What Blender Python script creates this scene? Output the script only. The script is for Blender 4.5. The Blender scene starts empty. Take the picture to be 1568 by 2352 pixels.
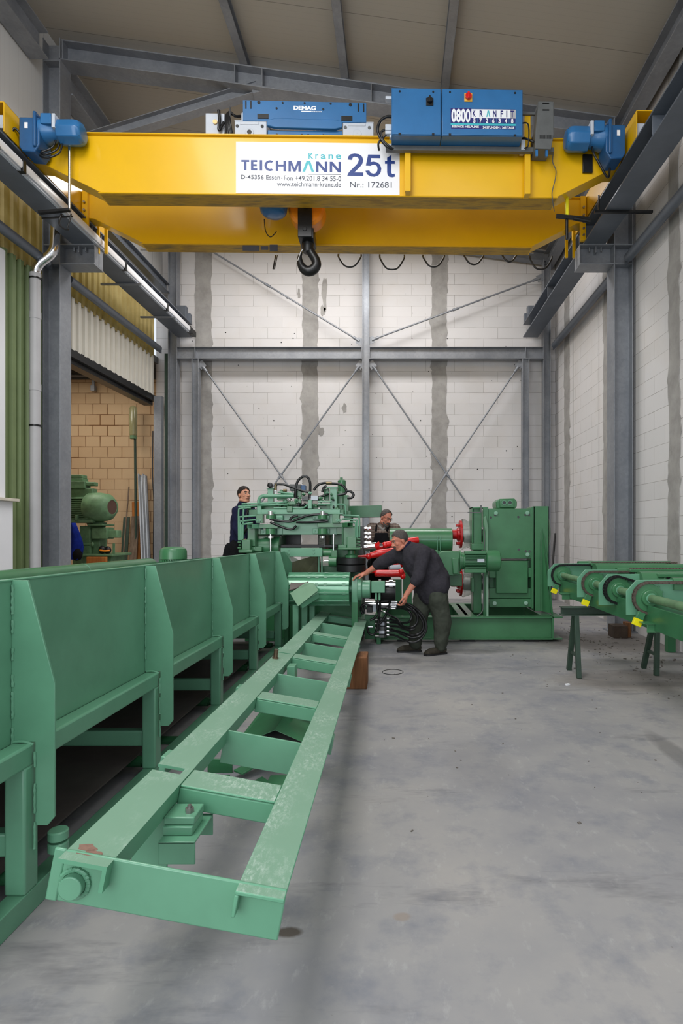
import bpy, math, random
from mathutils import Vector, Matrix, Euler
random.seed(7)
SC = bpy.context.scene
COL = SC.collection
V = Vector
PI = math.pi

# ------------------------------------------------------------------ camera
F, CX, CY, EYE = 1340.0, 912.0, 1222.0, 1.55      # focal length and principal point in photo pixels, eye height
cam = bpy.data.cameras.new('camera')
cam.sensor_fit = 'VERTICAL'; cam.sensor_height = 36.0; cam.sensor_width = 24.0
cam.lens = 36.0 * F / 2352.0
cam.shift_x = (784.0 - CX) / 2352.0
cam.shift_y = (CY - 1176.0) / 2352.0
cam.clip_start = 0.05; cam.clip_end = 200
co = bpy.data.objects.new('camera', cam); COL.objects.link(co)
co.location = (0, 0, EYE); co.rotation_euler = (PI / 2, 0, 0)
SC.camera = co

# ------------------------------------------------------------------ world, lights, exposure
SC.view_settings.view_transform = 'Standard'; SC.view_settings.look = 'None'
SC.view_settings.exposure = 0.0; SC.view_settings.gamma = 1.0
SC.view_settings.use_curve_mapping = False
w = bpy.data.worlds.new('sky'); SC.world = w; w.use_nodes = True
bg = w.node_tree.nodes['Background']
bg.inputs[0].default_value = (0.86, 0.93, 1.0, 1); bg.inputs[1].default_value = 0.95

def area(name, loc, rot, sx, sy, power, col=(1, 1, 1), spread=PI):
    l = bpy.data.lights.new(name, 'AREA'); l.shape = 'RECTANGLE'; l.size = sx; l.size_y = sy
    l.energy = power; l.color = col; l.spread = spread
    o = bpy.data.objects.new(name, l); COL.objects.link(o); o.location = loc; o.rotation_euler = rot
    return o
# daylight through the open hall gate behind the photographer, and two unseen area lamps added under the roof of the bays nearer than the picture
area('gate_daylight', (-3.0, -5.2, 3.6), (math.radians(90), 0, math.radians(-12)), 6.4, 6.0, 420, (0.95, 0.98, 1.0))
area('added_overhead_light', (-2.2, 2.2, 8.3), (math.radians(18), 0, 0), 3.0, 4.5, 400, (1.0, 0.99, 0.97))
area('added_overhead_light', (1.7, 2.4, 7.9), (math.radians(18), 0, 0), 2.0, 4.5, 60, (1.0, 0.99, 0.97))
area('rear_fill_light', (-1.2, 10.8, 7.9), (math.radians(4), 0, 0), 5.2, 1.0, 280, (1.0, 0.99, 0.98))  # lamp added behind the crane to brighten the back wall
area('annex_lamp_light', (-7.3, 11.6, 5.2), (0, 0, 0), 2.2, 1.6, 80, (1.0, 0.93, 0.82))

# ------------------------------------------------------------------ helpers
OFF = {}
def P(px, py, Z):
    return V(((px - CX) / F * Z, Z, EYE - (py - CY) / F * Z))
def PX(px, Z): return (px - CX) / F * Z
def PZ(py, Z): return EYE - (py - CY) / F * Z

XF = [Matrix.Identity(4)]
def axes(d, up):
    d = d.normalized(); u = V(up)
    if abs(d.dot(u)) > 0.98: u = V((0, 1, 0)) if abs(d.y) < 0.9 else V((1, 0, 0))
    r = d.cross(u).normalized(); u = r.cross(d).normalized()
    return r, u

APART = set('plate_opening cable_plug vent_slot weld_bead bolt pipe_clamp door_fastener block_bore beam_hole housing_hole housing_bolt plate_bolt bracket_bolt round_port motor_port port_ring stand_leg joint_clip hanger_bracket stiffener box_foot guide_strap worn_print bearing_lug leveling_bolt chased_groove base_tie guard_stand cylinder_fitting green_ferrule hose_ferrule wire_rope cabinet_cable resistor_cable motor_cable mortar_patch girder_stiffener arm_plate machine_body post_gusset gearbox_lower channel_foot terminal_box rear_leg motor_arm cylinder_barrel guard_hinge'.split())
class MB:
    def __init__(s): s.v = []; s.f = []
    def add(s, vs, fs):
        n = len(s.v); s.v += [V(p) for p in vs]; s.f += [tuple(i + n for i in f) for f in fs]; return s
    def box(s, x0, x1, y0, y1, z0, z1):
        return s.add([(x0, y0, z0), (x1, y0, z0), (x1, y1, z0), (x0, y1, z0), (x0, y0, z1), (x1, y0, z1), (x1, y1, z1), (x0, y1, z1)],
                     [(0, 3, 2, 1), (4, 5, 6, 7), (0, 1, 5, 4), (1, 2, 6, 5), (2, 3, 7, 6), (3, 0, 4, 7)])
    def hexa(s, b, t):
        return s.add(list(b) + list(t), [(0, 3, 2, 1), (4, 5, 6, 7), (0, 1, 5, 4), (1, 2, 6, 5), (2, 3, 7, 6), (3, 0, 4, 7)])
    def cbox(s, c, sx, sy, sz, M=None):
        c = V(c); M = M or Matrix.Identity(3); vs = []
        for z in (-.5, .5):
            for x, y in ((-.5, -.5), (.5, -.5), (.5, .5), (-.5, .5)): vs.append(c + M @ V((x * sx, y * sy, z * sz)))
        return s.hexa(vs[:4], vs[4:])
    def prof(s, p0, p1, pts, up=(0, 0, 1)):
        p0 = V(p0); p1 = V(p1); r, u = axes(p1 - p0, up); n = len(pts)
        vs = [p0 + r * a + u * b for a, b in pts] + [p1 + r * a + u * b for a, b in pts]
        fs = [(i, (i + 1) % n, n + (i + 1) % n, n + i) for i in range(n)] + [tuple(range(n - 1, -1, -1)), tuple(range(n, 2 * n))]
        return s.add(vs, fs)
    def bar(s, p0, p1, w, h, up=(0, 0, 1)):
        a, b = w / 2, h / 2
        return s.prof(p0, p1, [(-a, -b), (a, -b), (a, b), (-a, b)], up)
    def ibeam(s, p0, p1, h, b, tw=.01, tf=.015, up=(0, 0, 1)):
        H, B, T = h / 2, b / 2, tw / 2
        return s.prof(p0, p1, [(-B, -H), (B, -H), (B, -H + tf), (T, -H + tf), (T, H - tf), (B, H - tf), (B, H), (-B, H), (-B, H - tf), (-T, H - tf), (-T, -H + tf), (-B, -H + tf)], up)
    def channel(s, p0, p1, h, b, t=.008, up=(0, 0, 1), side=1):
        H = h / 2
        pts = [(0, -H), (b, -H), (b, -H + t), (t, -H + t), (t, H - t), (b, H - t), (b, H), (0, H)]
        if side < 0: pts = [(-a, c) for a, c in pts][::-1]
        return s.prof(p0, p1, pts, up)
    def rtube(s, p0, p1, w, h, t=.006, up=(0, 0, 1)):
        p0 = V(p0); p1 = V(p1); r, u = axes(p1 - p0, up)
        o = [(-w/2, -h/2), (w/2, -h/2), (w/2, h/2), (-w/2, h/2)]; i = [(a * (w - 2*t) / w, b * (h - 2*t) / h) for a, b in o]
        vs = [p + r * a + u * b for p in (p0, p1) for q in (o, i) for a, b in q]; fs = []
        for k in range(4):
            j = (k + 1) % 4
            fs += [(k, j, 8 + j, 8 + k), (4 + j, 4 + k, 12 + k, 12 + j), (j, k, 4 + k, 4 + j), (8 + k, 8 + j, 12 + j, 12 + k)]
        return s.add(vs, fs)
    def prism(s, pts, a, b, axis='y'):
        def m(p, t): return {'y': (p[0], t, p[1]), 'x': (t, p[0], p[1]), 'z': (p[0], p[1], t)}[axis]
        n = len(pts)
        vs = [m(p, a) for p in pts] + [m(p, b) for p in pts]
        return s.add(vs, [(i, (i + 1) % n, n + (i + 1) % n, n + i) for i in range(n)] + [tuple(range(n - 1, -1, -1)), tuple(range(n, 2 * n))])
    def cyl(s, p0, p1, r0, r1=None, n=24, cap=True):
        r1 = r0 if r1 is None else r1; p0 = V(p0); p1 = V(p1); r, u = axes(p1 - p0, (0, 0, 1)); vs = []
        for p, q in ((p0, r0), (p1, r1)):
            for k in range(n):
                t = 2 * PI * k / n; vs.append(p + (r * math.cos(t) + u * math.sin(t)) * q)
        fs = [(k, (k + 1) % n, n + (k + 1) % n, n + k) for k in range(n)]
        if cap: fs += [tuple(range(n - 1, -1, -1)), tuple(range(n, 2 * n))]
        return s.add(vs, fs)
    def lathe(s, c, d, prof, n=28, up=(0, 0, 1)):
        """prof: list of (t along d, radius); both ends closed"""
        c = V(c); d = V(d).normalized(); r, u = axes(d, up); vs = []; fs = []
        for t, q in prof:
            for k in range(n):
                a = 2 * PI * k / n; vs.append(c + d * t + (r * math.cos(a) + u * math.sin(a)) * max(q, 1e-4))
        m = len(prof)
        for i in range(m - 1):
            for k in range(n): fs.append((i * n + k, i * n + (k + 1) % n, (i + 1) * n + (k + 1) % n, (i + 1) * n + k))
        fs += [tuple(range(n - 1, -1, -1)), tuple(range((m - 1) * n, m * n))]
        return s.add(vs, fs)
    def tube(s, pts, r, n=10, smooth=True, sub=6, radii=None):
        pts = [V(p) for p in pts]
        if smooth and len(pts) > 2:
            q = []; rr = []
            for i in range(len(pts) - 1):
                a = pts[max(i - 1, 0)]; b = pts[i]; c = pts[i + 1]; d = pts[min(i + 2, len(pts) - 1)]
                for k in range(sub):
                    t = k / sub
                    q.append(.5 * ((2 * b) + (c - a) * t + (2 * a - 5 * b + 4 * c - d) * t * t + (3 * b - a - 3 * c + d) * t ** 3))
                    if radii: rr.append(radii[i] * (1 - t) + radii[i + 1] * t)
            q.append(pts[-1]); pts = q
            if radii: rr.append(radii[-1]); radii = rr
        m = len(pts); up = None; vs = []; fs = []
        for i, p in enumerate(pts):
            d = (pts[min(i + 1, m - 1)] - pts[max(i - 1, 0)])
            if d.length < 1e-9: d = V((0, 0, 1))
            d.normalize()
            if up is None:
                up = V((0, 0, 1)) if abs(d.z) < .9 else V((0, 1, 0))
            a = d.cross(up)
            if a.length < 1e-5: a = d.orthogonal()
            a.normalize(); up = a.cross(d).normalized(); q = radii[i] if radii else r
            for k in range(n):
                t = 2 * PI * k / n; vs.append(p + (a * math.cos(t) + up * math.sin(t)) * q)
        for i in range(m - 1):
            for k in range(n): fs.append((i * n + k, i * n + (k + 1) % n, (i + 1) * n + (k + 1) % n, (i + 1) * n + k))
        fs += [tuple(range(n - 1, -1, -1)), tuple(range((m - 1) * n, m * n))]
        return s.add(vs, fs)
    def ell(s, c, rx, ry, rz, M=None, n=16, m=10):
        c = V(c); M = M or Matrix.Identity(3); vs = [c + M @ V((0, 0, -rz))]; fs = []
        for i in range(1, m):
            t = -PI / 2 + PI * i / m
            for k in range(n):
                a = 2 * PI * k / n; vs.append(c + M @ V((rx * math.cos(t) * math.cos(a), ry * math.cos(t) * math.sin(a), rz * math.sin(t))))
        vs.append(c + M @ V((0, 0, rz))); L = len(vs) - 1
        for k in range(n): fs += [(0, 1 + (k + 1) % n, 1 + k), (L, L - n + k, L - n + (k + 1) % n)]
        for i in range(m - 2):
            for k in range(n): fs.append((1 + i * n + k, 1 + i * n + (k + 1) % n, 1 + (i + 1) * n + (k + 1) % n, 1 + (i + 1) * n + k))
        return s.add(vs, fs)
    def cap(s, p0, r0, p1, r1, n=14):
        """tapered capsule"""
        p0 = V(p0); p1 = V(p1); d = p1 - p0; L = d.length
        if L < 1e-6: return s.ell(p0, r0, r0, r0)
        pr = [(-r0 * math.cos(a), r0 * math.sin(a)) for a in (0.02, .5, 1.0, PI / 2)]
        pr += [(L + r1 * math.sin(a), r1 * math.cos(a)) for a in (0, .55, 1.05, PI / 2 - .02)]
        return s.lathe(p0, d, pr, n)
    def plate(s, pts, t, nrm):
        """polygon of world points thickened along nrm"""
        n = len(pts); d = V(nrm).normalized() * t; pts = [V(p) for p in pts]
        return s.add(pts + [p + d for p in pts], [(i, (i + 1) % n, n + (i + 1) % n, n + i) for i in range(n)] + [tuple(range(n - 1, -1, -1)), tuple(range(n, 2 * n))])
    def islands(s):
        p = list(range(len(s.v)))
        def find(i):
            while p[i] != i: p[i] = p[p[i]]; i = p[i]
            return i
        for f in s.f:
            for j in f[1:]: p[find(j)] = find(f[0])
        grp = {}
        for i in range(len(s.v)): grp.setdefault(find(i), []).append(i)
        boxes = [[V([min(s.v[i][k] for i in g) - .003 for k in range(3)]), V([max(s.v[i][k] for i in g) + .003 for k in range(3)]), g] for g in grp.values()]
        merged = True
        while merged:                                    # pieces that touch belong together
            merged = False
            for a in range(len(boxes)):
                for b in range(a + 1, len(boxes)):
                    A, B = boxes[a], boxes[b]
                    if all(A[0][k] <= B[1][k] and B[0][k] <= A[1][k] for k in range(3)):
                        boxes[a] = [V([min(A[0][k], B[0][k]) for k in range(3)]), V([max(A[1][k], B[1][k]) for k in range(3)]), A[2] + B[2]]; boxes.pop(b); merged = True; break
                if merged: break
        out = []
        for _, _, g in boxes:
            m = {i: n for n, i in enumerate(sorted(g))}; q = MB(); q.v = [s.v[i] for i in sorted(g)]; q.f = [tuple(m[j] for j in f) for f in s.f if f[0] in m]; out.append(q)
        return out
    def build(s, name, mat, parent=None, bevel=0, smooth=True, ang=38, kind=None):
        if name in APART and parent is not None:
            obs = [q.build1(name, mat, parent, bevel, smooth, ang, kind) for q in s.islands()]
            return obs[0]
        return s.build1(name, mat, parent, bevel, smooth, ang, kind)
    def build1(s, name, mat, parent=None, bevel=0, smooth=True, ang=38, kind=None):
        off = OFF.get(parent.name, V((0, 0, 0))) if parent else None
        M = XF[-1]; vs = [M @ p for p in s.v]
        if off is None: off = V((0, 0, 0))
        me = bpy.data.meshes.new(name)
        me.from_pydata([tuple(p - off) for p in vs], [], s.f)
        import bmesh
        b = bmesh.new(); b.from_mesh(me); bmesh.ops.recalc_face_normals(b, faces=b.faces); b.to_mesh(me); b.free()
        if smooth:
            me.polygons.foreach_set('use_smooth', [True] * len(me.polygons))
            me.set_sharp_from_angle(angle=math.radians(ang))
        me.materials.append(mat)
        o = bpy.data.objects.new(name, me); COL.objects.link(o)
        if parent: o.parent = parent
        OFF[o.name] = off
        if bevel:
            m = o.modifiers.new('bevel', 'BEVEL'); m.width = bevel; m.segments = 2; m.limit_method = 'ANGLE'; m.angle_limit = math.radians(40); m.harden_normals = False
        if kind: o['kind'] = kind
        return o

def tag(o, label, cat=None, group=None, kind=None):
    o['label'] = label
    if cat: o['category'] = cat
    if group: o['group'] = group
    if kind: o['kind'] = kind
    return o
def thing(name, label, cat, loc=(0, 0, 0), group=None, kind=None):
    o = bpy.data.objects.new(name, None); COL.objects.link(o); l = XF[-1] @ V(loc); o.location = l; o.empty_display_size = .1
    OFF[o.name] = l.copy()
    return tag(o, label, cat, group, kind)
def structure(o, label, cat=None):
    o['kind'] = 'structure'; o['label'] = label
    o['category'] = cat or o.name.split('.')[0].split('_')[0]
    return o

# ------------------------------------------------------------------ materials
def lin(r, g, b):
    f = lambda c: (c / 255 / 12.92) if c / 255 <= .04045 else ((c / 255 + .055) / 1.055) ** 2.4
    return (f(r), f(g), f(b), 1)
class NT:
    def __init__(s, name):
        s.m = bpy.data.materials.new(name); s.m.use_nodes = True; s.t = s.m.node_tree; s.b = s.t.nodes['Principled BSDF']
    def n(s, typ, **kw):
        x = s.t.nodes.new(typ)
        for k, v in kw.items():
            if k.startswith('i_'): x.inputs[int(k[2:])].default_value = v
            else: setattr(x, k, v)
        return x
    def l(s, a, b): s.t.links.new(a, b)
    def coord(s): return s.n('ShaderNodeTexCoord').outputs['Object']
    def noise(s, scale, detail=3, rough=.6, vec=None):
        x = s.n('ShaderNodeTexNoise'); x.inputs['Scale'].default_value = scale; x.inputs['Detail'].default_value = detail; x.inputs['Roughness'].default_value = rough
        s.l(vec if vec is not None else s.coord(), x.inputs['Vector']); return x.outputs['Fac']
    def ramp(s, fac, stops):
        x = s.n('ShaderNodeValToRGB'); e = x.color_ramp.elements
        while len(e) < len(stops): e.new(.5)
        for k, (p, c) in enumerate(stops): e[k].position = p; e[k].color = c if len(c) == 4 else (*c, 1)
        s.l(fac, x.inputs[0]); return x.outputs[0]
    def mix(s, a, b, fac, mode='MIX'):
        x = s.n('ShaderNodeMix', data_type='RGBA', blend_type=mode)
        for sock, val in ((x.inputs[0], fac), (x.inputs[6], a), (x.inputs[7], b)):
            if hasattr(val, 'is_linked'): s.l(val, sock)
            else: sock.default_value = val
        return x.outputs[2]
    def math(s, op, a, b=0.0):
        x = s.n('ShaderNodeMath', operation=op)
        for sock, val in ((x.inputs[0], a), (x.inputs[1], b)):
            if hasattr(val, 'is_linked'): s.l(val, sock)
            else: sock.default_value = val
        return x.outputs[0]
    def mapping(s, scale=(1, 1, 1), loc=(0, 0, 0), vec=None):
        x = s.n('ShaderNodeMapping'); x.inputs['Scale'].default_value = scale; x.inputs['Location'].default_value = loc
        s.l(vec if vec is not None else s.coord(), x.inputs['Vector']); return x.outputs[0]
    def bump(s, h, strength=.2, dist=.01):
        x = s.n('ShaderNodeBump'); x.inputs['Strength'].default_value = strength; x.inputs['Distance'].default_value = dist
        s.l(h, x.inputs['Height']); s.l(x.outputs[0], s.b.inputs['Normal'])
    def color(s, c):
        if hasattr(c, 'is_linked'): s.l(c, s.b.inputs['Base Color'])
        else: s.b.inputs['Base Color'].default_value = c
        return s
    def surf(s, rough=.5, metal=0.0, spec=.5, coat=0):
        if hasattr(rough, 'is_linked'): s.l(rough, s.b.inputs['Roughness'])
        else: s.b.inputs['Roughness'].default_value = rough
        s.b.inputs['Metallic'].default_value = metal; s.b.inputs['Specular IOR Level'].default_value = spec
        if coat: s.b.inputs['Coat Weight'].default_value = coat; s.b.inputs['Coat Roughness'].default_value = .12
        return s
def scale_c(c, k): return (min(c[0] * k, 1), min(c[1] * k, 1), min(c[2] * k, 1), 1)
def simple(name, c, rough=.5, metal=0.0, var=.12, nscale=6, spec=.5, bump=0, coat=0):
    t = NT(name)
    f = t.noise(nscale, 4)
    t.color(t.ramp(f, [(.3, scale_c(c, 1 - var)), (.7, scale_c(c, 1 + var))])).surf(rough, metal, spec, coat)
    if bump: t.bump(t.noise(nscale * 14, 2), bump, .004)
    return t.m

M = {}
M['mint'] = simple('mint_green_paint', lin(98, 152, 122), .33, 0, .10, 3.0, .5, .03, .15)
M['leaf'] = simple('leaf_green_paint', lin(62, 117, 78), .32, 0, .12, 4.0, .5, .04, .2)
M['leafd'] = simple('deep_green_paint', lin(52, 110, 72), .36, 0, .15, 4.0, .5, .04, .1)
M['old_green'] = simple('old_machine_green', lin(98, 132, 96), .5, 0, .25, 9.0, .4, .08)
M['dk_green'] = simple('dark_green_steel', lin(46, 66, 54), .45, 0, .2, 8.0)
M['galv'] = None
M['beam'] = simple('grey_painted_runway_steel', lin(104, 110, 120), .42, .25, .12, 2.5)
M['yellow'] = simple('crane_yellow_paint', lin(230, 178, 2), .34, 0, .05, 1.2, .5, .02, .2)
M['orange'] = simple('hook_block_orange', lin(236, 138, 20), .35)
M['blue'] = simple('hoist_blue_paint', lin(40, 104, 158), .34, 0, .10, 3, .5, .02, .2)
M['blue_dk'] = simple('gear_motor_blue', lin(30, 82, 130), .38, 0, .15, 5)
M['white'] = simple('white_enamel', lin(236, 236, 240), .35, 0, .02, 2)
M['lgrey'] = simple('light_grey_enamel', lin(190, 196, 206), .4, 0, .06, 5)
M['dgrey'] = simple('dark_grey_casing', lin(92, 94, 94), .5, 0, .12, 8)
M['black'] = simple('black_rubber', lin(22, 22, 24), .45, 0, .15, 12)
M['blacks'] = simple('black_steel', lin(30, 30, 31), .35, .3, .25, 14)
M['belt'] = simple('conveyor_belt_rubber', lin(80, 73, 70), .62, 0, .18, 5)
M['chrome'] = simple('bright_steel', (.78, .78, .80, 1), .18, 1.0, .05, 8)
M['steel'] = simple('raw_steel', (.32, .31, .30, 1), .38, .9, .25, 20)
M['chain'] = simple('chain_steel', lin(104, 92, 84), .42, .6, .3, 30)
M['red'] = simple('red_cardan_paint', lin(208, 20, 22), .28, 0, .1, 5, .5, 0, .3)
M['redd'] = simple('dark_red_paint', lin(176, 20, 24), .35, 0, .15, 8)
M['teal'] = simple('teal_print', lin(60, 178, 190), .4, 0, 0.0)
M['navy'] = simple('blue_print', lin(20, 54, 128), .4, 0, 0.0)
M['navyd'] = simple('navy_print', lin(34, 36, 110), .4, 0, 0.0)
M['gprint'] = simple('grey_print', lin(66, 70, 84), .5, 0, 0.0)
M['wprint'] = simple('white_print', lin(238, 240, 244), .4, 0, 0.0)
M['tagyel'] = simple('yellow_tag', lin(235, 222, 10), .4, 0, .04)
M['pvc'] = simple('grey_plastic_pipe', lin(176, 174, 176), .45, 0, .05, 3)
M['wood'] = None
M['cable'] = simple('black_cable_sheath', lin(20, 20, 22), .35, 0, .1, 20)
M['skin'] = simple('skin', lin(206, 146, 118), .5, 0, .12, 22, .4)
M['skin2'] = simple('ruddy_skin', lin(196, 126, 104), .5, 0, .14, 20, .4)
def mk_hair(name, c, k):
    t = NT(name); n = t.noise(1.0, 4, .7, t.mapping((160, 160, 26))); t.color(t.ramp(n, [(.3, scale_c(c, .45)), (.55, c), (.75, scale_c(c, k))])).surf(.6, 0, .3); t.bump(n, .8, .006); return t.m
M['hair_dark'] = mk_hair('dark_brown_hair', lin(42, 33, 29), 1.6)
M['hair_grey'] = mk_hair('grey_hair', lin(84, 78, 75), 2.1)
M['eyewhite'] = simple('eye_white', lin(196, 184, 174), .3, 0, 0)
M['sweater'] = simple('charcoal_sweater_knit', lin(56, 54, 60), .9, 0, .15, 40, .1, .2)
M['navy_cloth'] = simple('navy_cotton', lin(34, 36, 60), .9, 0, .2, 16, .1, .1)
M['trouser'] = simple('worn_green_trousers', lin(66, 70, 62), .9, 0, .28, 7, .1, .15)
M['blackcl'] = simple('black_work_cloth', lin(26, 26, 28), .9, 0, .2, 20, .1, .1)
M['jacket'] = simple('royal_blue_jacket', lin(24, 42, 128), .85, 0, .3, 9, .1, .15)
M['shoe'] = simple('worn_shoe_leather', lin(54, 50, 42), .75, 0, .3, 25, .2, .2)
M['concrete'] = None
M['plastic'] = None
M['eye'] = simple('dark_iris', lin(24, 18, 16), .2, 0, 0)
M['lip'] = simple('lip', lin(150, 84, 76), .5, 0, .1, 20)

def mk_galv():
    t = NT('galvanised_steel'); v = t.n('ShaderNodeTexVoronoi'); v.inputs['Scale'].default_value = 26
    t.l(t.coord(), v.inputs['Vector'])
    a = t.ramp(v.outputs['Color'], [(.2, lin(138, 141, 147)), (.8, lin(146, 149, 155))])
    n = t.noise(1.6, 5)
    c = t.mix(a, lin(112, 116, 124), t.ramp(n, [(.42, (0, 0, 0)), (.72, (.75, .75, .75))]))
    t.color(c).surf(.42, .35); return t.m
M['galv'] = mk_galv()
def mk_wood(name, c1, c2):
    t = NT(name); vec = t.mapping((22, 22, 1.6))
    n = t.noise(1.0, 5, .6, vec); t.color(t.ramp(n, [(.3, c1), (.7, c2)])).surf(.75, 0, .2); t.bump(n, .25, .004); return t.m
M['wood'] = mk_wood('rough_brown_wood', lin(92, 60, 38), lin(142, 98, 66))
M['wood_or'] = mk_wood('orange_board', lin(150, 90, 44), lin(186, 118, 58))
M['wood_gr'] = mk_wood('weathered_plank', lin(92, 78, 66), lin(130, 112, 96))
def mk_concrete():
    t = NT('cast_concrete'); n = t.noise(3.5, 6, .65)
    c = t.ramp(n, [(.3, lin(144, 141, 138)), (.5, lin(160, 157, 154)), (.75, lin(174, 171, 167))])
    v = t.noise(34, 2); c = t.mix(c, lin(96, 92, 90), t.ramp(v, [(.70, (0, 0, 0)), (.78, (.6, .6, .6))]))
    t.color(c).surf(.9, 0, .2); t.bump(t.noise(22, 4), .25, .008); return t.m
M['concrete'] = mk_concrete()
def mk_block(name, horiz, c1, c2, cm, bw, rh, mortar, warm):
    t = NT(name); sep = t.n('ShaderNodeSeparateXYZ'); t.l(t.coord(), sep.inputs[0])
    cmb = t.n('ShaderNodeCombineXYZ'); t.l(sep.outputs[horiz], cmb.inputs[0]); t.l(sep.outputs['Z'], cmb.inputs[1])
    b = t.n('ShaderNodeTexBrick'); b.offset = .5; b.squash = 1
    b.inputs['Scale'].default_value = 1; b.inputs['Mortar Size'].default_value = mortar; b.inputs['Mortar Smooth'].default_value = .3
    b.inputs['Brick Width'].default_value = bw; b.inputs['Row Height'].default_value = rh; b.inputs['Bias'].default_value = -.2
    b.inputs['Color1'].default_value = c1; b.inputs['Color2'].default_value = c2; b.inputs['Mortar'].default_value = cm
    wob = t.noise(3.2, 3); wv = t.n('ShaderNodeVectorMath', operation='ADD')
    sc = t.n('ShaderNodeCombineXYZ'); m1 = t.math('MULTIPLY', wob, .008); t.l(m1, sc.inputs[0]); t.l(m1, sc.inputs[1])
    t.l(cmb.outputs[0], wv.inputs[0]); t.l(sc.outputs[0], wv.inputs[1]); t.l(wv.outputs[0], b.inputs['Vector'])
    mm = t.noise(1.1, 4); vis = t.ramp(mm, [(.35, (.25, .25, .25)), (.62, (1, 1, 1))])
    c = t.mix(c1, b.outputs['Color'], vis)
    st = t.noise(.9, 6, .62); c = t.mix(c, warm, t.ramp(st, [(.5, (0, 0, 0)), (.78, (.28, .28, .28))]))
    st2 = t.noise(17, 3, .6, t.mapping((1, 1, .35), (3, 1, 2))); c = t.mix(c, lin(120, 110, 98), t.ramp(st2, [(.71, (0, 0, 0)), (.80, (.4, .4, .4))]))
    t.color(c).surf(.92, 0, .15); t.bump(b.outputs['Fac'], -.35, .006); return t.m
M['block_b'] = mk_block('aerated_block_back', 'X', lin(216, 213, 213), lin(207, 205, 205), lin(128, 122, 116), .668, .252, .0035, lin(196, 184, 168))
M['block_r'] = mk_block('aerated_block_side', 'Y', lin(216, 213, 213), lin(207, 205, 205), lin(128, 122, 116), .668, .252, .0035, lin(196, 184, 168))
M['brick'] = mk_block('ochre_sand_lime_brick', 'X', lin(206, 178, 144), lin(190, 158, 124), lin(112, 76, 46), .345, .256, .011, lin(160, 112, 72))
def mk_floor():
    t = NT('trowelled_concrete_floor')
    a = t.noise(.55, 7, .62); b = t.noise(3.4, 6, .66); d = t.noise(15, 4, .7, t.mapping((1, .5, 1)))
    c = t.ramp(a, [(.30, lin(126, 126, 133)), (.5, lin(150, 148, 148)), (.72, lin(168, 163, 158))])
    c = t.mix(c, lin(108, 112, 124), t.ramp(b, [(.5, (0, 0, 0)), (.72, (.6, .6, .6))]))
    c = t.mix(c, lin(188, 186, 184), t.ramp(d, [(.58, (0, 0, 0)), (.78, (.4, .4, .4))]))
    e = t.noise(1.0, 6, .72, t.mapping((.6, 2.2, 1), (4, 0, 0))); c = t.mix(c, lin(92, 92, 98), t.ramp(e, [(.57, (0, 0, 0)), (.70, (.6, .6, .6))]))
    g = t.noise(26, 3, .6, t.mapping((1, 1, 1), (9, 5, 0))); c = t.mix(c, lin(96, 90, 84), t.ramp(g, [(.74, (0, 0, 0)), (.80, (.5, .5, .5))]))
    # oil and rubber stains where they lie on the slab
    sep = t.n('ShaderNodeSeparateXYZ'); t.l(t.coord(), sep.inputs[0])
    wob = t.math('MULTIPLY', t.math('SUBTRACT', t.noise(7, 4, .7), .5), .9)
    for (x, y, rx, ry, dk, col) in ((-.42, 2.26, .06, .035, .85, lin(74, 64, 54)), (.55, 3.9, .25, .5, .25, lin(120, 118, 120)), (-.1, 7.0, .45, .25, .55, lin(88, 88, 94)), (.9, 7.55, .5, .18, .5, lin(88, 86, 86)), (2.5, 6.1, 1.0, .5, .55, lin(112, 104, 98)), (3.0, 8.2, 1.2, .9, .6, lin(112, 104, 98)), (0.02, 2.35, .04, .03, .4, lin(140, 118, 96)), (1.95, 4.05, .10, .55, .6, lin(104, 102, 102)), (2.1, 3.1, .7, .35, .35, lin(120, 120, 124))):
        dx = t.math('DIVIDE', t.math('SUBTRACT', sep.outputs[0], x), rx); dy = t.math('DIVIDE', t.math('SUBTRACT', sep.outputs[1], y), ry)
        r = t.math('ADD', t.math('ADD', t.math('MULTIPLY', dx, dx), t.math('MULTIPLY', dy, dy)), wob)
        c = t.mix(c, col, t.ramp(r, [(.35, (dk, dk, dk)), (1.0, (0, 0, 0))]))
    t.color(c).surf(t.ramp(b, [(.3, (.5, .5, .5)), (.7, (.72, .72, .72))]), 0, .3); t.bump(d, .06, .004); return t.m
M['floor'] = mk_floor()
def mk_panel(name, horiz, pitch, c, dark):
    t = NT(name); sep = t.n('ShaderNodeSeparateXYZ'); t.l(t.coord(), sep.inputs[0])
    f = t.math('FRACT', t.math('DIVIDE', sep.outputs[horiz], pitch))
    line = t.ramp(f, [(0.0, (1, 1, 1)), (.06, (0, 0, 0)), (.94, (0, 0, 0)), (1.0, (1, 1, 1))])
    f2 = t.math('FRACT', t.math('DIVIDE', sep.outputs[horiz], pitch * 10)); l2 = t.ramp(f2, [(0.0, (1, 1, 1)), (.012, (0, 0, 0)), (1.0, (0, 0, 0))])
    k = t.mix(c, dark, t.mix((0, 0, 0, 1), (.25, .25, .25, 1), line)); k = t.mix(k, scale_c(dark, .35), l2)
    t.color(k).surf(.45, 0, .4); t.bump(line, -.3, .006); return t.m
M['roofdeck'] = mk_panel('roof_sandwich_panel', 'Y', .1, lin(176, 170, 160), lin(148, 142, 133))
M['wallpanel'] = mk_panel('wall_sandwich_panel', 'Y', .1, lin(206, 206, 206), lin(170, 170, 170))
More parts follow.
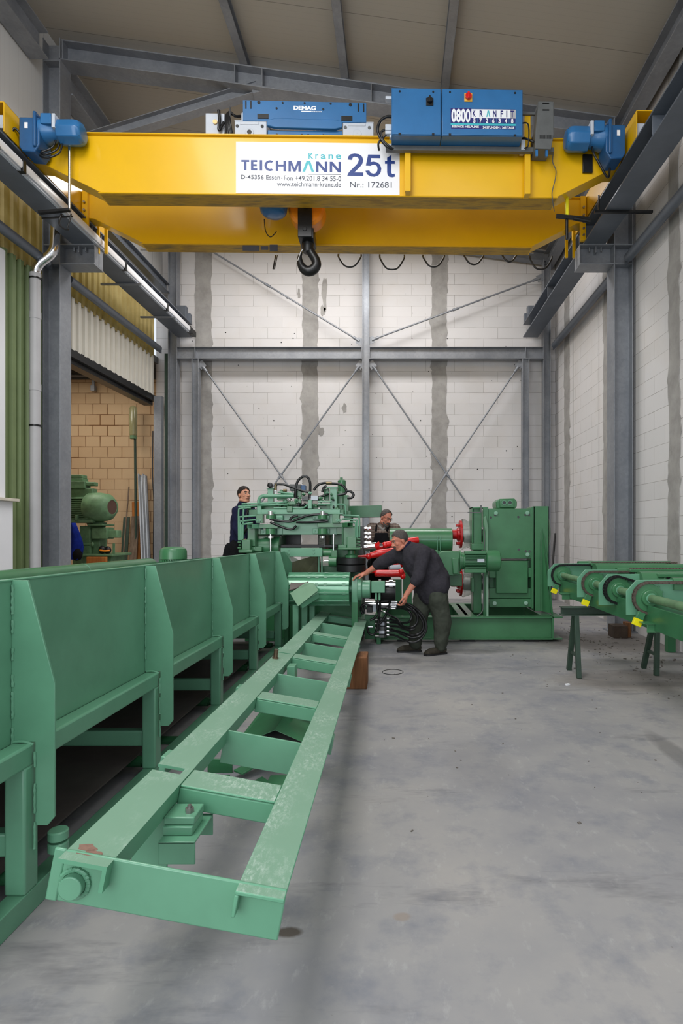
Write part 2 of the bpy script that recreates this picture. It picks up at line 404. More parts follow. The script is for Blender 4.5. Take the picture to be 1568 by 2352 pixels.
def mk_translucent():
    t = NT('yellowed_translucent_sheet'); n = t.noise(2.2, 5)
    c = t.ramp(n, [(.3, lin(196, 176, 112)), (.7, lin(224, 208, 152))])
    t.color(c).surf(.4, 0, .3)
    tr = t.n('ShaderNodeBsdfTranslucent'); t.l(c, tr.inputs[0]); ms = t.n('ShaderNodeMixShader'); ms.inputs[0].default_value = .5
    t.l(t.b.outputs[0], ms.inputs[1]); t.l(tr.outputs[0], ms.inputs[2]); t.l(ms.outputs[0], t.t.nodes['Material Output'].inputs[0]); return t.m
M['transl'] = mk_translucent()
M['corr_white'] = simple('white_corrugated_sheet', lin(206, 202, 192), .45, 0, .05, 3)
M['corr_green'] = simple('moss_green_corrugated_sheet', lin(112, 128, 84), .45, 0, .08, 3)
def mk_film():
    t = NT('clear_wrapping_film'); t.color((.86, .90, .86, 1)).surf(.12, 0, .8)
    t.b.inputs['Transmission Weight'].default_value = .75; t.b.inputs['IOR'].default_value = 1.15; t.bump(t.noise(26, 4, .7), .9, .02); return t.m
M['film'] = mk_film()
def mk_scuff():
    t = NT('scuffed_mint_paint'); base = t.ramp(t.noise(3, 4), [(.3, lin(90, 148, 116)), (.7, lin(100, 158, 126))])
    patch = t.ramp(t.noise(2.1, 4, .6, t.mapping((1.5, 1, 1))), [(.46, (0, 0, 0)), (.62, (1, 1, 1))])
    v = t.n('ShaderNodeTexVoronoi', feature='DISTANCE_TO_EDGE'); v.inputs['Scale'].default_value = 90; t.l(t.mapping((1, .35, 1)), v.inputs['Vector'])
    tread = t.ramp(v.outputs[0], [(.03, (1, 1, 1)), (.16, (0, 0, 0))])
    fine = t.ramp(t.noise(1.0, 5, .75, t.mapping((70, 26, 40))), [(.46, (0, 0, 0)), (.68, (1, 1, 1))])
    m = t.math('MULTIPLY', patch, t.math('MULTIPLY', fine, t.math('ADD', .55, t.math('MULTIPLY', tread, .45))))
    g = t.n('ShaderNodeNewGeometry'); sp = t.n('ShaderNodeSeparateXYZ'); t.l(g.outputs['Normal'], sp.inputs[0])
    m = t.math('MULTIPLY', m, t.ramp(sp.outputs[2], [(.75, (0, 0, 0)), (.9, (1, 1, 1))]))
    c = base
    dust = t.ramp(sp.outputs[2], [(.8, (0, 0, 0)), (.95, (.55, .55, .55))]); c = t.mix(c, lin(142, 166, 148), dust); c = t.mix(c, lin(190, 208, 196), m)
    t.color(c).surf(.42, 0, .45); return t.m
M['scuff'] = mk_scuff()
def mk_plaid():
    t = NT('brown_check_shirt'); vec = t.coord(); sep = t.n('ShaderNodeSeparateXYZ'); t.l(vec, sep.inputs[0]); c = lin(112, 96, 88)
    for i, (k, col) in enumerate(((0, lin(60, 46, 44)), (2, lin(168, 156, 146)))):
        f = t.math('FRACT', t.math('MULTIPLY', sep.outputs[k], 22)); c = t.mix(c, col, t.ramp(f, [(.40, (0, 0, 0)), (.46, (.8, .8, .8)), (.58, (.8, .8, .8)), (.64, (0, 0, 0))]))
    t.color(c).surf(.9, 0, .1); return t.m
M['plaid'] = mk_plaid()
M['rubble'] = simple('mortar_crumbs', lin(104, 98, 92), .95, 0, .35, 20)
# ================================================================== the hall
XL, XR, YB = -5.45, 3.674, 13.56
YC = 8.97                                            # front face of the main portal frame
RS = -.139                                           # roof slope
def roofz(x): return 9.13 + RS * (x + 5.17)          # rafter top line

b = MB(); b.box(-12, 9, -9, 14.6, -.2, 0); structure(b.build('floor', M['floor']), 'bluish grey trowelled concrete hall floor with scuffs and stains', 'floor')

# back wall with its cast concrete strips
def jagged(w, z0, z1, amp, seed, step=.09):
    r = random.Random(seed); L = []; R = []; z = z0; a = b_ = 0
    while z < z1:
        a = a * .55 + r.uniform(-1, 1) * amp * .6; b_ = b_ * .55 + r.uniform(-1, 1) * amp * .6
        if r.random() < .07: a -= amp * 1.6
        if r.random() < .07: b_ += amp * 1.6
        L.append((-w / 2 + a, z)); R.append((w / 2 + b_, z)); z += step * r.uniform(.5, 1.4)
    return L + R[::-1]
b = MB(); b.prism([(-5.6, 0), (XR + .3, 0), (XR + .3, roofz(XR) + .2), (-5.6, roofz(-5.6) + .2)], YB, YB + .25, 'y')
wb = structure(b.build('wall_back', M['block_b']), 'back wall of white aerated blocks with concrete strips', 'wall')
for k, (px, w_) in enumerate(((467, .38), (712, .36), (1008, .34))):
    x = PX(px, YB); b = MB(); pts = [(x + a, z) for a, z in jagged(w_, 0, 8.6, .022 if k != 1 else .03, 11 + k)]
    b.prism(pts, YB - .012, YB + .02, 'y'); b.build('concrete_strip', M['concrete'], wb, smooth=False)
# broken mortar patches beside the middle strip
b = MB()
for (px0, py0, px1, py1, sd) in ((738, 630, 752, 720, 1), (735, 700, 748, 728, 2), (690, 1010, 704, 985, 5), (784, 925, 797, 948, 3), (729, 978, 747, 1004, 4), (682, 660, 690, 690, 7)):
    r = random.Random(sd); x0, x1, z0, z1 = PX(px0, YB), PX(px1, YB), PZ(max(py0, py1), YB), PZ(min(py0, py1), YB)
    n = 14; pts = []
    for k in range(n):
        a = 2 * PI * k / n; q = r.uniform(.6, 1.15); pts.append(((x0 + x1) / 2 + (x1 - x0) / 2 * q * math.cos(a), (z0 + z1) / 2 + (z1 - z0) / 2 * q * math.sin(a)))
    b.prism(pts, YB - .008, YB + .01, 'y')
b.build('mortar_patch', M['concrete'], wb, smooth=False)
# drill holes in the blocks
b = MB(); r = random.Random(5)
for k in range(70):
    x = r.uniform(-4.9, 3.2); z = r.uniform(1.5, 7.2); q = r.choice((.008, .011, .016)); b.cyl((x, YB - .003, z), (x, YB + .01, z), q, n=8)
b.build('drill_hole', M['blacks'], wb, kind='stuff')

b = MB(); b.box(XR, XR + .25, 1.0, YB + .25, 0, 9.0)
wr = structure(b.build('wall_right', M['block_r']), 'right wall of white aerated blocks with concrete strips', 'wall')
for k, (y, w_) in enumerate(((12.62, .36), (10.2, .36), (7.73, .30), (5.3, .3))):
    b = MB(); pts = [(y + a, z) for a, z in jagged(w_, 0, 8.4, .03, 31 + k)]; b.prism(pts, XR - .012, XR + .02, 'x'); b.build('concrete_strip', M['concrete'], wr, smooth=False)
b = MB()
for y in (12.18, 10.62, 9.0): b.box(XR - .002, XR + .01, y, y + .014, 0, 7.0)
b.build('chased_groove', M['dgrey'], wr)

# left wall: grey panels on top, yellowed translucent band, corrugated sheet; door opening beyond the portal column
def corr(name, x, y0, y1, z0, z1, mat, parent, pitch=.2, depth=.04):
    y = y0; pf = []
    while y < y1:
        for dy, dx in ((0, 0), (.42, 0), (.52, depth), (.90, depth)):
            yy = y + dy * pitch
            if yy < y1: pf.append((yy, x + dx))
        y += pitch
    pf.append((y1, x)); bb = MB(); n = len(pf); vs = []
    for yy, xx in pf: vs += [(xx, yy, z0), (xx, yy, z1), (xx - .006, yy, z1), (xx - .006, yy, z0)]
    fs = [(4 * i + a, 4 * i + (a + 1) % 4, 4 * i + 4 + (a + 1) % 4, 4 * i + 4 + a) for i in range(n - 1) for a in range(4)] + [(0, 1, 2, 3), (4 * n - 4, 4 * n - 3, 4 * n - 2, 4 * n - 1)]
    bb.add(vs, fs); return bb.build(name, mat, parent, smooth=False)
b = MB(); b.box(XL - .12, XL, -1.0, YB, 6.95, 9.6)
wl = structure(b.build('wall_left', M['wallpanel']), 'left wall with grey panels above a yellowed translucent band', 'wall')
corr('translucent_band', XL - .05, -1.0, 13.15, 5.46, 7.0, M['transl'], wl)
corr('corrugated_green_sheet', XL - .05, -1.0, 9.25, 0, 5.5, M['corr_green'], wl, .18, .05)
corr('corrugated_white_sheet', XL - .05, 9.3, 13.15, 4.62, 5.5, M['corr_white'], wl)
b = MB(); b.box(XL - .30, XL - .02, 9.2, 13.25, 4.5, 4.64); b.box(XL - .3, XL - .1, 9.2, 13.25, 4.42, 4.5); b.build('door_lintel', M['blacks'], wl, .004)
b = MB(); b.box(XL - .1, XL - .06, 9.25, 13.2, 5.3, 5.46); b.build('sheet_overlap', M['transl'], wl)
# door jamb
b = MB(); b.prism([(XL, 13.06), (XL + .17, 13.06), (XL + .17, 13.2), (XL + .13, 13.2), (XL + .13, 13.09), (XL, 13.09)], 0, 4.6, 'z')
structure(b.build('trim_1', M['galv']), 'galvanised door post at the right edge of the annex opening', 'post')
b = MB(); b.box(XL + .17, XL + .27, 13.24, 13.32, 0, 5.6); structure(b.build('trim_2', M['dk_green'], smooth=False), 'dark green strip of wall between door post and corner column', 'trim')
# white sliding panel and the white cupboard at the left picture edge
b = MB(); b.box(XL + .0, XL + .06, 6.2, 8.03, .0, 5.42); structure(b.build('door_1', M['white'], None, .004), 'tall white door panel in the green corrugated wall', 'door')

# annex seen through the opening
b = MB(); b.box(-10.5, XL - .12, 13.9, 14.1, 0, 5.3); structure(b.build('wall_annex', M['brick']), 'ochre block wall seen through the door opening', 'wall')
b = MB(); b.box(-10.6, -10.4, 8.0, 14.1, 0, 5.7); b.box(-10.6, XL - .12, 8.0, 8.1, 0, 5.7); structure(b.build('wall_annex_side', M['brick']), 'ochre side walls of the annex behind the opening', 'wall')
b = MB(); b.box(-10.6, XL - .1, 8.0, 14.1, 5.45, 5.6); structure(b.build('ceiling_annex', M['dgrey']), 'dark annex ceiling above the ochre block wall', 'ceiling')
b = MB(); b.box(-10.4, XL - .12, 13.86, 14.0, 5.18, 5.45); structure(b.build('trim_3', M['dgrey']), 'dark band above the ochre block wall', 'trim')

# roof: deck on purlins on the portal rafters
b = MB(); x0, x1 = -5.9, 4.2
b.hexa([(x0, 1.0, roofz(x0) + .17), (x1, 1.0, roofz(x1) + .17), (x1, YB + .3, roofz(x1) + .17), (x0, YB + .3, roofz(x0) + .17)],
       [(x0, 1.0, roofz(x0) + .29), (x1, 1.0, roofz(x1) + .29), (x1, YB + .3, roofz(x1) + .29), (x0, YB + .3, roofz(x0) + .29)])
structure(b.build('ceiling', M['roofdeck'], smooth=False), 'beige ribbed sandwich panel roof sloping down to the right', 'ceiling')
def sbeam(label, fn, mat='galv', name='roof_beam', cat='beam'):
    bb = MB(); fn(bb); return structure(bb.build(name, M[mat], None, .003), label, cat)
for x, lab in ((-2.36, 'galvanised purlin under the roof, left of the three'), (-.81, 'galvanised purlin under the roof, middle of the three'), (.73, 'galvanised purlin under the roof, right of the three')):
    sbeam(lab, lambda q: q.ibeam((x, 1.2, roofz(x) + .085), (x, YB, roofz(x) + .085), .165, .12, .008, .012), name='purlin', cat='purlin')
sbeam('heavy eave beam along the left wall top, nearer than the column', lambda q: q.ibeam((-5.29, 1.2, 8.735), (-5.29, 8.62, 8.735), .40, .28, .012, .018), name='eave_beam')
sbeam('heavy eave beam along the left wall top, behind the column', lambda q: q.ibeam((-5.29, 9.27, 8.70), (-5.29, YB, 8.70), .40, .28, .012, .018), name='eave_beam')
sbeam('heavy eave beam along the top of the right wall', lambda q: q.ibeam((3.47, 1.2, 7.78), (3.47, YB, 7.78), .30, .22, .012, .018), name='eave_beam')
def rafter(yc, q, xs, h=.31, bw=.30, xa=-5.18, xb=3.34):
    za, zb = roofz(xa) - h / 2, roofz(xb) - h / 2
    q.ibeam((xa, yc, za), (xb, yc, zb), h, bw, .012, .02)
    for x in xs: q.box(x - .008, x + .008, yc - bw / 2, yc + bw / 2, roofz(x) - h + .015, roofz(x) - .015)
r1 = sbeam('sloping galvanised portal rafter behind the yellow crane', lambda q: rafter(YC + .15, q, (-5.15, -2.5, -2.08, -.4, 1.4)), name='portal_rafter')
b = MB(); b.ibeam(P(592, 205, YC + .2), P(150, 340, YC + .2), .17, .16, .008, .012); b.plate([P(575, 192, YC + .08), P(606, 196, YC + .08), P(612, 206, YC + .08), P(580, 214, YC + .08)], .24, (0, 1, 0))
structure(b.build('knee_brace', M['galv'], None, .002), 'slanting knee brace from the rafter down to the left column', 'brace')
sbeam('galvanised gable rafter on top of the block back wall', lambda q: rafter(13.36, q, (), .24, .2, -5.1, 3.45), name='portal_rafter')
# portal columns with corbels
def column(xi, xo, ztop, sgn, label):
    root = thing('steel_column', label, 'column', ((xi + xo) / 2, YC + .15, 0)); root['kind'] = 'structure'
    bb = MB(); bb.ibeam(((xi + xo) / 2, YC + .15, 0), ((xi + xo) / 2, YC + .15, ztop), abs(xo - xi), .30, .012, .02, up=(1, 0, 0)); bb.build('shaft', M['galv'], root, .003)
    bb = MB(); bb.box(min(xi, xo) - .05, max(xi, xo) + .05, YC - .06, YC + .36, 0, .025); bb.build('base_plate', M['galv'], root)
    bb = MB(); xe = xi + sgn * .52; m = min(xi, xe); n = max(xi, xe)
    bb.box(m, n, YC, YC + .30, 5.965, 5.985); bb.box(m, n, YC + .14, YC + .16, 5.69, 5.97)
    bb.box(m, n, YC, YC + .30, 5.67, 5.69); bb.box((m + n) / 2 - .008, (m + n) / 2 + .008, YC + .04, YC + .14, 5.87, 5.97)
    for t in (-.09, .09): bb.cyl(((m + n) / 2 + t, YC + .08, 5.90), ((m + n) / 2 + t, YC + .08, 5.965), .014, n=8)
    bb.box(xe - .012 if sgn > 0 else xe, xe if sgn > 0 else xe + .012, YC + .02, YC + .28, 5.69, 5.97)
    bb.build('corbel', M['galv'], root, .003)
    bb = MB()
    for z in (5.68, 5.975, ztop - .34, 6.75): bb.box(min(xi, xo) + .02, max(xi, xo) - .02, YC + .01, YC + .29, z - .009, z + .009)
    bb.build('stiffener', M['galv'], root)
    return root
column(-5.18, -5.48 + .02, roofz(-5.33), 1, 'left portal column of galvanised steel beside the plastic downpipe')
column(3.33, 3.63, roofz(3.48), -1, 'right portal column of galvanised steel against the block wall')
# crane runways
def runway(xi, xo, label, rail_in):
    root = thing('runway_beam', label, 'runway', ((xi + xo) / 2, 1.5, 5.985)); root['kind'] = 'structure'; xm = (xi + xo) / 2; y1 = 13.3
    bb = MB(); bb.ibeam((xm, 1.2, 6.135), (xm, y1, 6.135), .30, abs(xo - xi), .014, .022)
    for y in (3.0, 4.8, 6.6, 8.98, 9.26, 11.2): bb.box(min(xi, xo) + .02, max(xi, xo) - .02, y - .006, y + .006, 6.0, 6.27)
    bb.build('beam', M['beam'], root, .003)
    bb = MB(); bb.box(xm - .03, xm + .03, 1.2, y1, 6.285, 6.33); bb.build('crane_rail', M['steel'], root, .004)
    return root
ru = runway(-4.67, -5.01, 'left grey crane runway beam carrying the bright conductor rail', 1)
b = MB(); b.prism([(-4.665, 6.02), (-4.61, 6.02), (-4.60, 6.05), (-4.60, 6.10), (-4.61, 6.125), (-4.665, 6.125)], 1.2, 13.15, 'y'); b.build('conductor_rail', M['white'], ru, .004)
b = MB()
for z in (5.994, 6.008): b.box(-4.665, -4.625, 1.2, 13.1, z - .004, z + .004)
b.build('rail_edge', M['lgrey'], ru)
b = MB()
for y in (5.0, 7.2, 9.9, 11.7, 13.0): b.box(-4.67, -4.592, y - .03, y + .03, 5.985, 6.135)
b.box(-4.70, -4.58, 13.05, 13.3, 5.99, 6.11); b.build('joint_clip', M['blacks'], ru, .003)
b = MB()
for y in (6.7, 10.4, 12.0): b.bar((-5.28, y, 5.968), (-4.56, y, 5.968), .04, .03)
b.build('hanger_bracket', M['galv'], ru)
rr = runway(2.865, 3.205, 'right grey crane runway beam on the block wall side', -1)
b = MB(); b.bar((2.72, 8.05, 5.965), (3.52, 8.05, 5.965), .04, .03); b.bar((2.78, 8.05, 5.96), (2.78, 8.05, 6.2), .02, .02); b.build('hanger_bracket', M['blacks'], rr)
for x, lab in ((-4.84, 'grey end stop at the far end of the left runway'), (3.035, 'grey end stop at the far end of the right runway')):
    b = MB(); b.box(x - .11, x + .11, 13.05, 13.2, 6.285, 6.62); b.box(x - .16, x + .16, 13.2, 13.3, 6.285, 6.5); structure(b.build('end_stop', M['beam'], None, .005), lab, 'stop')
# wall struts (round tubes)
for y0, y1, x, z, lab in ((1.2, 8.95, -5.30, 5.63, 'grey tube strut on the left wall nearer than the column'), (9.3, 13.1, -5.30, 5.63, 'grey tube strut on the left wall above the annex opening'), (1.2, 8.95, 3.50, 5.71, 'grey tube strut on the right wall nearer than the column'), (9.3, 13.1, 3.50, 5.71, 'grey tube strut on the right wall behind the column')):
    b = MB(); b.cyl((x, y0 + .12, z), (x, y1 - .12, z), .07, n=20)
    for y in (y0, y1 - .16): b.box(x - .012, x + .012, y, y + .16, z - .07, z + .07)
    structure(b.build('tube_strut', M['beam'], None), lab, 'strut')
b = MB(); b.ibeam((-5.22, 9.3, 7.05), (-5.22, 13.2, 7.05), .2, .16, .008, .012); structure(b.build('wall_rail', M['beam']), 'grey rail along the left wall above the runway beam', 'rail')
# gable frame in front of the back wall
YF = 13.2
def post(px, z0, z1, h, bw, label, name='steel_column'):
    x = PX(px, YF); bb = MB(); bb.ibeam((x, YF + bw / 2, z0), (x, YF + bw / 2, z1), h, bw, .009, .014, up=(1, 0, 0)); bb.box(x - .14, x + .14, YF - .05, YF + .25, z0, z0 + .02)
    return structure(bb.build(name, M['galv'], None, .002), label, 'column')
post(395.5, 0, roofz(-5.08) - .2, .20, .2, 'left corner column in front of the block back wall')
post(839.5, 0, roofz(-.71) - .2, .16, .16, 'middle gable column dividing the block back wall')
post(1256.5, 0, roofz(3.39) - .2, .16, .2, 'right corner column in front of the block back wall')
post(447.5, 0, 5.48, .155, .16, 'short galvanised post under the left end of the cross beam')
post(1207.5, 0, 5.48, .155, .16, 'short galvanised post under the right end of the cross beam')
for pa, pb, st, lab in ((405, 831, 447, 'left half of the galvanised cross beam on the back wall'), (848, 1248, 1207, 'right half of the galvanised cross beam on the back wall')):
    b = MB(); b.ibeam((PX(pa, YF), YF + .09, 5.61), (PX(pb, YF), YF + .09, 5.61), .265, .18, .009, .014)
    x = PX(st, YF); b.box(x - .006, x + .006, YF, YF + .18, 5.49, 5.73)
    for q in (pa, pb):
        x = PX(q, YF); s_ = .006 if q == pa else -.006; b.box(min(x, x + s_ * 2), max(x, x + s_ * 2), YF - .01, YF + .19, 5.46, 5.76)
    structure(b.build('cross_beam', M['galv'], None, .002), lab, 'beam')
# bracing rods with gusset plates
def rod(pa, pb, label):
    A = P(*pa, YF + .09); B = P(*pb, YF + .09); d = (B - A).normalized(); bb = MB()
    bb.cyl(A, B, .019, n=10)
    for p, s_ in ((A, 1), (B, -1)):
        bb.cyl(p - d * s_ * .02, p + d * s_ * .14, .032, n=10); bb.cbox(p - d * s_ * .05, .15, .012, .17, Matrix.Rotation(math.atan2(d.x, d.z), 3, 'Y')); bb.cyl(p + V((0, -.035, 0)), p + V((0, .035, 0)), .026, n=10)
    m = (A + B) / 2; bb.cyl(m - d * .07, m + d * .07, .03, n=10)
    return structure(bb.build('brace_rod', M['galv'], None), label, 'rod')
rod((405, 528), (823, 782), 'upper left bracing rod running down to the middle column')
rod((1236, 640), (856, 780), 'upper right bracing rod running down to the middle column')
rod((466, 842), (826, 1345), 'lower left bracing rod starting below the left short post head')
rod((824, 842), (463, 1345), 'lower left bracing rod starting at the middle column')
rod((857, 842), (1197, 1340), 'lower right bracing rod starting at the middle column')
rod((1190, 842), (855, 1340), 'lower right bracing rod starting below the right short post head')

# plastic downpipe with its bright metal swan neck
root = thing('downpipe', 'grey plastic downpipe with bright metal swan neck beside left column', 'pipe', (PX(81, 8.6), 8.62, 0))
xp = PX(81, 8.62); zt_ = PZ(628, 8.62)
b = MB(); b.cyl((xp, 8.62, .02), (xp, 8.62, zt_), .073, n=24)
for z in (zt_ - .02, PZ(725, 8.62), PZ(890, 8.62)): b.cyl((xp, 8.62, z - .05), (xp, 8.62, z + .05 if z < zt_ - .1 else zt_), .078, n=24)
b.build('pipe', M['pvc'], root)
xq = PX(121, 8.62)
b = MB(); b.tube([(xp, 8.62, zt_ - .03), (xp + .01, 8.62, zt_ + .05), (xp + .07, 8.62, zt_ + .15), (xq - .06, 8.64, zt_ + .27), (xq - .005, 8.66, zt_ + .38), (xq, 8.68, zt_ + .55), (xq, 8.7, 6.3), (xq, 8.7, 6.75)], .066, n=20); b.build('swan_neck', M['chrome'], root)
b = MB()
for z in (PZ(640, 8.62), PZ(978, 8.62)):
    b.cyl((xp, 8.62, z - .012), (xp, 8.62, z + .012), .083, n=24); b.bar((xp, 8.62, z), (xp - .10, 8.70, z), .015, .015)
b.build('pipe_clamp', M['blacks'], root)
# white cupboard at the left edge
root = thing('wall_cupboard', 'white cupboard with a cream top ledge against green corrugated wall', 'cupboard', (-5.32, 7.7, 0))
b = MB(); b.box(XL + .07, -5.30, 7.0, 8.05, .0, 1.97); b.build('body', M['white'], root, .005)
b = MB(); b.box(XL + .07, -5.24, 6.95, 8.1, 1.97, 2.01); b.build('ledge', simple('cream_ledge', lin(214, 206, 190), .5), root, .004)
# ================================================================== the overhead crane (bridge slightly skewed on its rails)
PIV = V((-4.84, 7.5, 0))
SK = Matrix.Translation(PIV) @ Matrix.Rotation(.0187, 4, 'Z') @ Matrix.Translation(-PIV)
XF.append(SK)
FONT_CACHE = {}
def text(s, x0, x1, z0, z1, y, mat, parent, name='lettering', bold=0.0, th=.002):
    """lettering on a plane facing the aisle (-Y), fitted to the box x0..x1, z0..z1"""
    cu = bpy.data.curves.new('tmp', 'FONT'); cu.body = s; cu.size = 1; cu.offset = bold; cu.extrude = .01; cu.resolution_u = 4
    o = bpy.data.objects.new('tmp', cu); COL.objects.link(o)
    bpy.context.view_layer.update()
    me = bpy.data.meshes.new_from_object(o.evaluated_get(bpy.context.evaluated_depsgraph_get()))
    vs = [v.co.copy() for v in me.vertices]; fs = [tuple(p.vertices) for p in me.polygons]
    bpy.data.objects.remove(o); bpy.data.curves.remove(cu); bpy.data.meshes.remove(me)
    a = min(v.x for v in vs); b_ = max(v.x for v in vs); c = min(v.y for v in vs); d = max(v.y for v in vs)
    q = MB(); q.add([(x0 + (v.x - a) / (b_ - a) * (x1 - x0), y - th * (v.z > 0), z0 + (v.y - c) / (d - c) * (z1 - z0)) for v in vs], fs)
    return q.build(name, mat, parent, smooth=False)

crane = thing('overhead_crane', 'yellow double girder overhead crane with a white lettered sign', 'crane', (-.9, 8.2, 6.33))
GT, GB = 6.665, 5.926                                  # girder top / bottom
def girder(y0, y1):
    q = MB(); prof = [(-4.72, GT), (-4.72, 6.30), (-4.56, 6.29), (-3.82, GB), (2.08, GB), (2.78, 6.29), (2.92, 6.30), (2.92, GT)]
    q.prism(prof, y0, y1, 'y'); q.box(-4.75, 2.95, y0 - .035, y1 + .035, GT, GT + .018)
    q.box(-3.85, 2.1, y0 - .012, y1 + .012, GB - .014, GB)
    return q.build('girder', M['yellow'], crane, .006)
girder(7.5, 7.77); girder(8.82, 9.06)
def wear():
    t = NT('mottled_yellow_underside'); n = t.noise(2.0, 5, .6, t.mapping((1.2, 6, 1)))
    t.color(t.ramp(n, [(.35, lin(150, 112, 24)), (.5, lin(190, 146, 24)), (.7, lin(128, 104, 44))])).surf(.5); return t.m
M['grime'] = wear()  # darker, browner mottled yellow for the girder undersides
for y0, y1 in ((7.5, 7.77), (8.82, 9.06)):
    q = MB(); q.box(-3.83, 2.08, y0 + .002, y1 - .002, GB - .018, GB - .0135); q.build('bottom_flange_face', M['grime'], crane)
# end carriages
for xc, s in ((-4.84, 1), (3.035, -1)):
    q = MB(); t = .012
    for x in (xc - .115, xc + .115 - t): q.box(x, x + t, 7.0, 9.5, 6.36, 6.72)
    q.box(xc - .115, xc + .115, 7.28, 9.3, 6.36, 6.372); q.box(xc - .115, xc + .115, 7.0, 9.5, 6.708, 6.72); q.box(xc - .1, xc + .1, 7.5, 7.512, 6.37, 6.71); q.box(xc - .1, xc + .1, 9.0, 9.012, 6.37, 6.71)
    q.build('end_carriage', M['yellow'], crane, .003)
    for y in (7.27, 9.25):
        q = MB(); q.cyl((xc - .05, y, 6.475), (xc + .05, y, 6.475), .145, n=28); q.cyl((xc - .09, y, 6.475), (xc + .09, y, 6.475), .045, n=14); q.build('travel_wheel', M['steel'], crane)
    q = MB(); q.box(xc - .09, xc + .06, 7.06, 7.2, 6.44, 6.60); q.build('limit_switch', M['lgrey'], crane, .005)
    q = MB(); q.lathe((xc, 6.99, 6.43), (0, -1, 0), [(0, .05), (.02, .06), (.08, .055), (.11, .03)], 16); q.build('buffer', M['black'], crane)
    # connection plates with bolts
    for y in (7.44, 8.76):
        x = xc + s * .13
        q = MB(); q.box(min(x, x + s * .08), max(x, x + s * .08), y, y + .06, 6.0 if y > 8 else 6.30, 6.68); q.build('connection_plate', M['yellow'], crane, .003)
        q = MB()
        for z in ([6.36] if y < 8 else [6.08, 6.18, 6.28, 6.38, 6.5]): q.cyl((x + s * .04, y - .03, z), (x + s * .04, y, z), .018, n=6)
        q.build('bolt', M['steel'], crane)
    q = MB(); q.box(xc + s * .18, xc + s * .22, 9.1, 9.13, 5.9, 6.4); q.box(xc + s * .30, xc + s * .34, 9.1, 9.13, 5.9, 6.4); q.build('guide_strap', M['yellow'], crane)
# travel drives
def drive(xc, s):
    Y = 7.33; z = 6.56
    g = MB(); X = lambda d: xc + s * d
    def bx(a, b_, y0, y1, z0, z1): g.box(min(X(a), X(b_)), max(X(a), X(b_)), y0, y1, z0, z1)
    pts = [(X(.17), 6.67), (X(.42), 6.67), (X(.42), 6.34), (X(.36), 6.24), (X(.21), 6.25), (X(.17), 6.31)]
    g.prism(pts, Y - .14, Y + .12, 'y'); g.prism([(X(.35), 6.73), (X(.39), 6.73), (X(.39), 6.30), (X(.35), 6.30)], Y - .17, Y + .15, 'y')
    gb = g.build('travel_gearbox', M['blue_dk'], crane, .012)
    q = MB(); q.lathe((X(.39), Y, z + .02), (s, 0, 0), [(0, .15), (.05, .15), (.12, .12), (.2, .11), (.31, .11)], 26)
    q.box(min(X(.44), X(.57)), max(X(.44), X(.57)), Y - .16, Y, z + .02, z + .15); q.build('travel_motor', M['blue'], gb, .008)
    q = MB(); q.lathe((X(.60), Y, z + .01), (s, 0, 0), [(0, .115), (.002, .148), (.20, .150), (.25, .143), (.29, .11), (.30, .04)], 8); q.build('fan_cowl', M['blue'], gb, .01)
    q = MB()
    for k in range(8):
        a = 2 * PI * k / 8; q.bar((X(.892), Y + .03 * math.cos(a), z + .01 + .03 * math.sin(a)), (X(.872), Y + .12 * math.cos(a), z + .01 + .12 * math.sin(a)), .012, .012)
    q.build('fan_grille', M['blacks'], gb)
    q = MB(); q.box(min(X(.575), X(.615)), max(X(.575), X(.615)), Y - .155, Y + .1, z - .02, z + .15); q.build('rating_plate', M['lgrey'], gb, .004)
    q = MB(); q.box(min(X(.24), X(.28)), max(X(.24), X(.28)), Y - .145, Y - .138, 6.53, 6.6); q.build('oil_label', M['wprint'], gb)
    q = MB()
    if s > 0:
        for d, zz in ((.42, 6.28), (.47, 6.25), (.5, 6.21)):
            q.tube([(X(.34), Y - .02, zz + .1), (X(.40), Y - .06, zz + .02), (X(d), Y - .08, zz), (X(d + .11), Y - .04, zz + .09), (X(d + .13), Y, zz + .25)], .012)
        q.tube([(X(.11), Y - .1, 6.3), (X(.09), Y - .16, 6.42), (X(.13), Y - .15, 6.52), (X(.19), Y - .1, 6.45)], .014)
    else:
        q.tube([(X(.55), Y, 6.5), (X(.54), Y - .05, 6.36), (X(.47), Y - .06, 6.22), (X(.38), Y - .03, 6.10), (X(.33), Y, 6.1), (X(.31), Y + .02, 6.22)], .014)
    q.build('motor_cable', M['cable'], gb)
drive(-4.84, 1); drive(3.035, -1)
q = MB(); q.box(2.42, 2.55, 7.47, 7.495, 6.24, 6.48); q.build('socket_box', M['blacks'], crane, .005)
# current collector rod on the left, guide rod on the right
q = MB(); q.cyl((PX(158, 7.4), 7.4, 6.5), (PX(158, 7.4), 7.4, PZ(487, 7.4)), .017, n=14); col = q.build('collector_rod', M['chrome'], crane)
zc = PZ(490, 7.4); xk = PX(158, 7.4)
q = MB(); q.bar((xk - .36, 7.36, zc - .01), (xk + .03, 7.36, zc + .03), .05, .03); q.bar((xk - .36, 7.42, zc - .05), (xk + .03, 7.42, zc - .02), .02, .014); q.tube([(xk - .1, 7.4, zc), (xk - .12, 7.38, zc - .13), (xk - .06, 7.38, zc - .2), (xk, 7.38, zc - .21)], .011); q.tube([(xk + .02, 7.4, zc), (xk + .01, 7.38, zc - .1), (xk - .02, 7.38, zc - .2)], .009); q.build('collector_head', M['blacks'], col)
q = MB(); xg = PX(1309, 7.7); q.bar((xg, 7.70, 6.05), (xg, 7.70, 5.76), .035, .03); q.build('guide_post', M['tagyel'], crane)
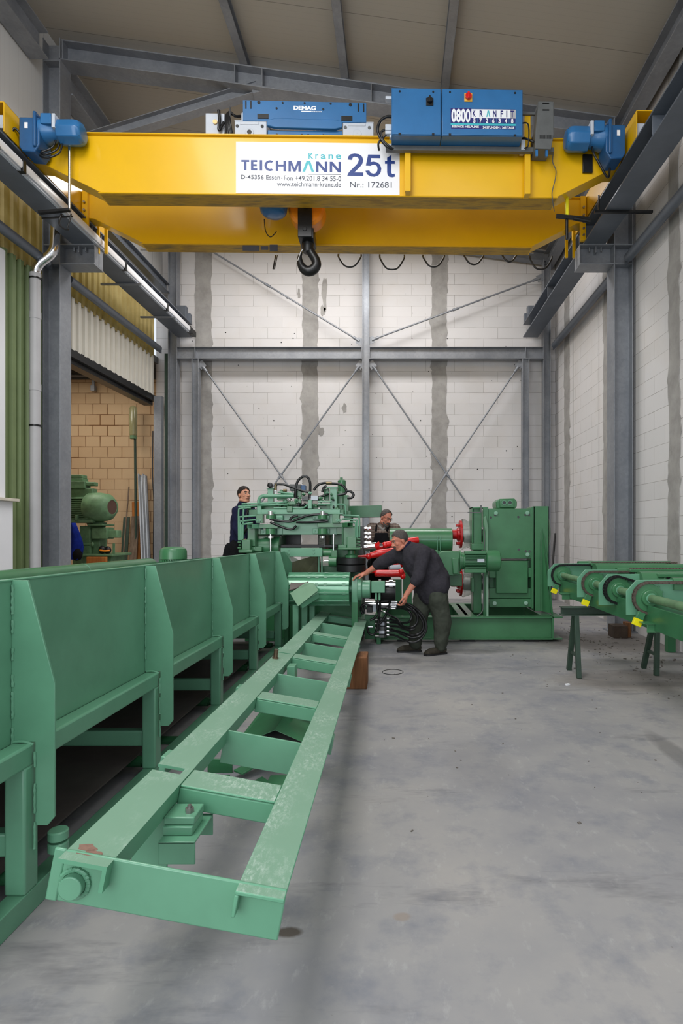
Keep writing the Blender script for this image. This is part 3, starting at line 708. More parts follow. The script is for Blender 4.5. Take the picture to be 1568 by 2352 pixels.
q = MB(); q.cyl((xg, 7.70, 5.78), (xg, 7.70, 5.48), .02, n=10); q.bar((xg - .15, 7.68, 5.78), (xg + .3, 7.68, 5.74), .03, .05); q.cyl((xg + .08, 7.66, 5.74), (xg + .30, 7.66, 5.70), .025, n=10); q.build('guide_arm', M['blacks'], crane)
q = MB(); q.tube([(PX(1277, 7.45), 7.44, 6.5), (PX(1275, 7.45), 7.45, 6.36), (PX(1283, 7.45), 7.46, 6.26), (PX(1281, 7.46), 7.46, 6.14), (PX(1274, 7.46), 7.46, 5.98), (PX(1275, 7.45), 7.46, 5.88), (PX(1284, 7.5), 7.6, 5.8)], .006, n=6); q.build('thin_cable', M['dgrey'], crane)

# the white sign on the front girder; crop pixels of the sign map linearly onto its face
SX0, SX1, SZ0, SZ1, SY = -2.085, .032, 5.932, 6.60, 7.494
sgn = MB(); sgn.box(SX0, SX1, SY, 7.5, SZ0, SZ1); sign = sgn.build('sign_panel', M['white'], crane, .001)
def sx(u): return SX0 + (u - 262) / (1493 - 262) * (SX1 - SX0)
def sz(v): return SZ1 - (v - 457) / (858 - 457) * (SZ1 - SZ0)
def st(s, u0, u1, v0, v1, mat, name='lettering', bold=0.0): text(s, sx(u0), sx(u1), sz(v1), sz(v0), SY, M[mat], sign, name, bold)
def glyph(polys, ox, k, mat, name):                     # letter outlines traced in sign coordinates
    q = MB()
    for pl in polys: q.prism([(sx((ox + gx / k - 460) * 3.267), sz((340 + gy / k - 180) * 3.267)) for gx, gy in pl], SY - .002, SY, 'y')
    q.build(name, M[mat], sign, smooth=False)
C_ = [(262 + 45 * math.cos(math.radians(d)), 130 + 46 * math.sin(math.radians(d))) for d in range(52, 309, 16)] + [(262 + 25 * math.cos(math.radians(d)), 130 + 28 * math.sin(math.radians(d))) for d in range(300, 55, -16)]
N_ = [(642, 90), (664, 90), (714, 150), (714, 90), (734, 90), (734, 180), (712, 180), (662, 120), (662, 179), (642, 179)]
for pl in ([(27, 84), (92, 84), (92, 100), (69, 100), (69, 170), (48, 170), (48, 100), (27, 100)],
           [(106, 84), (157, 84), (157, 100), (126, 100), (126, 119), (154, 119), (154, 135), (126, 135), (126, 155), (158, 155), (158, 171), (106, 171)],
           [(178, 84), (199, 84), (199, 172), (178, 172)], C_,
           [(310, 86), (331, 86), (331, 119), (373, 119), (373, 87), (394, 87), (394, 176), (373, 176), (373, 136), (331, 136), (331, 175), (310, 175)],
           [(414, 177), (414, 88), (440, 88), (465, 150), (489, 88), (516, 88), (516, 178), (496, 178), (496, 122), (473, 178), (456, 178), (434, 122), (434, 177)],
           N_, [(x + 113, y + 1) for x, y in N_]): glyph([pl], 545, 3.584, 'navy', 'company_letter')
q = MB(); q.prism([(sx(760), sz(685)), (sx(792), sz(600)), (sx(818), sz(600)), (sx(848), sz(685)), (sx(829), sz(685)), (sx(805), sz(618)), (sx(780), sz(685))], SY - .002, SY, 'y'); q.build('chevron_letter', M['teal'], sign, smooth=False)
for k, (ch, a, b_, t) in enumerate((('K', 806, 842, 538), ('r', 857, 880, 547), ('a', 898, 935, 547), ('n', 956, 992, 547), ('e', 1012, 1050, 547))): st(ch, a, b_, t, 585, 'teal', 'product_word', .022)
q = MB(); q.box(sx(805), sx(1050), SY - .002, SY, sz(706), sz(703)); q.build('underline', M['gprint'], sign)
st('D-45356 Essen', 300, 592, 714, 748, 'gprint', 'address_line', .004); st('Fon +49.201.8 34 55-0', 622, 1051, 717, 755, 'gprint', 'address_line', .004)
q = MB(); q.cyl((sx(606), SY - .002, sz(737)), (sx(606), SY, sz(737)), .008, n=12); q.build('bullet_dot', M['gprint'], sign)
st('www.teichmann-krane.de', 570, 1050, 764, 800, 'gprint', 'web_line', .004)
for pl in ([(80, 130), (90, 80), (125, 45), (185, 33), (250, 42), (300, 80), (318, 130), (305, 190), (270, 240), (220, 290), (180, 333), (318, 333), (318, 387), (72, 387), (85, 350), (125, 300), (185, 240), (235, 185), (250, 130), (240, 100), (215, 85), (180, 82), (155, 98), (145, 135)],
           [(392, 47), (578, 47), (578, 102), (437, 102), (430, 165), (475, 157), (530, 170), (575, 205), (595, 265), (585, 325), (550, 375), (490, 397), (430, 392), (380, 362), (350, 305), (410, 298), (430, 335), (470, 350), (505, 342), (530, 310), (537, 265), (525, 225), (495, 205), (460, 205), (430, 225), (357, 222)],
           [(683, 92), (748, 52), (748, 143), (802, 143), (802, 190), (748, 190), (748, 330), (760, 350), (800, 345), (806, 390), (765, 402), (715, 395), (690, 365), (683, 320), (683, 190), (650, 190), (650, 143), (683, 143)]): glyph([pl], 785, 6.637, 'navy', 'load_figure')
st('Nr.: 172681', 1118, 1433, 758, 803, 'gprint', 'number_line', .004)

# control cabinet, mounted in front of the girder on a channel
CY0, CY1 = 7.16, 7.48
def kx(u): return PX(860 + u / 3.564, CY0)
def kz(v): return EYE - (170 + v / 3.564 - CY) / F * CY0 + .0
KS = .0187
q = MB(); zt, zb, zm = kz(70), kz(550), kz(460)
q.prism([(CY0, zt), (CY0 + .2, zt), (CY0 + .2, zm), (CY0, zm)], kx(135), kx(546), 'x'); q.prism([(CY0, zt), (CY0 + .2, zt), (CY0 + .2, zm), (CY0, zm)], kx(551), kx(1226), 'x')
cab = q.build('control_cabinet', M['blue'], crane, .004)
for a, b_ in ((140, 541), (556, 1221)):
    q = MB(); q.box(kx(a), kx(b_), CY0 - .012, CY0, zm + .006, zt - .012); d = q.build('cabinet_door', M['blue'], cab, .004)
    q = MB()
    for u in (a + 62, b_ - 62): q.cyl((kx(u), CY0 - .018, zt - .05), (kx(u), CY0 - .012, zt - .05), .012, n=12); q.box(kx(u) - .015, kx(u) + .015, CY0 - .016, CY0 - .012, zm - .004, zm + .02)
    q.build('door_fastener', M['blacks'], d)
q = MB(); q.box(kx(420), kx(480), CY0 - .02, CY0 - .012, kz(218), kz(155)); q.cyl((kx(450), CY0 - .05, kz(180)), (kx(450), CY0 - .02, kz(180)), .034, n=20); q.box(kx(444), kx(456), CY0 - .065, CY0 - .05, kz(205), kz(155)); q.build('rotary_switch', M['blacks'], cab, .002)
q = MB(); q.box(kx(737), kx(803), CY0 - .02, CY0 - .012, kz(182), kz(112)); q.build('switch_plate', simple('switch_yellow', lin(226, 176, 70), .4), cab, .002)
q = MB(); q.cyl((kx(770), CY0 - .05, kz(145)), (kx(770), CY0 - .02, kz(145)), .040, n=20); q.box(kx(762), kx(778), CY0 - .065, CY0 - .05, kz(172), kz(118)); q.build('main_switch', M['red'], cab, .002)
# helpline print on the right door
YP = CY0 - .014
q = MB(); q.box(kx(628), kx(1162), YP, CY0 - .011, kz(358), kz(240)); q.box(kx(628), kx(1162), YP, CY0 - .011, kz(406), kz(377)); prn = q.build('helpline_print', M['navyd'], cab)
q = MB(); q.box(kx(796), kx(1166), YP - .001, YP, kz(315), kz(243)); q.box(kx(1120), kx(1166), YP - .001, YP, kz(315), kz(243)); q.build('print_band', M['wprint'], prn)
q = MB(); q.box(kx(624), kx(1164), YP - .001, CY0 - .011, kz(377), kz(360)); q.build('print_stripe', M['teal'], prn)
def kt(s, u0, u1, v0, v1, mat, bold=0.0): text(s, kx(u0), kx(u1), kz(v1), kz(v0), YP - .001, M[mat], prn, 'lettering', bold)
q = MB(); q.box(kx(624), kx(794), YP - .0005, YP, kz(358), kz(236)); q.build('print_ground', M['navyd'], prn)
kt('0800', 630, 788, 242, 354, 'wprint', .035)
for ch, a, b_ in (('K', 806, 832), ('R', 864, 890), ('N', 976, 1004), ('F', 1038, 1060), ('I', 1086, 1094), ('T', 1122, 1150)): kt(ch, a, b_, 252, 306, 'navyd', .03)
q = MB(); q.prism([(kx(920), kz(306)), (kx(931), kz(252)), (kx(942), kz(252)), (kx(953), kz(306)), (kx(945), kz(306)), (kx(936), kz(266)), (kx(928), kz(306))], YP - .0025, YP - .001, 'y'); q.build('chevron_letter', M['teal'], prn, smooth=False)
for k, ch in enumerate('5726348'):
    u = 811 + k * 52.5; kt(ch, u, u + 19, 318, 356, 'wprint', .03)
    if k: 
        q = MB(); q.box(kx(u - 17), kx(u - 15.5), YP - .001, YP, kz(357), kz(318)); q.build('digit_divider', M['teal'], prn)
kt('SERVICE-HELPLINE', 634, 858, 380, 398, 'wprint', .03); kt('24 STUNDEN / 365 TAGE', 890, 1153, 383, 403, 'wprint', .03)
# plugs, cables on the cabinet's left
q = MB()
for v in (340, 365, 395, 425): q.box(kx(82 if v < 400 else 118), kx(135), CY0 + .06, CY0 + .12, kz(v + 26), kz(v))
q.box(kx(84), kx(135), CY0 + .05, CY0 + .11, kz(136), kz(110)); q.build('cable_plug', M['lgrey'], cab, .004)
q = MB(); q.tube([(kx(135), CY0 + .1, kz(258)), (kx(90), CY0 + .1, kz(262)), (kx(40), CY0 + .1, kz(300)), (kx(18), CY0 + .1, kz(370)), (kx(42), CY0 + .1, kz(440)), (kx(90), CY0 + .1, kz(505)), (kx(140), CY0 + .12, kz(525))], .018)
q.tube([(kx(85), CY0 + .09, kz(375)), (kx(50), CY0 + .09, kz(395)), (kx(62), CY0 + .09, kz(460)), (kx(110), CY0 + .09, kz(510)), (kx(150), CY0 + .12, kz(525))], .014); q.tube([(kx(95), CY0 + .09, kz(410)), (kx(60), CY0 + .1, kz(440)), (kx(25), CY0 + .1, kz(485)), (kx(30), CY0 + .15, kz(525))], .013); q.build('cabinet_cable', M['cable'], cab)
# channel and yellow brackets carrying the cabinet, resistor box
q = MB(); q.rtube((kx(86), CY0 + .21, zm - .035), (kx(1523), CY0 + .21, zm - .035), .06, .06, .006); q.build('carrier_channel', M['dgrey'], crane, .003)
q = MB(); q.bar((kx(275), CY1 - .06, zm - .06), (kx(275), CY1 - .06, kz(830)), .075, .06, up=(0, 1, 0)); q.box(kx(255), kx(297), CY1 - .10, CY1 + .02, kz(835), kz(825)); q.build('carrier_bracket', M['yellow'], crane, .004)
q = MB(); q.bar((kx(1305), CY1 - .06, kz(170)), (kx(1305), CY1 - .06, kz(845)), .075, .06, up=(0, 1, 0)); q.box(kx(1282), kx(1327), CY1 - .10, CY1 + .02, kz(848), kz(838)); q.build('carrier_bracket', M['yellow'], crane, .004)
q = MB(); q.bar((kx(1235), CY1 - .1, kz(165)), (kx(1518), CY1 - .1, kz(165)), .03, .03); q.build('mounting_rail', M['dgrey'], crane)
q = MB(); q.prism([(kx(1370), kz(122)), (kx(1500), kz(122)), (kx(1500), kz(410)), (kx(1478), kz(525)), (kx(1345), kz(520)), (kx(1345), kz(405))], CY0 + .08, CY1, 'y')
rb = q.build('resistor_box', M['dgrey'], crane, .006)
q = MB()
for v in (140, 195): q.box(kx(1405), kx(1460), CY0 + .072, CY0 + .08, kz(v + 6), kz(v - 2))
for k in range(11): q.box(kx(1382 + k * 10), kx(1386 + k * 10), CY0 + .074, CY0 + .08, kz(438), kz(408))
q.build('vent_slot', M['blacks'], rb)
q = MB(); q.tube([(kx(1232), CY1 - .1, kz(385)), (kx(1270), CY1 - .15, kz(395)), (kx(1340), CY1 - .18, kz(440))], .013); q.tube([(kx(1235), CY1 - .1, kz(250)), (kx(1290), CY1 - .2, kz(300)), (kx(1292), CY1 - .2, kz(470)), (kx(1268), CY1 - .15, kz(480))], .009); q.build('resistor_cable', M['cable'], rb)
q = MB(); q.box(kx(1240), kx(1275), CY1 - .15, CY1 - .02, kz(490), kz(405)); q.build('junction_box', M['lgrey'], crane, .005)
q = MB()
for u in (1360, 1445): q.box(kx(u) - .015, kx(u) + .015, CY0 + .1, CY0 + .13, kz(575), kz(520))
q.build('box_foot', M['blue'], crane)
# festoon cable loops under the rear girder
for k, (a, b_, lo) in enumerate(((780, 833, 608), (876, 933, 613), (976, 1026, 606), (1072, 1117, 600), (1160, 1195, 593), (1225, 1277, 610))):
    Y = 9.16; q = MB(); z1 = GB + .02; xa, xb, zl = PX(a, Y), PX(b_, Y), PZ(lo, Y)
    q.tube([(xa, Y, z1), (xa + .01, Y, (z1 + zl) / 2 + .05), (xa + (xb - xa) * .25, Y, zl + .03), ((xa + xb) / 2, Y, zl), (xa + (xb - xa) * .75, Y, zl + .03), (xb - .01, Y, (z1 + zl) / 2 + .05), (xb, Y, z1)], .014); q.build('festoon_loop', M['cable'], crane)
q = MB(); q.bar((PX(636, 9.16), 9.16, GB), (PX(630, 9.16), 9.16, PZ(615, 9.16)), .02, .012); q.bar((PX(640, 9.16), 9.16, GB), (PX(633, 9.16), 9.16, PZ(615, 9.16)), .014, .012); q.build('pendant_strap', M['cable'], crane)
q = MB(); q.cyl((-4.0, 9.15, GB + .06), (2.2, 9.15, GB + .06), .012, n=8); q.build('festoon_wire', M['steel'], crane)
q = MB()
for (a, b_, c, d) in ((560, 597, 562, 574), (602, 618, 564, 572), (622, 640, 560, 574)): q.box(PX(a, 8.83), PX(b_, 8.83), 8.8, 8.815, PZ(d, 8.83) + .003, PZ(c, 8.83))
q.build('worn_print', M['gprint'], crane)

# hoist trolley on top of the girders
YT = 7.58
def tx(u): return PX(460 + u / 3.267, YT)
def tz(v): return PZ(180 + v / 3.267, YT)
trolley = thing('hoist_trolley', 'blue hoist trolley with silver wheel blocks riding on the yellow girders', 'hoist', (tx(780), 8.2, GT + .02))
Z0 = GT + .02
q = MB(); pl = [(tx(312), tz(298)), (tx(312), tz(142)), (tx(1243), tz(150)), (tx(1243), tz(298)), (tx(1062), tz(302)), (tx(1010), tz(290)), (tx(560), tz(282)), (tx(488), tz(298))]
q.prism(pl, YT - .005, YT + .02, 'y'); front = q.build('front_plate', M['blue'], trolley, .003)
q = MB()
for u, v, w_, h_ in ((335, 178, 10, 58), (373, 178, 10, 58), (1183, 188, 10, 60), (1223, 190, 10, 62), (464, 264, 84, 36), (1096, 272, 84, 36)): q.box(tx(u - w_ / 2), tx(u + w_ / 2), YT - .011, YT - .005, tz(v + h_ / 2), tz(v - h_ / 2))
for u, v, rr_ in ((433, 160, .03), (1123, 168, .03), (566, 202, .02), (918, 205, .02), (612, 160, .018), (777, 160, .018), (974, 162, .018)): q.cyl((tx(u), YT - .011, tz(v)), (tx(u), YT - .005, tz(v)), rr_ * .7, n=14)
q.build('plate_opening', M['blacks'], front)
text('DEMAG', tx(694), tx(862), tz(213), tz(180), YT - .005, M['wprint'], front, 'maker_lettering', .05)
q = MB(); q.box(tx(752), tx(830), YT - .008, YT - .005, tz(226), tz(219))
for k in range(9): q.box(tx(836 + 8 * k), tx(840 + 8 * k), YT - .008, YT - .005, tz(228), tz(219))
q.build('lettering_bar', M['wprint'], front)
q = MB(); q.box(tx(495), tx(1062), YT + .02, YT + .045, Z0 - .01, tz(355)); q.prism([(tx(495), tz(300)), (tx(560), tz(284)), (tx(1010), tz(290)), (tx(1062), tz(302)), (tx(1062), tz(345)), (tx(1010), tz(360)), (tx(560), tz(354)), (tx(495), tz(340))], YT - .03, YT + .02, 'y'); cr = q.build('cross_beam', M['blue'], trolley, .008)
q = MB()
for u in (566, 755, 803, 918): q.cyl((tx(u), YT + .014, tz(393)), (tx(u), YT + .02, tz(393)), .016, n=12)
q.build('beam_hole', M['blacks'], cr)
for a, b_ in ((250, 490), (1065, 1298)):
    q = MB(); q.box(tx(a), tx(b_), YT, YT + .2, Z0, tz(300)); q.box(tx(a) - .005, tx(b_) + .005, YT, YT + .2, tz(300), tz(290)); wbk = q.build('wheel_block', M['lgrey'], trolley, .012)
    q = MB(); uc = (a + b_) / 2 - 8; q.cyl((tx(uc), YT - .012, tz(386)), (tx(uc), YT, tz(386)), .055, n=24); q.box(tx(a + 40), tx(b_ - 60), YT - .006, YT, tz(326), tz(304)); q.build('hub_ring', M['lgrey'], wbk, .004)
    q = MB(); q.cyl((tx(uc), YT - .016, tz(386)), (tx(uc), YT - .011, tz(386)), .03 if a < 600 else .001, n=20)
    for u, v in ((a + 20, 338), (b_ - 32, 338), (a + 20, 412), (b_ - 32, 412)): q.cyl((tx(u), YT - .008, tz(v)), (tx(u), YT, tz(v)), .02, n=14)
    q.build('block_bore', M['blacks'] if a < 600 else M['dgrey'], wbk)
q = MB()
for x in (tx(340), tx(1180)): q.box(x - .05, x + .05, YT + .1, 9.0, Z0 + .06, tz(240))
q.box(tx(250), tx(490), 8.82, 9.02, Z0, tz(300)); q.box(tx(1065), tx(1298), 8.82, 9.02, Z0, tz(300)); q.build('side_frame', M['blue_dk'], trolley, .008)
q = MB(); q.cyl((tx(480), 8.3, Z0 + .2), (tx(1080), 8.3, Z0 + .2), .19, n=32); q.build('rope_drum', M['steel'], trolley)
q = MB(); q.lathe((tx(490), 8.05, GB + .13), (0, 0, -1), [(-.3, .2), (-.05, .2), (.06, .18), (.10, .14), (.115, .05)], 24); q.build('hoist_motor', M['blue'], trolley)
q = MB(); q.box(tx(22), tx(165), YT + .05, YT + .3, Z0 + .01, tz(222)); sb = q.build('trolley_switch_box', M['lgrey'], trolley, .006)
q = MB(); q.cyl((tx(97), YT + .03, tz(292)), (tx(97), YT + .05, tz(292)), .03, n=14); q.build('warning_button', simple('brass', lin(196, 168, 120), .3, .6), sb)
q = MB()
for k in range(5): q.tube([(tx(188 + 10 * k), YT + .02 + .03 * k, Z0 + .01), (tx(180 + 9 * k), YT + .03, tz(330)), (tx(176 + 6 * k), YT + .06, tz(240 - 8 * k)), (tx(200 + 8 * k), YT + .1, tz(195 + 6 * k)), (tx(246), YT + .12, tz(215)), (tx(310), YT + .2, tz(175))], .015)
q.tube([(tx(130), YT + .0, tz(220)), (tx(136), YT, tz(290)), (tx(132), YT, tz(370)), (tx(165), YT + .03, tz(300))], .02); q.box(tx(190), tx(245), YT, YT + .1, Z0 + .005, tz(395)); q.box(tx(205), tx(215), YT + .03, YT + .05, tz(395), tz(180)); q.build('trailing_cable', M['cable'], trolley)
q = MB(); q.box(tx(285), tx(312), YT + .08, YT + .2, tz(280), tz(195)); q.build('end_bracket', M['lgrey'], trolley, .02)
q = MB(); q.tube([(tx(398), 8.2, GB + .05), (tx(410), 8.2, GB - .12), (tx(450), 8.2, GB - .2), (tx(498), 8.2, GB - .12)], .007, n=6); q.build('loose_wire', M['cable'], trolley)

# hook block
YH = 8.2
def hx(u): return PX(460 + u / 3.267, YH)
def hz(v): return PZ(180 + v / 3.267, YH)
hook = thing('hook_block', 'black crane hook with orange sheave block hanging below the girders', 'hook', (hx(805), YH, hz(1440)))
q = MB()
xc, zc_ = hx(805), hz(985)
q.lathe((xc, YH + .16, zc_), (0, -1, 0), [(0, .10), (.02, .22), (.06, .255), (.26, .255), (.30, .22), (.32, .10)], 36); q.build('sheave_guard', M['orange'], hook, .004)
q = MB(); q.box(hx(748), hx(852), YH - .205, YH - .17, hz(1225), hz(930)); q.box(hx(748), hx(852), YH + .17, YH + .205, hz(1225), hz(930)); q.box(hx(748), hx(862), YH - .17, YH + .17, hz(1225), hz(1150)); q.cyl((xc, YH - .23, zc_), (xc, YH + .22, zc_), .055, n=20); q.cyl((xc - .01, YH - .215, hz(1168)), (xc - .01, YH - .20, hz(1168)), .03, n=14); q.build('cheek_plate', M['blacks'], hook, .006)
q = MB(); q.cyl((hx(808), YH, hz(1225)), (hx(808), YH, hz(1290)), .085, .07, n=20)
pts = [(812, 1255), (838, 1300), (866, 1345), (872, 1385), (846, 1420), (806, 1430), (770, 1408), (750, 1365), (748, 1320), (762, 1286)]
rad = [.10, .10, .105, .11, .115, .115, .10, .075, .05, .02]
q.tube([(hx(a), YH, hz(c)) for a, c in pts], .05, n=14, sub=5, radii=[r_ * .62 for r_ in rad]); q.build('hook', M['blacks'], hook)
q = MB(); q.tube([(hx(790), YH - .03, hz(1265)), (hx(760), YH - .03, hz(1290)), (hx(735), YH - .03, hz(1360))], .012); q.build('safety_latch', M['steel'], hook)
q = MB()
for dx in (-.12, -.05, .05, .12):
    for dy in (-.08, .08): q.cyl((xc + dx, YH + dy, zc_ + .1), (xc + dx * 1.3, YH + dy, 6.9), .008, n=6)
q.build('wire_rope', M['steel'], hook)
XF.pop()
# ================================================================== belt conveyor on the left
def hb(h, y): return EYE - h - .0104 * y               # height of a conveyor point h below the eye line at distance y
RIBS = [2.376, 3.631, 4.945, 6.204, 7.486]
WX = -1.57
conv = thing('belt_conveyor', 'long mint green belt conveyor with high ribbed side wall on the left', 'conveyor', (-2.0, 4.5, 0))
def slab(x0, x1, y0, y1, h0, h1):                      # box following the conveyor's slope; h0 top, h1 bottom
    q = MB(); q.hexa([(x0, y0, hb(h1, y0)), (x1, y0, hb(h1, y0)), (x1, y1, hb(h1, y1)), (x0, y1, hb(h1, y1))], [(x0, y0, hb(h0, y0)), (x1, y0, hb(h0, y0)), (x1, y1, hb(h0, y1)), (x0, y1, hb(h0, y1))]); return q
YE = 7.62
q = slab(WX - .008, WX, 1.15, YE, .171, .84); q.hexa([(WX - .035, 1.15, hb(.176, 1.15)), (WX + .004, 1.15, hb(.176, 1.15)), (WX + .004, YE, hb(.176, YE)), (WX - .035, YE, hb(.176, YE))], [(WX - .035, 1.15, hb(.168, 1.15)), (WX + .004, 1.15, hb(.168, 1.15)), (WX + .004, YE, hb(.168, YE)), (WX - .035, YE, hb(.168, YE))])
q.build('side_wall', M['mint'], conv, .002)
q = slab(WX + .001, WX + .085, 1.15, YE, .835, .925); q.build('longitudinal_tube', M['mint'], conv, .010)
for k, y in enumerate(RIBS):
    dz = hb(0, y)
    pts = [(WX, dz - .172), (-1.505, dz - .172), (-1.395, dz - .592), (-1.395, dz - 1.135), (-1.425, dz - 1.171), (-1.474, dz - 1.171), (-1.474, dz - .83), (WX, dz - .83)]
    q = MB(); q.prism(pts, y, y + .012, 'y'); rib = q.build('rib_plate', M['mint'], conv, .002)
    r = random.Random(40 + k); q = MB()
    def bead(x, z0, z1):
        z = z0
        while z > z1:
            L = r.uniform(.04, .13) if r.random() < .8 else 0
            if L:
                n = max(4, int(L / .009)); q.tube([(x + r.uniform(-.001, .001), y - .003, z - L * i / n) for i in range(n + 1)], .006, n=7, smooth=False, radii=[r.uniform(.0042, .0068) for _ in range(n + 1)])
            z -= L + r.uniform(.01, .07)
    bead(WX + .006, dz - .19, dz - .82); bead(-1.474, dz - .87, dz - 1.16); q.tube([(WX + .01, y - .003, dz - .83), (-1.52, y - .003, dz - .828), (-1.48, y - .003, dz - .84)], .006, n=7)
    q.build('weld_bead', M['mint'], rib)
    q = MB(); q.box(WX + .001, WX + .086, y - .05, y + .04, .095, hb(.92, y)); q.build('leg', M['mint'], conv, .010)
    q = MB(); q.box(-2.47, WX + .001, y - .03, y + .03, hb(1.285, y), hb(1.19, y)); q.build('cross_tube', M['mint'], conv, .008)
    q = MB(); q.box(-2.56, -2.47, y - .05, y + .04, .095, hb(.92, y)); q.build('leg', M['mint'], conv, .010)
    # return idler with its bolt
    yy = y + .13; zi = .072
    q = MB(); q.cyl((-2.42, yy, zi), (-1.64, yy, zi), .036, n=18); q.cyl((-1.645, yy, zi), (-1.625, yy, zi), .028, n=14); idl = q.build('return_idler', M['leafd'], conv)
    q = MB(); q.cyl((-1.63, yy, zi), (-1.568, yy, zi), .010, n=10); q.cyl((-1.60, yy, zi), (-1.58, yy, zi), .019, n=6); q.build('axle_nut', M['steel'], idl)
    q = MB(); q.prism([(yy - .05, .0), (yy + .05, .0), (yy + .03, zi + .045), (yy - .03, zi + .045)], -1.572, -1.564, 'x'); q.build('idler_bracket', M['mint'], idl)
q = MB(); q.prism([(-1.562, .0), (-1.486, .0), (-1.486, .096), (-1.562, .096)], .9, 8.0, 'y'); q.build('base_rail', M['mint'], conv, .004)
q = MB(); q.prism([(-2.40, .0), (-2.55, .0), (-2.55, .096), (-2.40, .096), (-2.40, .086), (-2.54, .086), (-2.54, .01), (-2.40, .01)], .9, 8.0, 'y'); q.build('base_rail', M['mint'], conv, .004)
q = MB()
for y in (1.9, 4.3, 6.8): q.box(-2.42, -1.562, y - .05, y + .05, .0, .03)
q.build('base_tie', M['leafd'], conv, .004)
# far side wall with rounded top cover
q = slab(-2.47, -2.462, .9, 7.5, .25, .84); q.build('far_side_wall', M['mint'], conv)
q = slab(-2.55, -2.47, .9, 7.5, .835, .925); q.build('longitudinal_tube', M['mint'], conv, .01)
q = MB(); q.tube([(-2.46, .9, hb(.27, .9)), (-2.46, 3.0, hb(.27, 3.0)), (-2.46, 5.8, hb(.27, 5.8))], .07, n=20, smooth=False); q.ell((-2.46, 5.8, hb(.27, 5.8)), .07, .06, .07); q.build('top_cover_tube', M['leaf'], conv)
q = MB(); q.cyl((-2.46, 4.55, hb(.27, 4.55)), (-2.46, 4.56, hb(.27, 4.56)), .0715, n=20); q.build('cover_joint', M['mint'], conv)
# belt: carrying run, return run
q = slab(-2.46, WX - .01, .9, 7.7, .80, .815); q.build('carrying_belt', M['belt'], conv)
q = MB(); q.hexa([(-2.42, .9, .112), (-1.665, .9, .112), (-1.665, 7.6, .112), (-2.42, 7.6, .112)], [(-2.42, .9, .122), (-1.665, .9, .122), (-1.665, 7.6, .122), (-2.42, 7.6, .122)]); q.build('return_belt', M['belt'], conv)
q = slab(-2.46, -2.45, .9, 7.5, .83, 1.33); q.build('skirt_sheet', M['belt'], conv)
# guide rollers beside the first leg
q = MB(); xr, yr = -1.452, 2.50
for z0 in (.185, .235): q.lathe((xr, yr, z0), (0, 0, 1), [(0, .036), (.004, .041), (.036, .041), (.041, .036)], 24)
q.cyl((xr, yr, .10), (xr, yr, .24), .015, n=12); q.build('guide_roller', M['mint'], conv)
q = MB(); q.cyl((-1.60, 2.18, .14), (-1.555, 2.18, .14), .018, n=6); q.cyl((-1.555, 2.18, .14), (-1.535, 2.18, .14), .011, n=10); q.build('adjusting_bolt', M['steel'], conv)
# transfer end: flared side sheet, posts, folded apron and belt end
q = MB(); q.plate([P(661, 1294, 7.95), P(735, 1272, 8.15), P(738, 1322, 8.15), P(661, 1372, 7.95)], .008, (0, 1, 0)); q.build('flared_sheet', simple('rubbed_brown_green_sheet', lin(86, 88, 66), .25, .4, .35, 5), conv)
q = MB(); q.plate([P(631, 1270, 7.62), P(652, 1267, 7.7), P(670, 1294, 7.95), P(664, 1400, 7.95), P(655, 1400, 7.8), P(631, 1400, 7.62)], .01, (.3, 1, 0)); q.plate([P(652, 1267, 7.7), P(666, 1275, 8.3), P(690, 1290, 8.6), P(670, 1294, 7.95)], .01, (.3, 1, .3)); q.build('end_sheet', M['mint'], conv)
for px in (732, 739): 
    q = MB(); q.bar(P(px, 1273, 8.12), P(px, 1320, 8.12), .02, .02, up=(0, 1, 0)); q.build('sheet_post', M['mint'], conv)
q = MB(); q.plate([P(666, 1363, 7.25), P(700, 1340, 7.45), P(719, 1339, 7.5), P(731, 1356, 7.42), P(684, 1393, 7.2)], .006, (.2, .5, 1)); q.build('folded_apron', simple('pale_green_sheet', lin(128, 166, 136), .4, 0, .06), conv, .002)
q = MB(); q.tube([P(664, 1356, 7.36), P(690, 1347, 7.46), P(711, 1335, 7.6)], .012, n=8); q.plate([P(664, 1357, 7.34), P(711, 1336, 7.58), P(700, 1333, 7.66), P(668, 1334, 7.62)], .006, (0, .2, 1)); q.build('belt_end', simple('grey_brown_belt_end', lin(104, 94, 90), .6), conv)
for px, pt, pb, Z in ((678, 1390, 1450, 7.3), (698, 1385, 1442, 7.5), (716, 1378, 1435, 7.7)): 
    q = MB(); q.box(PX(px, Z) - .035, PX(px, Z) + .035, Z, Z + .07, 0.0, PZ(pt, Z)); q.build('end_leg', M['mint'], conv, .004)
q = MB(); q.bar(P(690, 1392, 7.28), P(730, 1366, 7.5), .04, .07); q.build('end_rail', M['mint'], conv, .004)

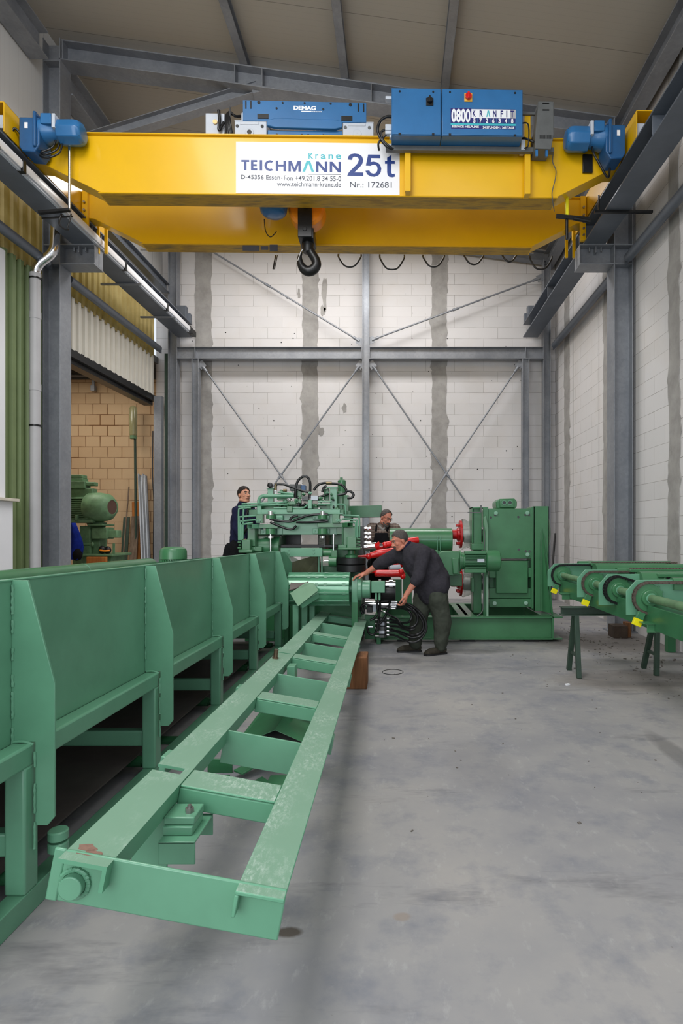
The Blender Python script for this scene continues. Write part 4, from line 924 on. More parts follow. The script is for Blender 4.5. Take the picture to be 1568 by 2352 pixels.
# vertical motor behind the conveyor
mx = PX(394, 6.7); my = 6.75
mot = thing('electric_motor', 'green finned electric motor standing upright behind the conveyor', 'motor', (mx, my, 0))
zt = PZ(1256, 6.7)
q = MB(); q.lathe((mx, my, zt), (0, 0, -1), [(0, .06), (.004, .10), (.02, .135), (.05, .15), (.14, .152)], 32); q.build('fan_cowl', M['leaf'], mot)
q = MB(); q.cyl((mx, my, zt - .13), (mx, my, zt - .42), .125, n=28)
for k in range(36):
    a = 2 * PI * k / 36; q.bar((mx + .138 * math.cos(a), my + .138 * math.sin(a), zt - .145), (mx + .138 * math.cos(a), my + .138 * math.sin(a), zt - .42), .008, .034, up=(math.cos(a), math.sin(a), 0))
q.build('finned_housing', M['leaf'], mot)
q = MB(); q.cyl((mx, my, zt - .42), (mx, my, zt - .46), .17, n=28); q.box(mx - .16, mx + .16, my - .16, my + .16, .0, zt - .46); q.build('gear_pedestal', M['leafd'], mot, .01)

# slatted head drum with its hydraulic motor
DZ = 7.75
drum = thing('feed_drum', 'slatted green feed drum with hydraulic motor at the end of conveyor', 'drum', (PX(750, DZ), DZ, 0))
zc = PZ(1353, DZ); rd = .215; xa, xb = PX(664, DZ), PX(804, DZ)
q = MB(); q.cyl((xa, DZ, zc), (xb, DZ, zc), rd, n=40); dr = q.build('drum_shell', simple('glossy_mint', lin(92, 160, 122), .18, .1, .1, 5, .6, 0, .5), drum, .004)
for k in range(12):
    a = 2 * PI * (k + .3) / 12; c, s = math.cos(a), math.sin(a)
    q = MB(); q.bar((xa, DZ + c * (rd + .004), zc + s * (rd + .004)), (xb, DZ + c * (rd + .004), zc + s * (rd + .004)), .025, .016, up=(0, c, s)); q.build('slat', M['mint'], dr, .003)
q = MB()
for k in range(12):
    a = 2 * PI * (k + .3) / 12
    for f in (.35, .48, .62, .92):
        for e in (-1, 1):
            y, z = DZ + (rd + .004) * math.cos(a) - e * .016 * math.sin(a), zc + (rd + .004) * math.sin(a) + e * .016 * math.cos(a); x = xa + f * (xb - xa); q.tube([(x - .02, y, z), (x, y, z), (x + .02, y, z)], .006, n=6)
q.build('weld_spot', M['mint'], dr, kind='stuff')
q = MB(); q.prism([(DZ - .07, PZ(1383, DZ)), (DZ + .07, PZ(1383, DZ)), (DZ + .09, zc), (DZ + .06, PZ(1326, DZ)), (DZ - .06, PZ(1326, DZ)), (DZ - .09, zc)], PX(808, DZ), PX(822, DZ), 'x'); q.build('bearing_plate', M['mint'], drum, .006)
q = MB(); q.cyl((PX(804, DZ), DZ, zc), (PX(810, DZ), DZ, zc), .05, n=18); q.lathe((PX(822, DZ), DZ, zc), (1, 0, 0), [(0, .155), (.05, .155), (.06, .12), (.16, .12), (.165, .11)], 28); q.build('motor_flange', M['mint'], drum, .004)
q = MB(); q.box(PX(853, DZ), PX(884, DZ), DZ - .09, DZ + .04, PZ(1360, DZ), PZ(1334, DZ)); q.box(PX(861, DZ), PX(866, DZ), DZ - .06, DZ - .02, PZ(1378, DZ), PZ(1356, DZ)); q.box(PX(869, DZ), PX(874, DZ), DZ - .06, DZ - .02, PZ(1378, DZ), PZ(1356, DZ)); q.build('port_block', M['mint'], drum, .006)
q = MB(); q.lathe((PX(866, DZ), DZ + .12, PZ(1362, DZ)), (1, 0, 0), [(0, .11), (.02, .12), (.2, .12), (.24, .115), (.245, .09)], 26); q.build('black_motor_body', M['blacks'], drum)
q = MB(); q.cyl((PX(893, DZ), DZ + .1, PZ(1345, DZ)), (PX(902, DZ), DZ + .1, PZ(1345, DZ)), .075, n=24); q.cyl((PX(885, DZ), DZ + .1, PZ(1345, DZ)), (PX(908, DZ), DZ + .1, PZ(1345, DZ)), .06, n=24); q.build('chrome_coupling', M['chrome'], drum)
q = MB(); q.box(xa - .1, xb - .02, 8.9, 9.4, .03, PZ(1385, 8.9)); q.box(PX(808, DZ), PX(822, DZ), DZ - .07, DZ + .07, .0, PZ(1380, DZ)); q.box(xa - .05, xa + .0, DZ - .07, DZ + .07, .0, zc); q.build('stand_leg', M['leafd'], drum, .006)

# ================================================================== ladder-like frame lying in front
NL, NR = P(140, 1965, 1.675), P(655, 2060, 1.675)
FL, FR = P(744, 1396, 8.75), P(846, 1411, 8.75)
lad = thing('ladder_frame', 'long mint green steel ladder frame with flat side bars lying along the aisle', 'frame', (-.7, 3.5, 0))
LN = (FL - NL).cross(NR - NL).normalized()
if LN.z > 0: LN = -LN                                    # points down out of the frame's top face
WID = (NR - NL).length
def LP(y, v, d=0.0):                                     # y: distance, v: metres from the left edge, d: metres below the top face
    t = (y - 1.675) / (8.75 - 1.675); a = NL.lerp(FL, t); b_ = NR.lerp(FR, t); w = (b_ - a)
    return a + w * (v / WID) + LN * d
def lbox(y0, y1, v0, v1, d0, d1, q=None):
    q = q or MB(); q.hexa([LP(y0, v0, d1), LP(y0, v1, d1), LP(y1, v1, d1), LP(y1, v0, d1)], [LP(y0, v0, d0), LP(y0, v1, d0), LP(y1, v1, d0), LP(y1, v0, d0)]); return q
BW = .142
# left side bar, angle section, with notches where the three lengths meet
cuts = [1.66, 2.33, 4.98, 8.05, 8.75]
q = MB()
for k in range(4):
    y0, y1 = cuts[k], cuts[k + 1]; g = .035 if k == 0 else (.02 if k == 1 else .012)
    e0 = y0 + (0 if k == 0 else (.06, .03, .02)[k - 1]); lbox(e0, y1, 0, BW, 0, .012, q)
    if e0 > y0: lbox(y0, e0, BW - .03, BW, 0, .012, q)
    lbox(y0, y1, BW - .012, BW, .012, .075, q)
bar_l = q.build('side_bar', M['scuff'], lad, 0)
q = MB(); lbox(1.66, 8.75, WID - BW, WID, 0, .012, q); lbox(1.66, 8.75, WID - BW, WID - BW + .012, .012, .075, q); q.build('side_bar', M['scuff'], lad, .003)
for k, y in enumerate((2.25, 3.57, 4.91, 6.26, 7.97)):
    q = MB(); lbox(y, y + .16, BW, WID - BW, .004, .014, q); lbox(y, y + .010, BW, WID - BW, .014, .092, q); lbox(y + .15, y + .16, BW, WID - BW, .014, .08, q); q.build('channel_rung', M['scuff'], lad, .005)
for y in (2.93, 4.26, 5.67, 7.18, 8.7):
    q = MB(); lbox(y, y + .012, BW - .012, WID - BW + .012, .006, .17, q); q.build('plate_rung', M['mint'], lad, .002)
q = MB(); lbox(1.70, 1.712, .0, WID, -.003, .145, q); v0 = LP(1.70, 0, 0)
lbox(1.70, 1.712, -.034, .001, -.004, .148, q); q.build('end_plate', M['mint'], lad, .005)
q = MB(); a = LP(1.71, .045, .085); q.cyl(LP(1.668, .045, .085), a, .034, n=32); pin = q.build('pivot_pin', M['mint'], lad, .003)
q = MB(); r = random.Random(3)
n = 72; c0 = LP(1.697, .045, .085); ux = (NR - NL).normalized(); uy = ux.cross(V((0, 1, 0))).normalized()
pts = [c0 + (ux * math.cos(2 * PI * k / n) + uy * math.sin(2 * PI * k / n)) * (.040 + r.uniform(-.0012, .0015)) for k in range(n + 1)]
q.tube(pts, .008, n=7, smooth=False, radii=[r.uniform(.006, .0085) for _ in pts]); q.build('pin_weld', M['mint'], pin)
q = MB(); r = random.Random(8)
for y0, v0, ry, rv in ((1.735, .045, .022, .030), (1.715, .075, .016, .028), (1.705, .055, .010, .035)):
    q.plate([LP(y0 + ry * math.sin(2 * PI * k / 14) * r.uniform(.6, 1.1), v0 + rv * math.cos(2 * PI * k / 14) * r.uniform(.7, 1.1), .0005) for k in range(14)], .0012, -LN)
q.build('bare_patch', simple('bare_brown_patch', lin(134, 104, 90), .6, 0, .2, 40), bar_l, smooth=False)
# small lugs on the outer edges
for y, v in ((2.5, -.03), (3.75, -.03), (5.2, -.03), (6.7, -.03), (8.0, -.03), (3.1, WID), (4.6, WID), (6.0, WID)):
    q = MB(); lbox(y, y + .09, v if v < 0 else v - .02, v + (.03 if v < 0 else .008), .013, .10, q); q.build('edge_lug', M['mint'], lad, .004)
# steps under the frame
stn = None
b = MB(); p = P(637, 1507, 4.6)
top = LP(4.72, .035, 0)
q = MB(); q.cyl(top + V((0, 0, .0005)), top + V((.01, 0, .075)), .018, n=16); q.cyl(top + V((0, 0, .0005)), top + V((.001, 0, .012)), .026, n=16)
tag(q.build('steel_pin', simple('greasy_bronze_steel', lin(120, 98, 82), .3, .7, .3, 30)), 'short greasy steel pin standing on the left bar of the ladder frame', 'pin')
# wooden block carrying the frame
q = MB(); yb = 5.75; zb = LP(yb + .15, WID - .05, .0).z - .09
q.box(PX(770, yb), PX(842, yb), yb, yb + .32, 0, zb); tag(q.build('wooden_block', M['wood'], None, .006), 'brown wooden block under the right bar of the ladder frame', 'block')
# bolted pad brackets under the left bar
q = MB(); q.plate([(-0.985, 2.14, .33), (-0.925, 2.14, .22), (-0.845, 2.14, .22), (-0.845, 2.14, .53), (-0.895, 2.14, .53)], .012, (0, 1, 0)); pb = q.build('pad_bracket', M['mint'], lad, .003)
q = MB(); q.prism([(-0.845, .375), (-0.715, .375), (-0.715, .455), (-0.845, .455)], 2.06, 2.07, 'y'); q.box(-0.845, -0.715, 2.06, 2.27, .447, .456); q.box(-0.845, -0.715, 2.26, 2.27, .375, .45); q.build('channel_seat', M['mint'], pb, .003)
q = MB(); q.box(-0.845, -0.738, 2.10, 2.22, .456, .488); q.build('pad', M['mint'], pb, .004)
q = MB(); q.box(-0.845, -0.734, 2.11, 2.22, .490, .518); q.build('pad', M['mint'], pb, .004)
q = MB(); q.cyl((-0.765, 2.15, .518), (-0.765, 2.15, .535), .016, n=6); q.cyl((-0.765, 2.15, .535), (-0.765, 2.15, .545), .008, n=10); q.build('bolt', M['steel'], pb)
q = MB(); q.box(-.86, -.80, 4.55, 4.67, .12, .5); pb = q.build('pad_bracket', M['mint'], lad, .003)
q = MB(); q.box(-.80, -.66, 4.55, 4.75, .25, .26); q.box(-.80, -.66, 4.55, 4.56, .16, .25); q.build('channel_seat', M['mint'], pb, .003)
q = MB(); q.box(-.80, -.70, 4.58, 4.68, .26, .33); q.cyl((-.74, 4.63, .33), (-.74, 4.63, .35), .016, n=6); q.build('pad', M['mint'], pb, .004)
def loose(name, label, fn, mat='leafd', cat='steel profile'):
    q = MB(); fn(q); return tag(q.build(name, M[mat], None, .003), label, cat)
loose('steel_trough', 'dark green folded steel trough on the floor under the ladder frame', lambda q: (q.plate([(-1.16, 4.2, .008), (-.88, 4.2, .12), (-.88, 5.4, .12), (-1.16, 5.4, .008)], .008, (.3, 0, 1)), q.plate([(-.88, 4.2, .12), (-.64, 4.2, .015), (-.64, 5.4, .015), (-.88, 5.4, .12)], .008, (-.3, 0, 1)), q.box(-1.17, -1.14, 4.2, 5.4, 0, .02)), cat='trough')
loose('steel_angle', 'green steel angle lying crosswise on the floor, left under ladder frame', lambda q: (q.box(-1.22, -1.06, 3.55, 3.70, 0, .012), q.box(-1.22, -1.06, 3.55, 3.562, .012, .07), q.box(-1.22, -1.06, 3.75, 3.762, .0, .09)))
loose('flat_bar', 'green flat bar lying askew behind the crosswise angle under the frame', lambda q: q.bar((-1.00, 3.66, .04), (-.80, 3.90, .09), .09, .012))
loose('bent_plate', 'green bent plate on the floor right of the askew flat bar', lambda q: (q.bar((-.90, 3.42, .02), (-.78, 3.52, .05), .14, .01), q.bar((-.78, 3.52, .05), (-.64, 3.52, .05), .14, .01)))
# ================================================================== hydraulic feed head behind the conveyor end
def mp(u, v, Z): return P(500 + u / 4.356, 1080 + v / 4.356, Z)       # crop coordinates of the machine, at distance Z
def mbox(q, u0, u1, v0, v1, Z0, Z1):
    a = mp(u0, v1, Z0); b_ = mp(u1, v0, Z0); q.box(a.x, b_.x, Z0, Z1, a.z, b_.z); return q
def part(name, mat, parent, fn, bevel=.004):
    q = MB(); fn(q); return q.build(name, M[mat] if isinstance(mat, str) else mat, parent, bevel)
head = thing('feed_head_machine', 'green hydraulic feed head machine covered in pipes, valves and black hoses', 'machine', mp(800, 900, 8.4) * 1.0)
ZM = 8.15
part('main_plate', 'mint', head, lambda q: (mbox(q, 560, 1190, 430, 645, ZM, ZM + .06), mbox(q, 590, 645, 560, 645, ZM - .02, ZM + .02)))
part('top_channel', 'mint', head, lambda q: (mbox(q, 392, 1222, 392, 430, ZM - .03, ZM + .25), mbox(q, 392, 434, 360, 430, ZM - .04, ZM), mbox(q, 392, 1255, 425, 440, ZM - .06, ZM + .02)))
part('machine_body', 'leafd', head, lambda q: (mbox(q, 430, 1200, 350, 440, ZM + .1, ZM + .9), mbox(q, 300, 640, 640, 960, ZM + .25, ZM + .95), mbox(q, 1120, 1400, 560, 980, ZM + .25, ZM + .95)), .01)
part('machine_base', 'leafd', head, lambda q: q.box(mp(250, 0, ZM).x, mp(1430, 0, ZM).x, ZM + .1, ZM + 1.1, 0, mp(0, 960, ZM).z), .01)
part('dark_throat', 'blacks', head, lambda q: (mbox(q, 640, 830, 640, 780, ZM + .55, ZM + .6), mbox(q, 420, 640, 650, 800, ZM + .2, ZM + .24), mbox(q, 620, 1190, 745, 775, ZM + .06, ZM + .3), mbox(q, 1000, 1200, 640, 760, ZM + .4, ZM + .44)))  # black plates set in the open throat, standing in for its shade
part('inner_roller', 'leafd', head, lambda q: q.lathe(mp(560, 770, ZM + .12), (1, 0, 0), [(-.36, .1), (-.35, .16), (.1, .16), (.11, .1)], 26))
part('toothed_roller', 'steel', head, lambda q: [q.lathe(mp(1070, 660 + 22 * k, ZM + .15), (.35, -.2, .05), [(-.06, .05), (-.05, .085), (.05, .085), (.06, .05)], 10) for k in range(5)])
for side, (au0, au1, av0, av1) in ((0, (275, 600, 540, 585)), (1, (990, 1360, 522, 572))):
    outer = au0 if side == 0 else au1
    q = MB(); a = mp(au0 + 3, (av0 + av1) / 2, ZM - .16); b_ = mp(au1 - 3, (av0 + av1) / 2 , ZM - .16)
    q.rtube(mp(275 if side == 0 else 1282, (av0 + av1) / 2, ZM - .30), mp(275 if side == 0 else 1282, (av0 + av1) / 2 + 2, ZM - .30) + V((0, .9, 0)), .11, .055, .008) if False else None
    x0, x1 = (275, 362) if side == 0 else (1282, 1360)
    w_ = (x1 - x0) / 4.356 / F * (ZM - .2); c = mp((x0 + x1) / 2, (av0 + av1) / 2, ZM - .2)
    q.rtube(c, c + V((.30 if side == 0 else -.30, .42, .0)), w_ * .8, .06, .006); q.build('hollow_arm', M['mint'] if side == 0 else M['leaf'], head, .003)
    part('arm_plate', 'leaf', head, lambda q: mbox(q, *((355, 600, 540, 580) if side == 0 else (995, 1285, 530, 572)), ZM - .12, ZM + .02))
    m_ = 'leaf'
    part('corner_post', m_, head, lambda q: mbox(q, *((298, 372, 570, 760) if side == 0 else (1255, 1395, 570, 800)), ZM - .1, ZM + .12))
    part('post_gusset', m_, head, lambda q: mbox(q, *((372, 430, 570, 640) if side == 0 else (1190, 1255, 570, 640)), ZM - .04, ZM - .02))
    part('corner_web', m_, head, lambda q: mbox(q, *((374, 384, 580, 790) if side == 0 else (1240, 1252, 560, 770)), ZM - .12, ZM - .02))
    fb = part('foot_block', m_, head, lambda q: ((mbox(q, 238, 325, 695, 800, ZM - .22, ZM), mbox(q, 205, 345, 795, 828, ZM - .25, ZM + .05), mbox(q, 340, 440, 765, 815, ZM - .12, ZM + .1)) if side == 0 else (mbox(q, 1290, 1385, 668, 790, ZM - .22, ZM), mbox(q, 1200, 1428, 775, 797, ZM - .25, ZM + .05), mbox(q, 1200, 1290, 745, 780, ZM - .15, ZM + .05))), .008)
    for k in range(4):
        u = (200 + 10 * (k % 2), 232) if side == 0 else (1390, 1425); v = 722 + 28 * k if side == 0 else 690 + 30 * k
        part('pipe_fitting', m_, fb, lambda q: q.cyl(mp(u[0], v, ZM - .12), mp(u[1], v, ZM - .12), .014, n=10), 0)
    # clamp brackets with bolts on the main plate
    for (u0, u1, v0, v1) in (((580, 650, 452, 500), (430, 580, 590, 642)) if side == 0 else ((950, 1112, 455, 496), (950, 1112, 582, 636))):
        cb = part('clamp_bracket', 'mint', head, lambda q: mbox(q, u0, u1, v0, v1, ZM - .06, ZM), .005)
        part('bracket_bolt', 'mint', cb, lambda q: [q.cyl(mp(u, (v0 + v1) / 2, ZM - .075), mp(u, (v0 + v1) / 2, ZM - .06), .014, n=6) for u in (u0 + 18, (u0 + u1) / 2, u1 - 18)], 0)
    xr = 527 if side == 0 else 1047
    part('tie_rod_head', 'chrome', head, lambda q: q.cyl(mp(xr, 450, ZM - .12), mp(xr, 412, ZM - .12), .035, n=18), 0)
    part('cylinder_barrel', 'leaf', head, lambda q: (q.cyl(mp(xr, 485, ZM - .12), mp(xr, 450, ZM - .12), .06, n=20), q.cyl(mp(xr, 640, ZM - .12), mp(xr, 585, ZM - .12), .065, n=20)), 0)
    xr2 = 527 if side == 0 else 1158
    part('piston_rod', 'chrome', head, lambda q: (q.cyl(mp(xr2, 640, ZM - .12), mp(xr2, 815 if side == 0 else 805, ZM - .12), .0135, n=14), q.cyl(mp(xr2 if side == 0 else 1047, 655, ZM - .12), mp(xr2 if side == 0 else 1047, 680, ZM - .12), .04, n=16)), 0)
    # port blocks with round ports
    for pu in ((382, 450) if side == 0 else (1145, 1215),):
        pb = part('port_block', 'leaf', head, lambda q: mbox(q, pu[0], pu[1], 440, 530, ZM - .17, ZM - .06), .004)
        part('round_port', 'mint', pb, lambda q: [q.lathe(mp(u, 500, ZM - .172), (0, -1, 0), [(0, .022), (.02, .022), (.021, .012), (.005, .01)], 16) for u in ((395, 418) if side == 0 else (1195, 1222))], 0)
part('lower_plate', 'mint', head, lambda q: mbox(q, 628, 1045, 778, 866, ZM - .2, ZM - .17), .004)
part('plate_bolt', 'mint', head, lambda q: [q.cyl(mp(u, v, ZM - .212), mp(u, v, ZM - .2), .014, n=8) for u in (710, 958) for v in (793, 828)], 0)
part('lever_arm', 'leaf', head, lambda q: (q.cyl(mp(1045, 825, ZM - .1), mp(1150, 825, ZM - .1), .055, n=18), mbox(q, 1135, 1190, 800, 900, ZM - .16, ZM - .06), q.cyl(mp(1112, 910, ZM - .12), mp(1190, 910, ZM - .12), .075, n=22)), .003)
part('lever_pin', 'chrome', head, lambda q: q.cyl(mp(1065, 908, ZM - .12), mp(1120, 908, ZM - .12), .016, n=12), 0)
# vertical spindle and its two black feed wheels
part('spindle', 'leaf', head, lambda q: (q.cyl(mp(1335, 800, ZM - .1), mp(1335, 872, ZM - .1), .05, n=20), q.lathe(mp(1335, 872, ZM - .1), (0, 0, 1), [(0, .09), (.03, .09), (.035, .07), (.05, .055)], 22)), 0)
for v0, v1 in ((874, 938), (942, 1012)):
    part('feed_wheel', 'black', head, lambda q: q.lathe(mp(1335, v1, ZM - .1), (0, 0, 1), [(0, .19), (.004, .203), ((v1 - v0) / 4.356 / F * (ZM - .1) - .004, .203), ((v1 - v0) / 4.356 / F * (ZM - .1), .19)], 44), 0)
# upper works: standpipes, posts, filter column
part('standpipe_column', 'mint', head, lambda q: (mbox(q, 498, 552, 180, 352, ZM + .1, ZM + .2), mbox(q, 486, 562, 178, 186, ZM + .08, ZM + .22)))
part('black_gauge', 'blacks', head, lambda q: q.lathe(mp(527, 153, ZM + .1), (0, -1, 0), [(0, .03), (.005, .038), (.04, .038), (.045, .03)], 20), 0)
part('white_rod', 'wprint', head, lambda q: (q.cyl(mp(577, 320, ZM + .1), mp(577, 205, ZM + .1), .009, n=8), q.cyl(mp(577, 212, ZM + .1), mp(577, 200, ZM + .1), .018, n=10)), 0)
part('valve_column', 'mint', head, lambda q: (mbox(q, 1122, 1190, 172, 390, ZM + .05, ZM + .15), mbox(q, 1085, 1200, 165, 178, ZM + .03, ZM + .17)))
part('tall_post', 'leaf', head, lambda q: (mbox(q, 1196, 1250, 210, 400, ZM + .25, ZM + .45), mbox(q, 1250, 1308, 250, 420, ZM + .3, ZM + .5), q.lathe(mp(1240, 330, ZM + .35), (0, 0, 1), [(0, .06), (mp(1240, 105, ZM + .35).z - mp(1240, 330, ZM + .35).z, .06), (mp(1240, 95, ZM + .35).z - mp(1240, 330, ZM + .35).z, .035)], 20), q.cyl(mp(1236, 95, ZM + .35), mp(1236, 72, ZM + .35), .02, n=10)))
r = random.Random(21)
def hose(pts, rad=.016, Z=ZM, mat='cable', name='hydraulic_hose', dz=None):
    return part(name, mat, head, lambda q: q.tube([mp(u, v, Z + (dz[i] if dz else 0)) for i, (u, v) in enumerate(pts)], rad, n=10), 0)
for pts in (((520, 490), (600, 505), (720, 515), (800, 490), (900, 455), (1000, 443), (1100, 442)), ((525, 520), (620, 560), (700, 588), (750, 588), (785, 555)), ((720, 500), (745, 470), (800, 455)), ((785, 520), (850, 522), (960, 520), (1100, 508))): hose(pts, .017, ZM - .12)
for pts in (((776, 280), (778, 190), (800, 110), (850, 65), (895, 68), (922, 120), (924, 200), (916, 280)), ((590, 140), (660, 142), (760, 175), (860, 210), (930, 220)), ((960, 200), (1000, 150), (1060, 128), (1110, 130)), ((1110, 132), (1190, 135), (1250, 155), (1285, 200), (1270, 235), (1200, 250)), ((1280, 205), (1330, 215), (1358, 245), (1340, 275), (1295, 280)), ((1045, 220), (1060, 175), (1090, 160)), ((290, 480), (295, 420), (330, 375), (400, 355), (490, 340)), ((1010, 270), (1060, 255), (1110, 235)), ((800, 320), (850, 350), (880, 330)), ((250, 650), (280, 600), (300, 560), (310, 500))): hose(pts, .018, ZM + .05)
for pts in (((412, 330), (415, 290), (445, 262), (520, 258), (760, 258)), ((240, 338), (480, 330), (690, 318)), ((205, 365), (420, 352), (700, 340)), ((250, 690), (258, 400), (275, 378), (330, 376)), ((210, 700), (208, 420), (225, 385), (290, 380)), ((215, 700), (214, 490), (225, 468), (380, 455)), ((226, 700), (226, 530), (235, 512), (380, 495)), ((236, 700), (236, 560), (245, 545), (350, 525)), ((745, 378), (850, 378), (900, 340)), ((1190, 342), (1255, 342), (1275, 365), (1280, 440)), ((1250, 450), (1390, 458), (1415, 480), (1416, 670)), ((1240, 485), (1370, 498), (1392, 520), (1396, 680)), ((1270, 525), (1360, 522), (1378, 545), (1382, 680)), ((560, 378), (690, 378)), ((1000, 340), (1130, 340)), ((1000, 315), (1130, 315)), ((600, 220), (760, 235)), ((570, 350), (600, 330), (650, 320))):
    hose(pts, .013 if pts[0][0] != 412 else .026, ZM - .1 if pts[0][1] > 400 else ZM - .02, 'mint', 'hydraulic_pipe')
def valve(u0, u1, v0, v1, mat, Z0, dz=.12): return part('valve_block', mat, head, lambda q: mbox(q, u0, u1, v0, v1, Z0, Z0 + dz), .005)
for a in ((690, 745, 360, 418, 'leaf', ZM - .06), (720, 780, 310, 345, 'leaf', ZM - .02), (840, 905, 262, 305, 'dgrey', ZM), (930, 1002, 255, 302, 'lgrey', ZM), (720, 830, 140, 205, 'dgrey', ZM + .2), (832, 875, 150, 205, 'blue_dk', ZM + .15), (785, 835, 205, 280, 'leaf', ZM + .1), (630, 700, 225, 245, 'leaf', ZM + .1), (590, 680, 270, 300, 'leafd', ZM + .1), (900, 940, 300, 385, 'mint', ZM - .02), (770, 830, 290, 330, 'leaf', ZM + .02), (1000, 1060, 300, 320, 'leaf', ZM + .05), (1000, 1080, 335, 352, 'mint', ZM), (560, 640, 320, 345, 'leaf', ZM + .05), (650, 700, 300, 330, 'leafd', ZM + .02), (310, 400, 395, 450, 'leafd', ZM - .02), (1060, 1110, 185, 300, 'leafd', ZM + .15), (1195, 1260, 395, 430, 'leafd', ZM), (1262, 1330, 405, 500, 'leafd', ZM + .1)): valve(*a)
for k in range(46):
    u = r.uniform(570, 1180); v = r.uniform(215, 385); m_ = r.choice(('leaf', 'leaf', 'mint', 'steel', 'leafd', 'blacks')); L = r.uniform(14, 44)
    if r.random() < .6: part('valve_fitting', m_, head, lambda q: (q.cyl(mp(u, v, ZM + .02), mp(u + L, v, ZM + .02), r.uniform(.010, .022), n=10), q.cyl(mp(u + L * .3, v, ZM + .02), mp(u + L * .5, v, ZM + .02), .026, n=6)), 0)
    else: part('valve_fitting', m_, head, lambda q: (q.cyl(mp(u, v, ZM + .03), mp(u, v - L, ZM + .03), r.uniform(.010, .018), n=10), q.cyl(mp(u, v - L * .7, ZM + .03), mp(u, v - L * .4, ZM + .03), .024, n=6)), 0)
part('brass_elbow', simple('brass_fitting', lin(112, 98, 70), .35, .6, .2, 20), head, lambda q: (q.tube([mp(577, 200, ZM + .1), mp(580, 150, ZM + .1), mp(600, 138, ZM + .1), mp(640, 140, ZM + .1)], .02, n=10), q.cyl(mp(655, 205, ZM + .1), mp(690, 205, ZM + .1), .025, n=8), q.cyl(mp(1085, 130, ZM + .05), mp(1140, 130, ZM + .05), .022, n=8)), 0)
part('guard_rail', 'leafd', head, lambda q: (q.bar(mp(1310, 418, 9.4), mp(1640, 412, 9.4), .12, .19, up=(0, 0, 1)), q.bar(mp(1545, 440, 9.45), mp(1545, 470, 9.45), .14, .12), q.box(mp(1320, 0, 9.4).x, mp(1350, 0, 9.4).x, 9.4, 9.5, 0, mp(0, 420, 9.4).z)), .005)
# standing platform where the man in navy stands
pf = thing('step_platform', 'green step platform behind the conveyor under the man in navy', 'platform', (PX(555, 8.7), 8.9, 0))
part('tread', 'leafd', pf, lambda q: q.box(PX(490, 8.5), PX(560, 8.5) + .1, 8.5, 9.5, .40, .44), .004)
for x in (PX(495, 8.5), PX(555, 8.5) + .1):
    for y in (8.54, 9.46): part('leg', 'leafd', pf, lambda q: q.box(x - .025, x + .025, y - .025, y + .025, 0, .40), .003)

# ================================================================== drive stand: base frame, gearbox, cardan shafts
def dp(u, v, Z): return P(1020 + u / 5.6, 1130 + v / 5.6, Z)
def dbox(q, u0, u1, v0, v1, Z0, Z1):
    a = dp(u0, v1, Z0); b_ = dp(u1, v0, Z0); q.box(a.x, b_.x, Z0, Z1, a.z, b_.z); return q
drv = thing('drive_stand', 'green gearbox drive stand on a low steel base frame beside the man', 'machine', (1.2, 9.0, 0))
X0, X1, Y0, Y1, zt, zb = -.32, 2.20, 8.2, 9.85, PZ(1417, 8.2), .035
for y, s_ in ((Y0 + .075, -1), (Y1 - .075, 1)): part('base_beam', 'leaf', drv, lambda q: q.ibeam((X0, y, (zt + zb) / 2), (X1, y, (zt + zb) / 2), zt - zb, .15, .012, .018), .003)
for x in (X0 + .07, PX(1065, 8.35), 1.04, X1 - .075): part('cross_beam', 'leaf', drv, lambda q: q.ibeam((x, Y0 + .15, (zt + zb) / 2), (x, Y1 - .15, (zt + zb) / 2), zt - zb - .002, .14, .012, .018), .003)
part('end_flange', 'leaf', drv, lambda q: (q.box(X1, X1 + .13, Y0 + .02, Y1, zt - .018, zt), q.box(X1, X1 + .13, Y0 + .02, Y1, zb, zb + .018), q.box(X1 - .02, X1, Y0, Y0 + .15, zb, zt)), .003)
for x, y in ((.1, 8.3), (1.9, 8.3), (.1, 9.7), (2.0, 9.7), (1.0, 8.3)): part('foot_shim', 'blacks', drv, lambda q: q.box(x - .1, x + .1, y - .06, y + .06, 0, zb), 0)
ZD = 8.62
part('left_post', 'leaf', drv, lambda q: (dbox(q, 355, 560, 193, 215, ZD, ZD + .3), dbox(q, 372, 480, 200, 1560, ZD + .05, ZD + .30), dbox(q, 355, 372, 193, 660, ZD, ZD + .32), dbox(q, 350, 510, 665, 745, ZD - .02, ZD + .2), dbox(q, 348, 385, 1105, 1285, ZD - .12, ZD + .06)), .006)
part('front_post_plate', 'leaf', drv, lambda q: (dbox(q, 500, 566, 193, 1600, ZD - .02, ZD + .02), q.plate([dp(534, 300, ZD - .05), dp(566, 460, 8.30), dp(570, 1615, 8.28), dp(538, 1615, 8.28), dp(536, 560, 8.30), dp(500, 330, ZD - .05)], .02, (0, 1, 0))), .004)
part('right_post', 'leaf', drv, lambda q: (dbox(q, 1150, 1345, 183, 1530, ZD - .06, ZD - .04), dbox(q, 1150, 1168, 183, 1530, ZD - .06, ZD + .35), dbox(q, 1330, 1345, 183, 1530, ZD - .06, ZD + .35), dbox(q, 1120, 1160, 193, 1500, ZD - .02, ZD + .3)), .004)
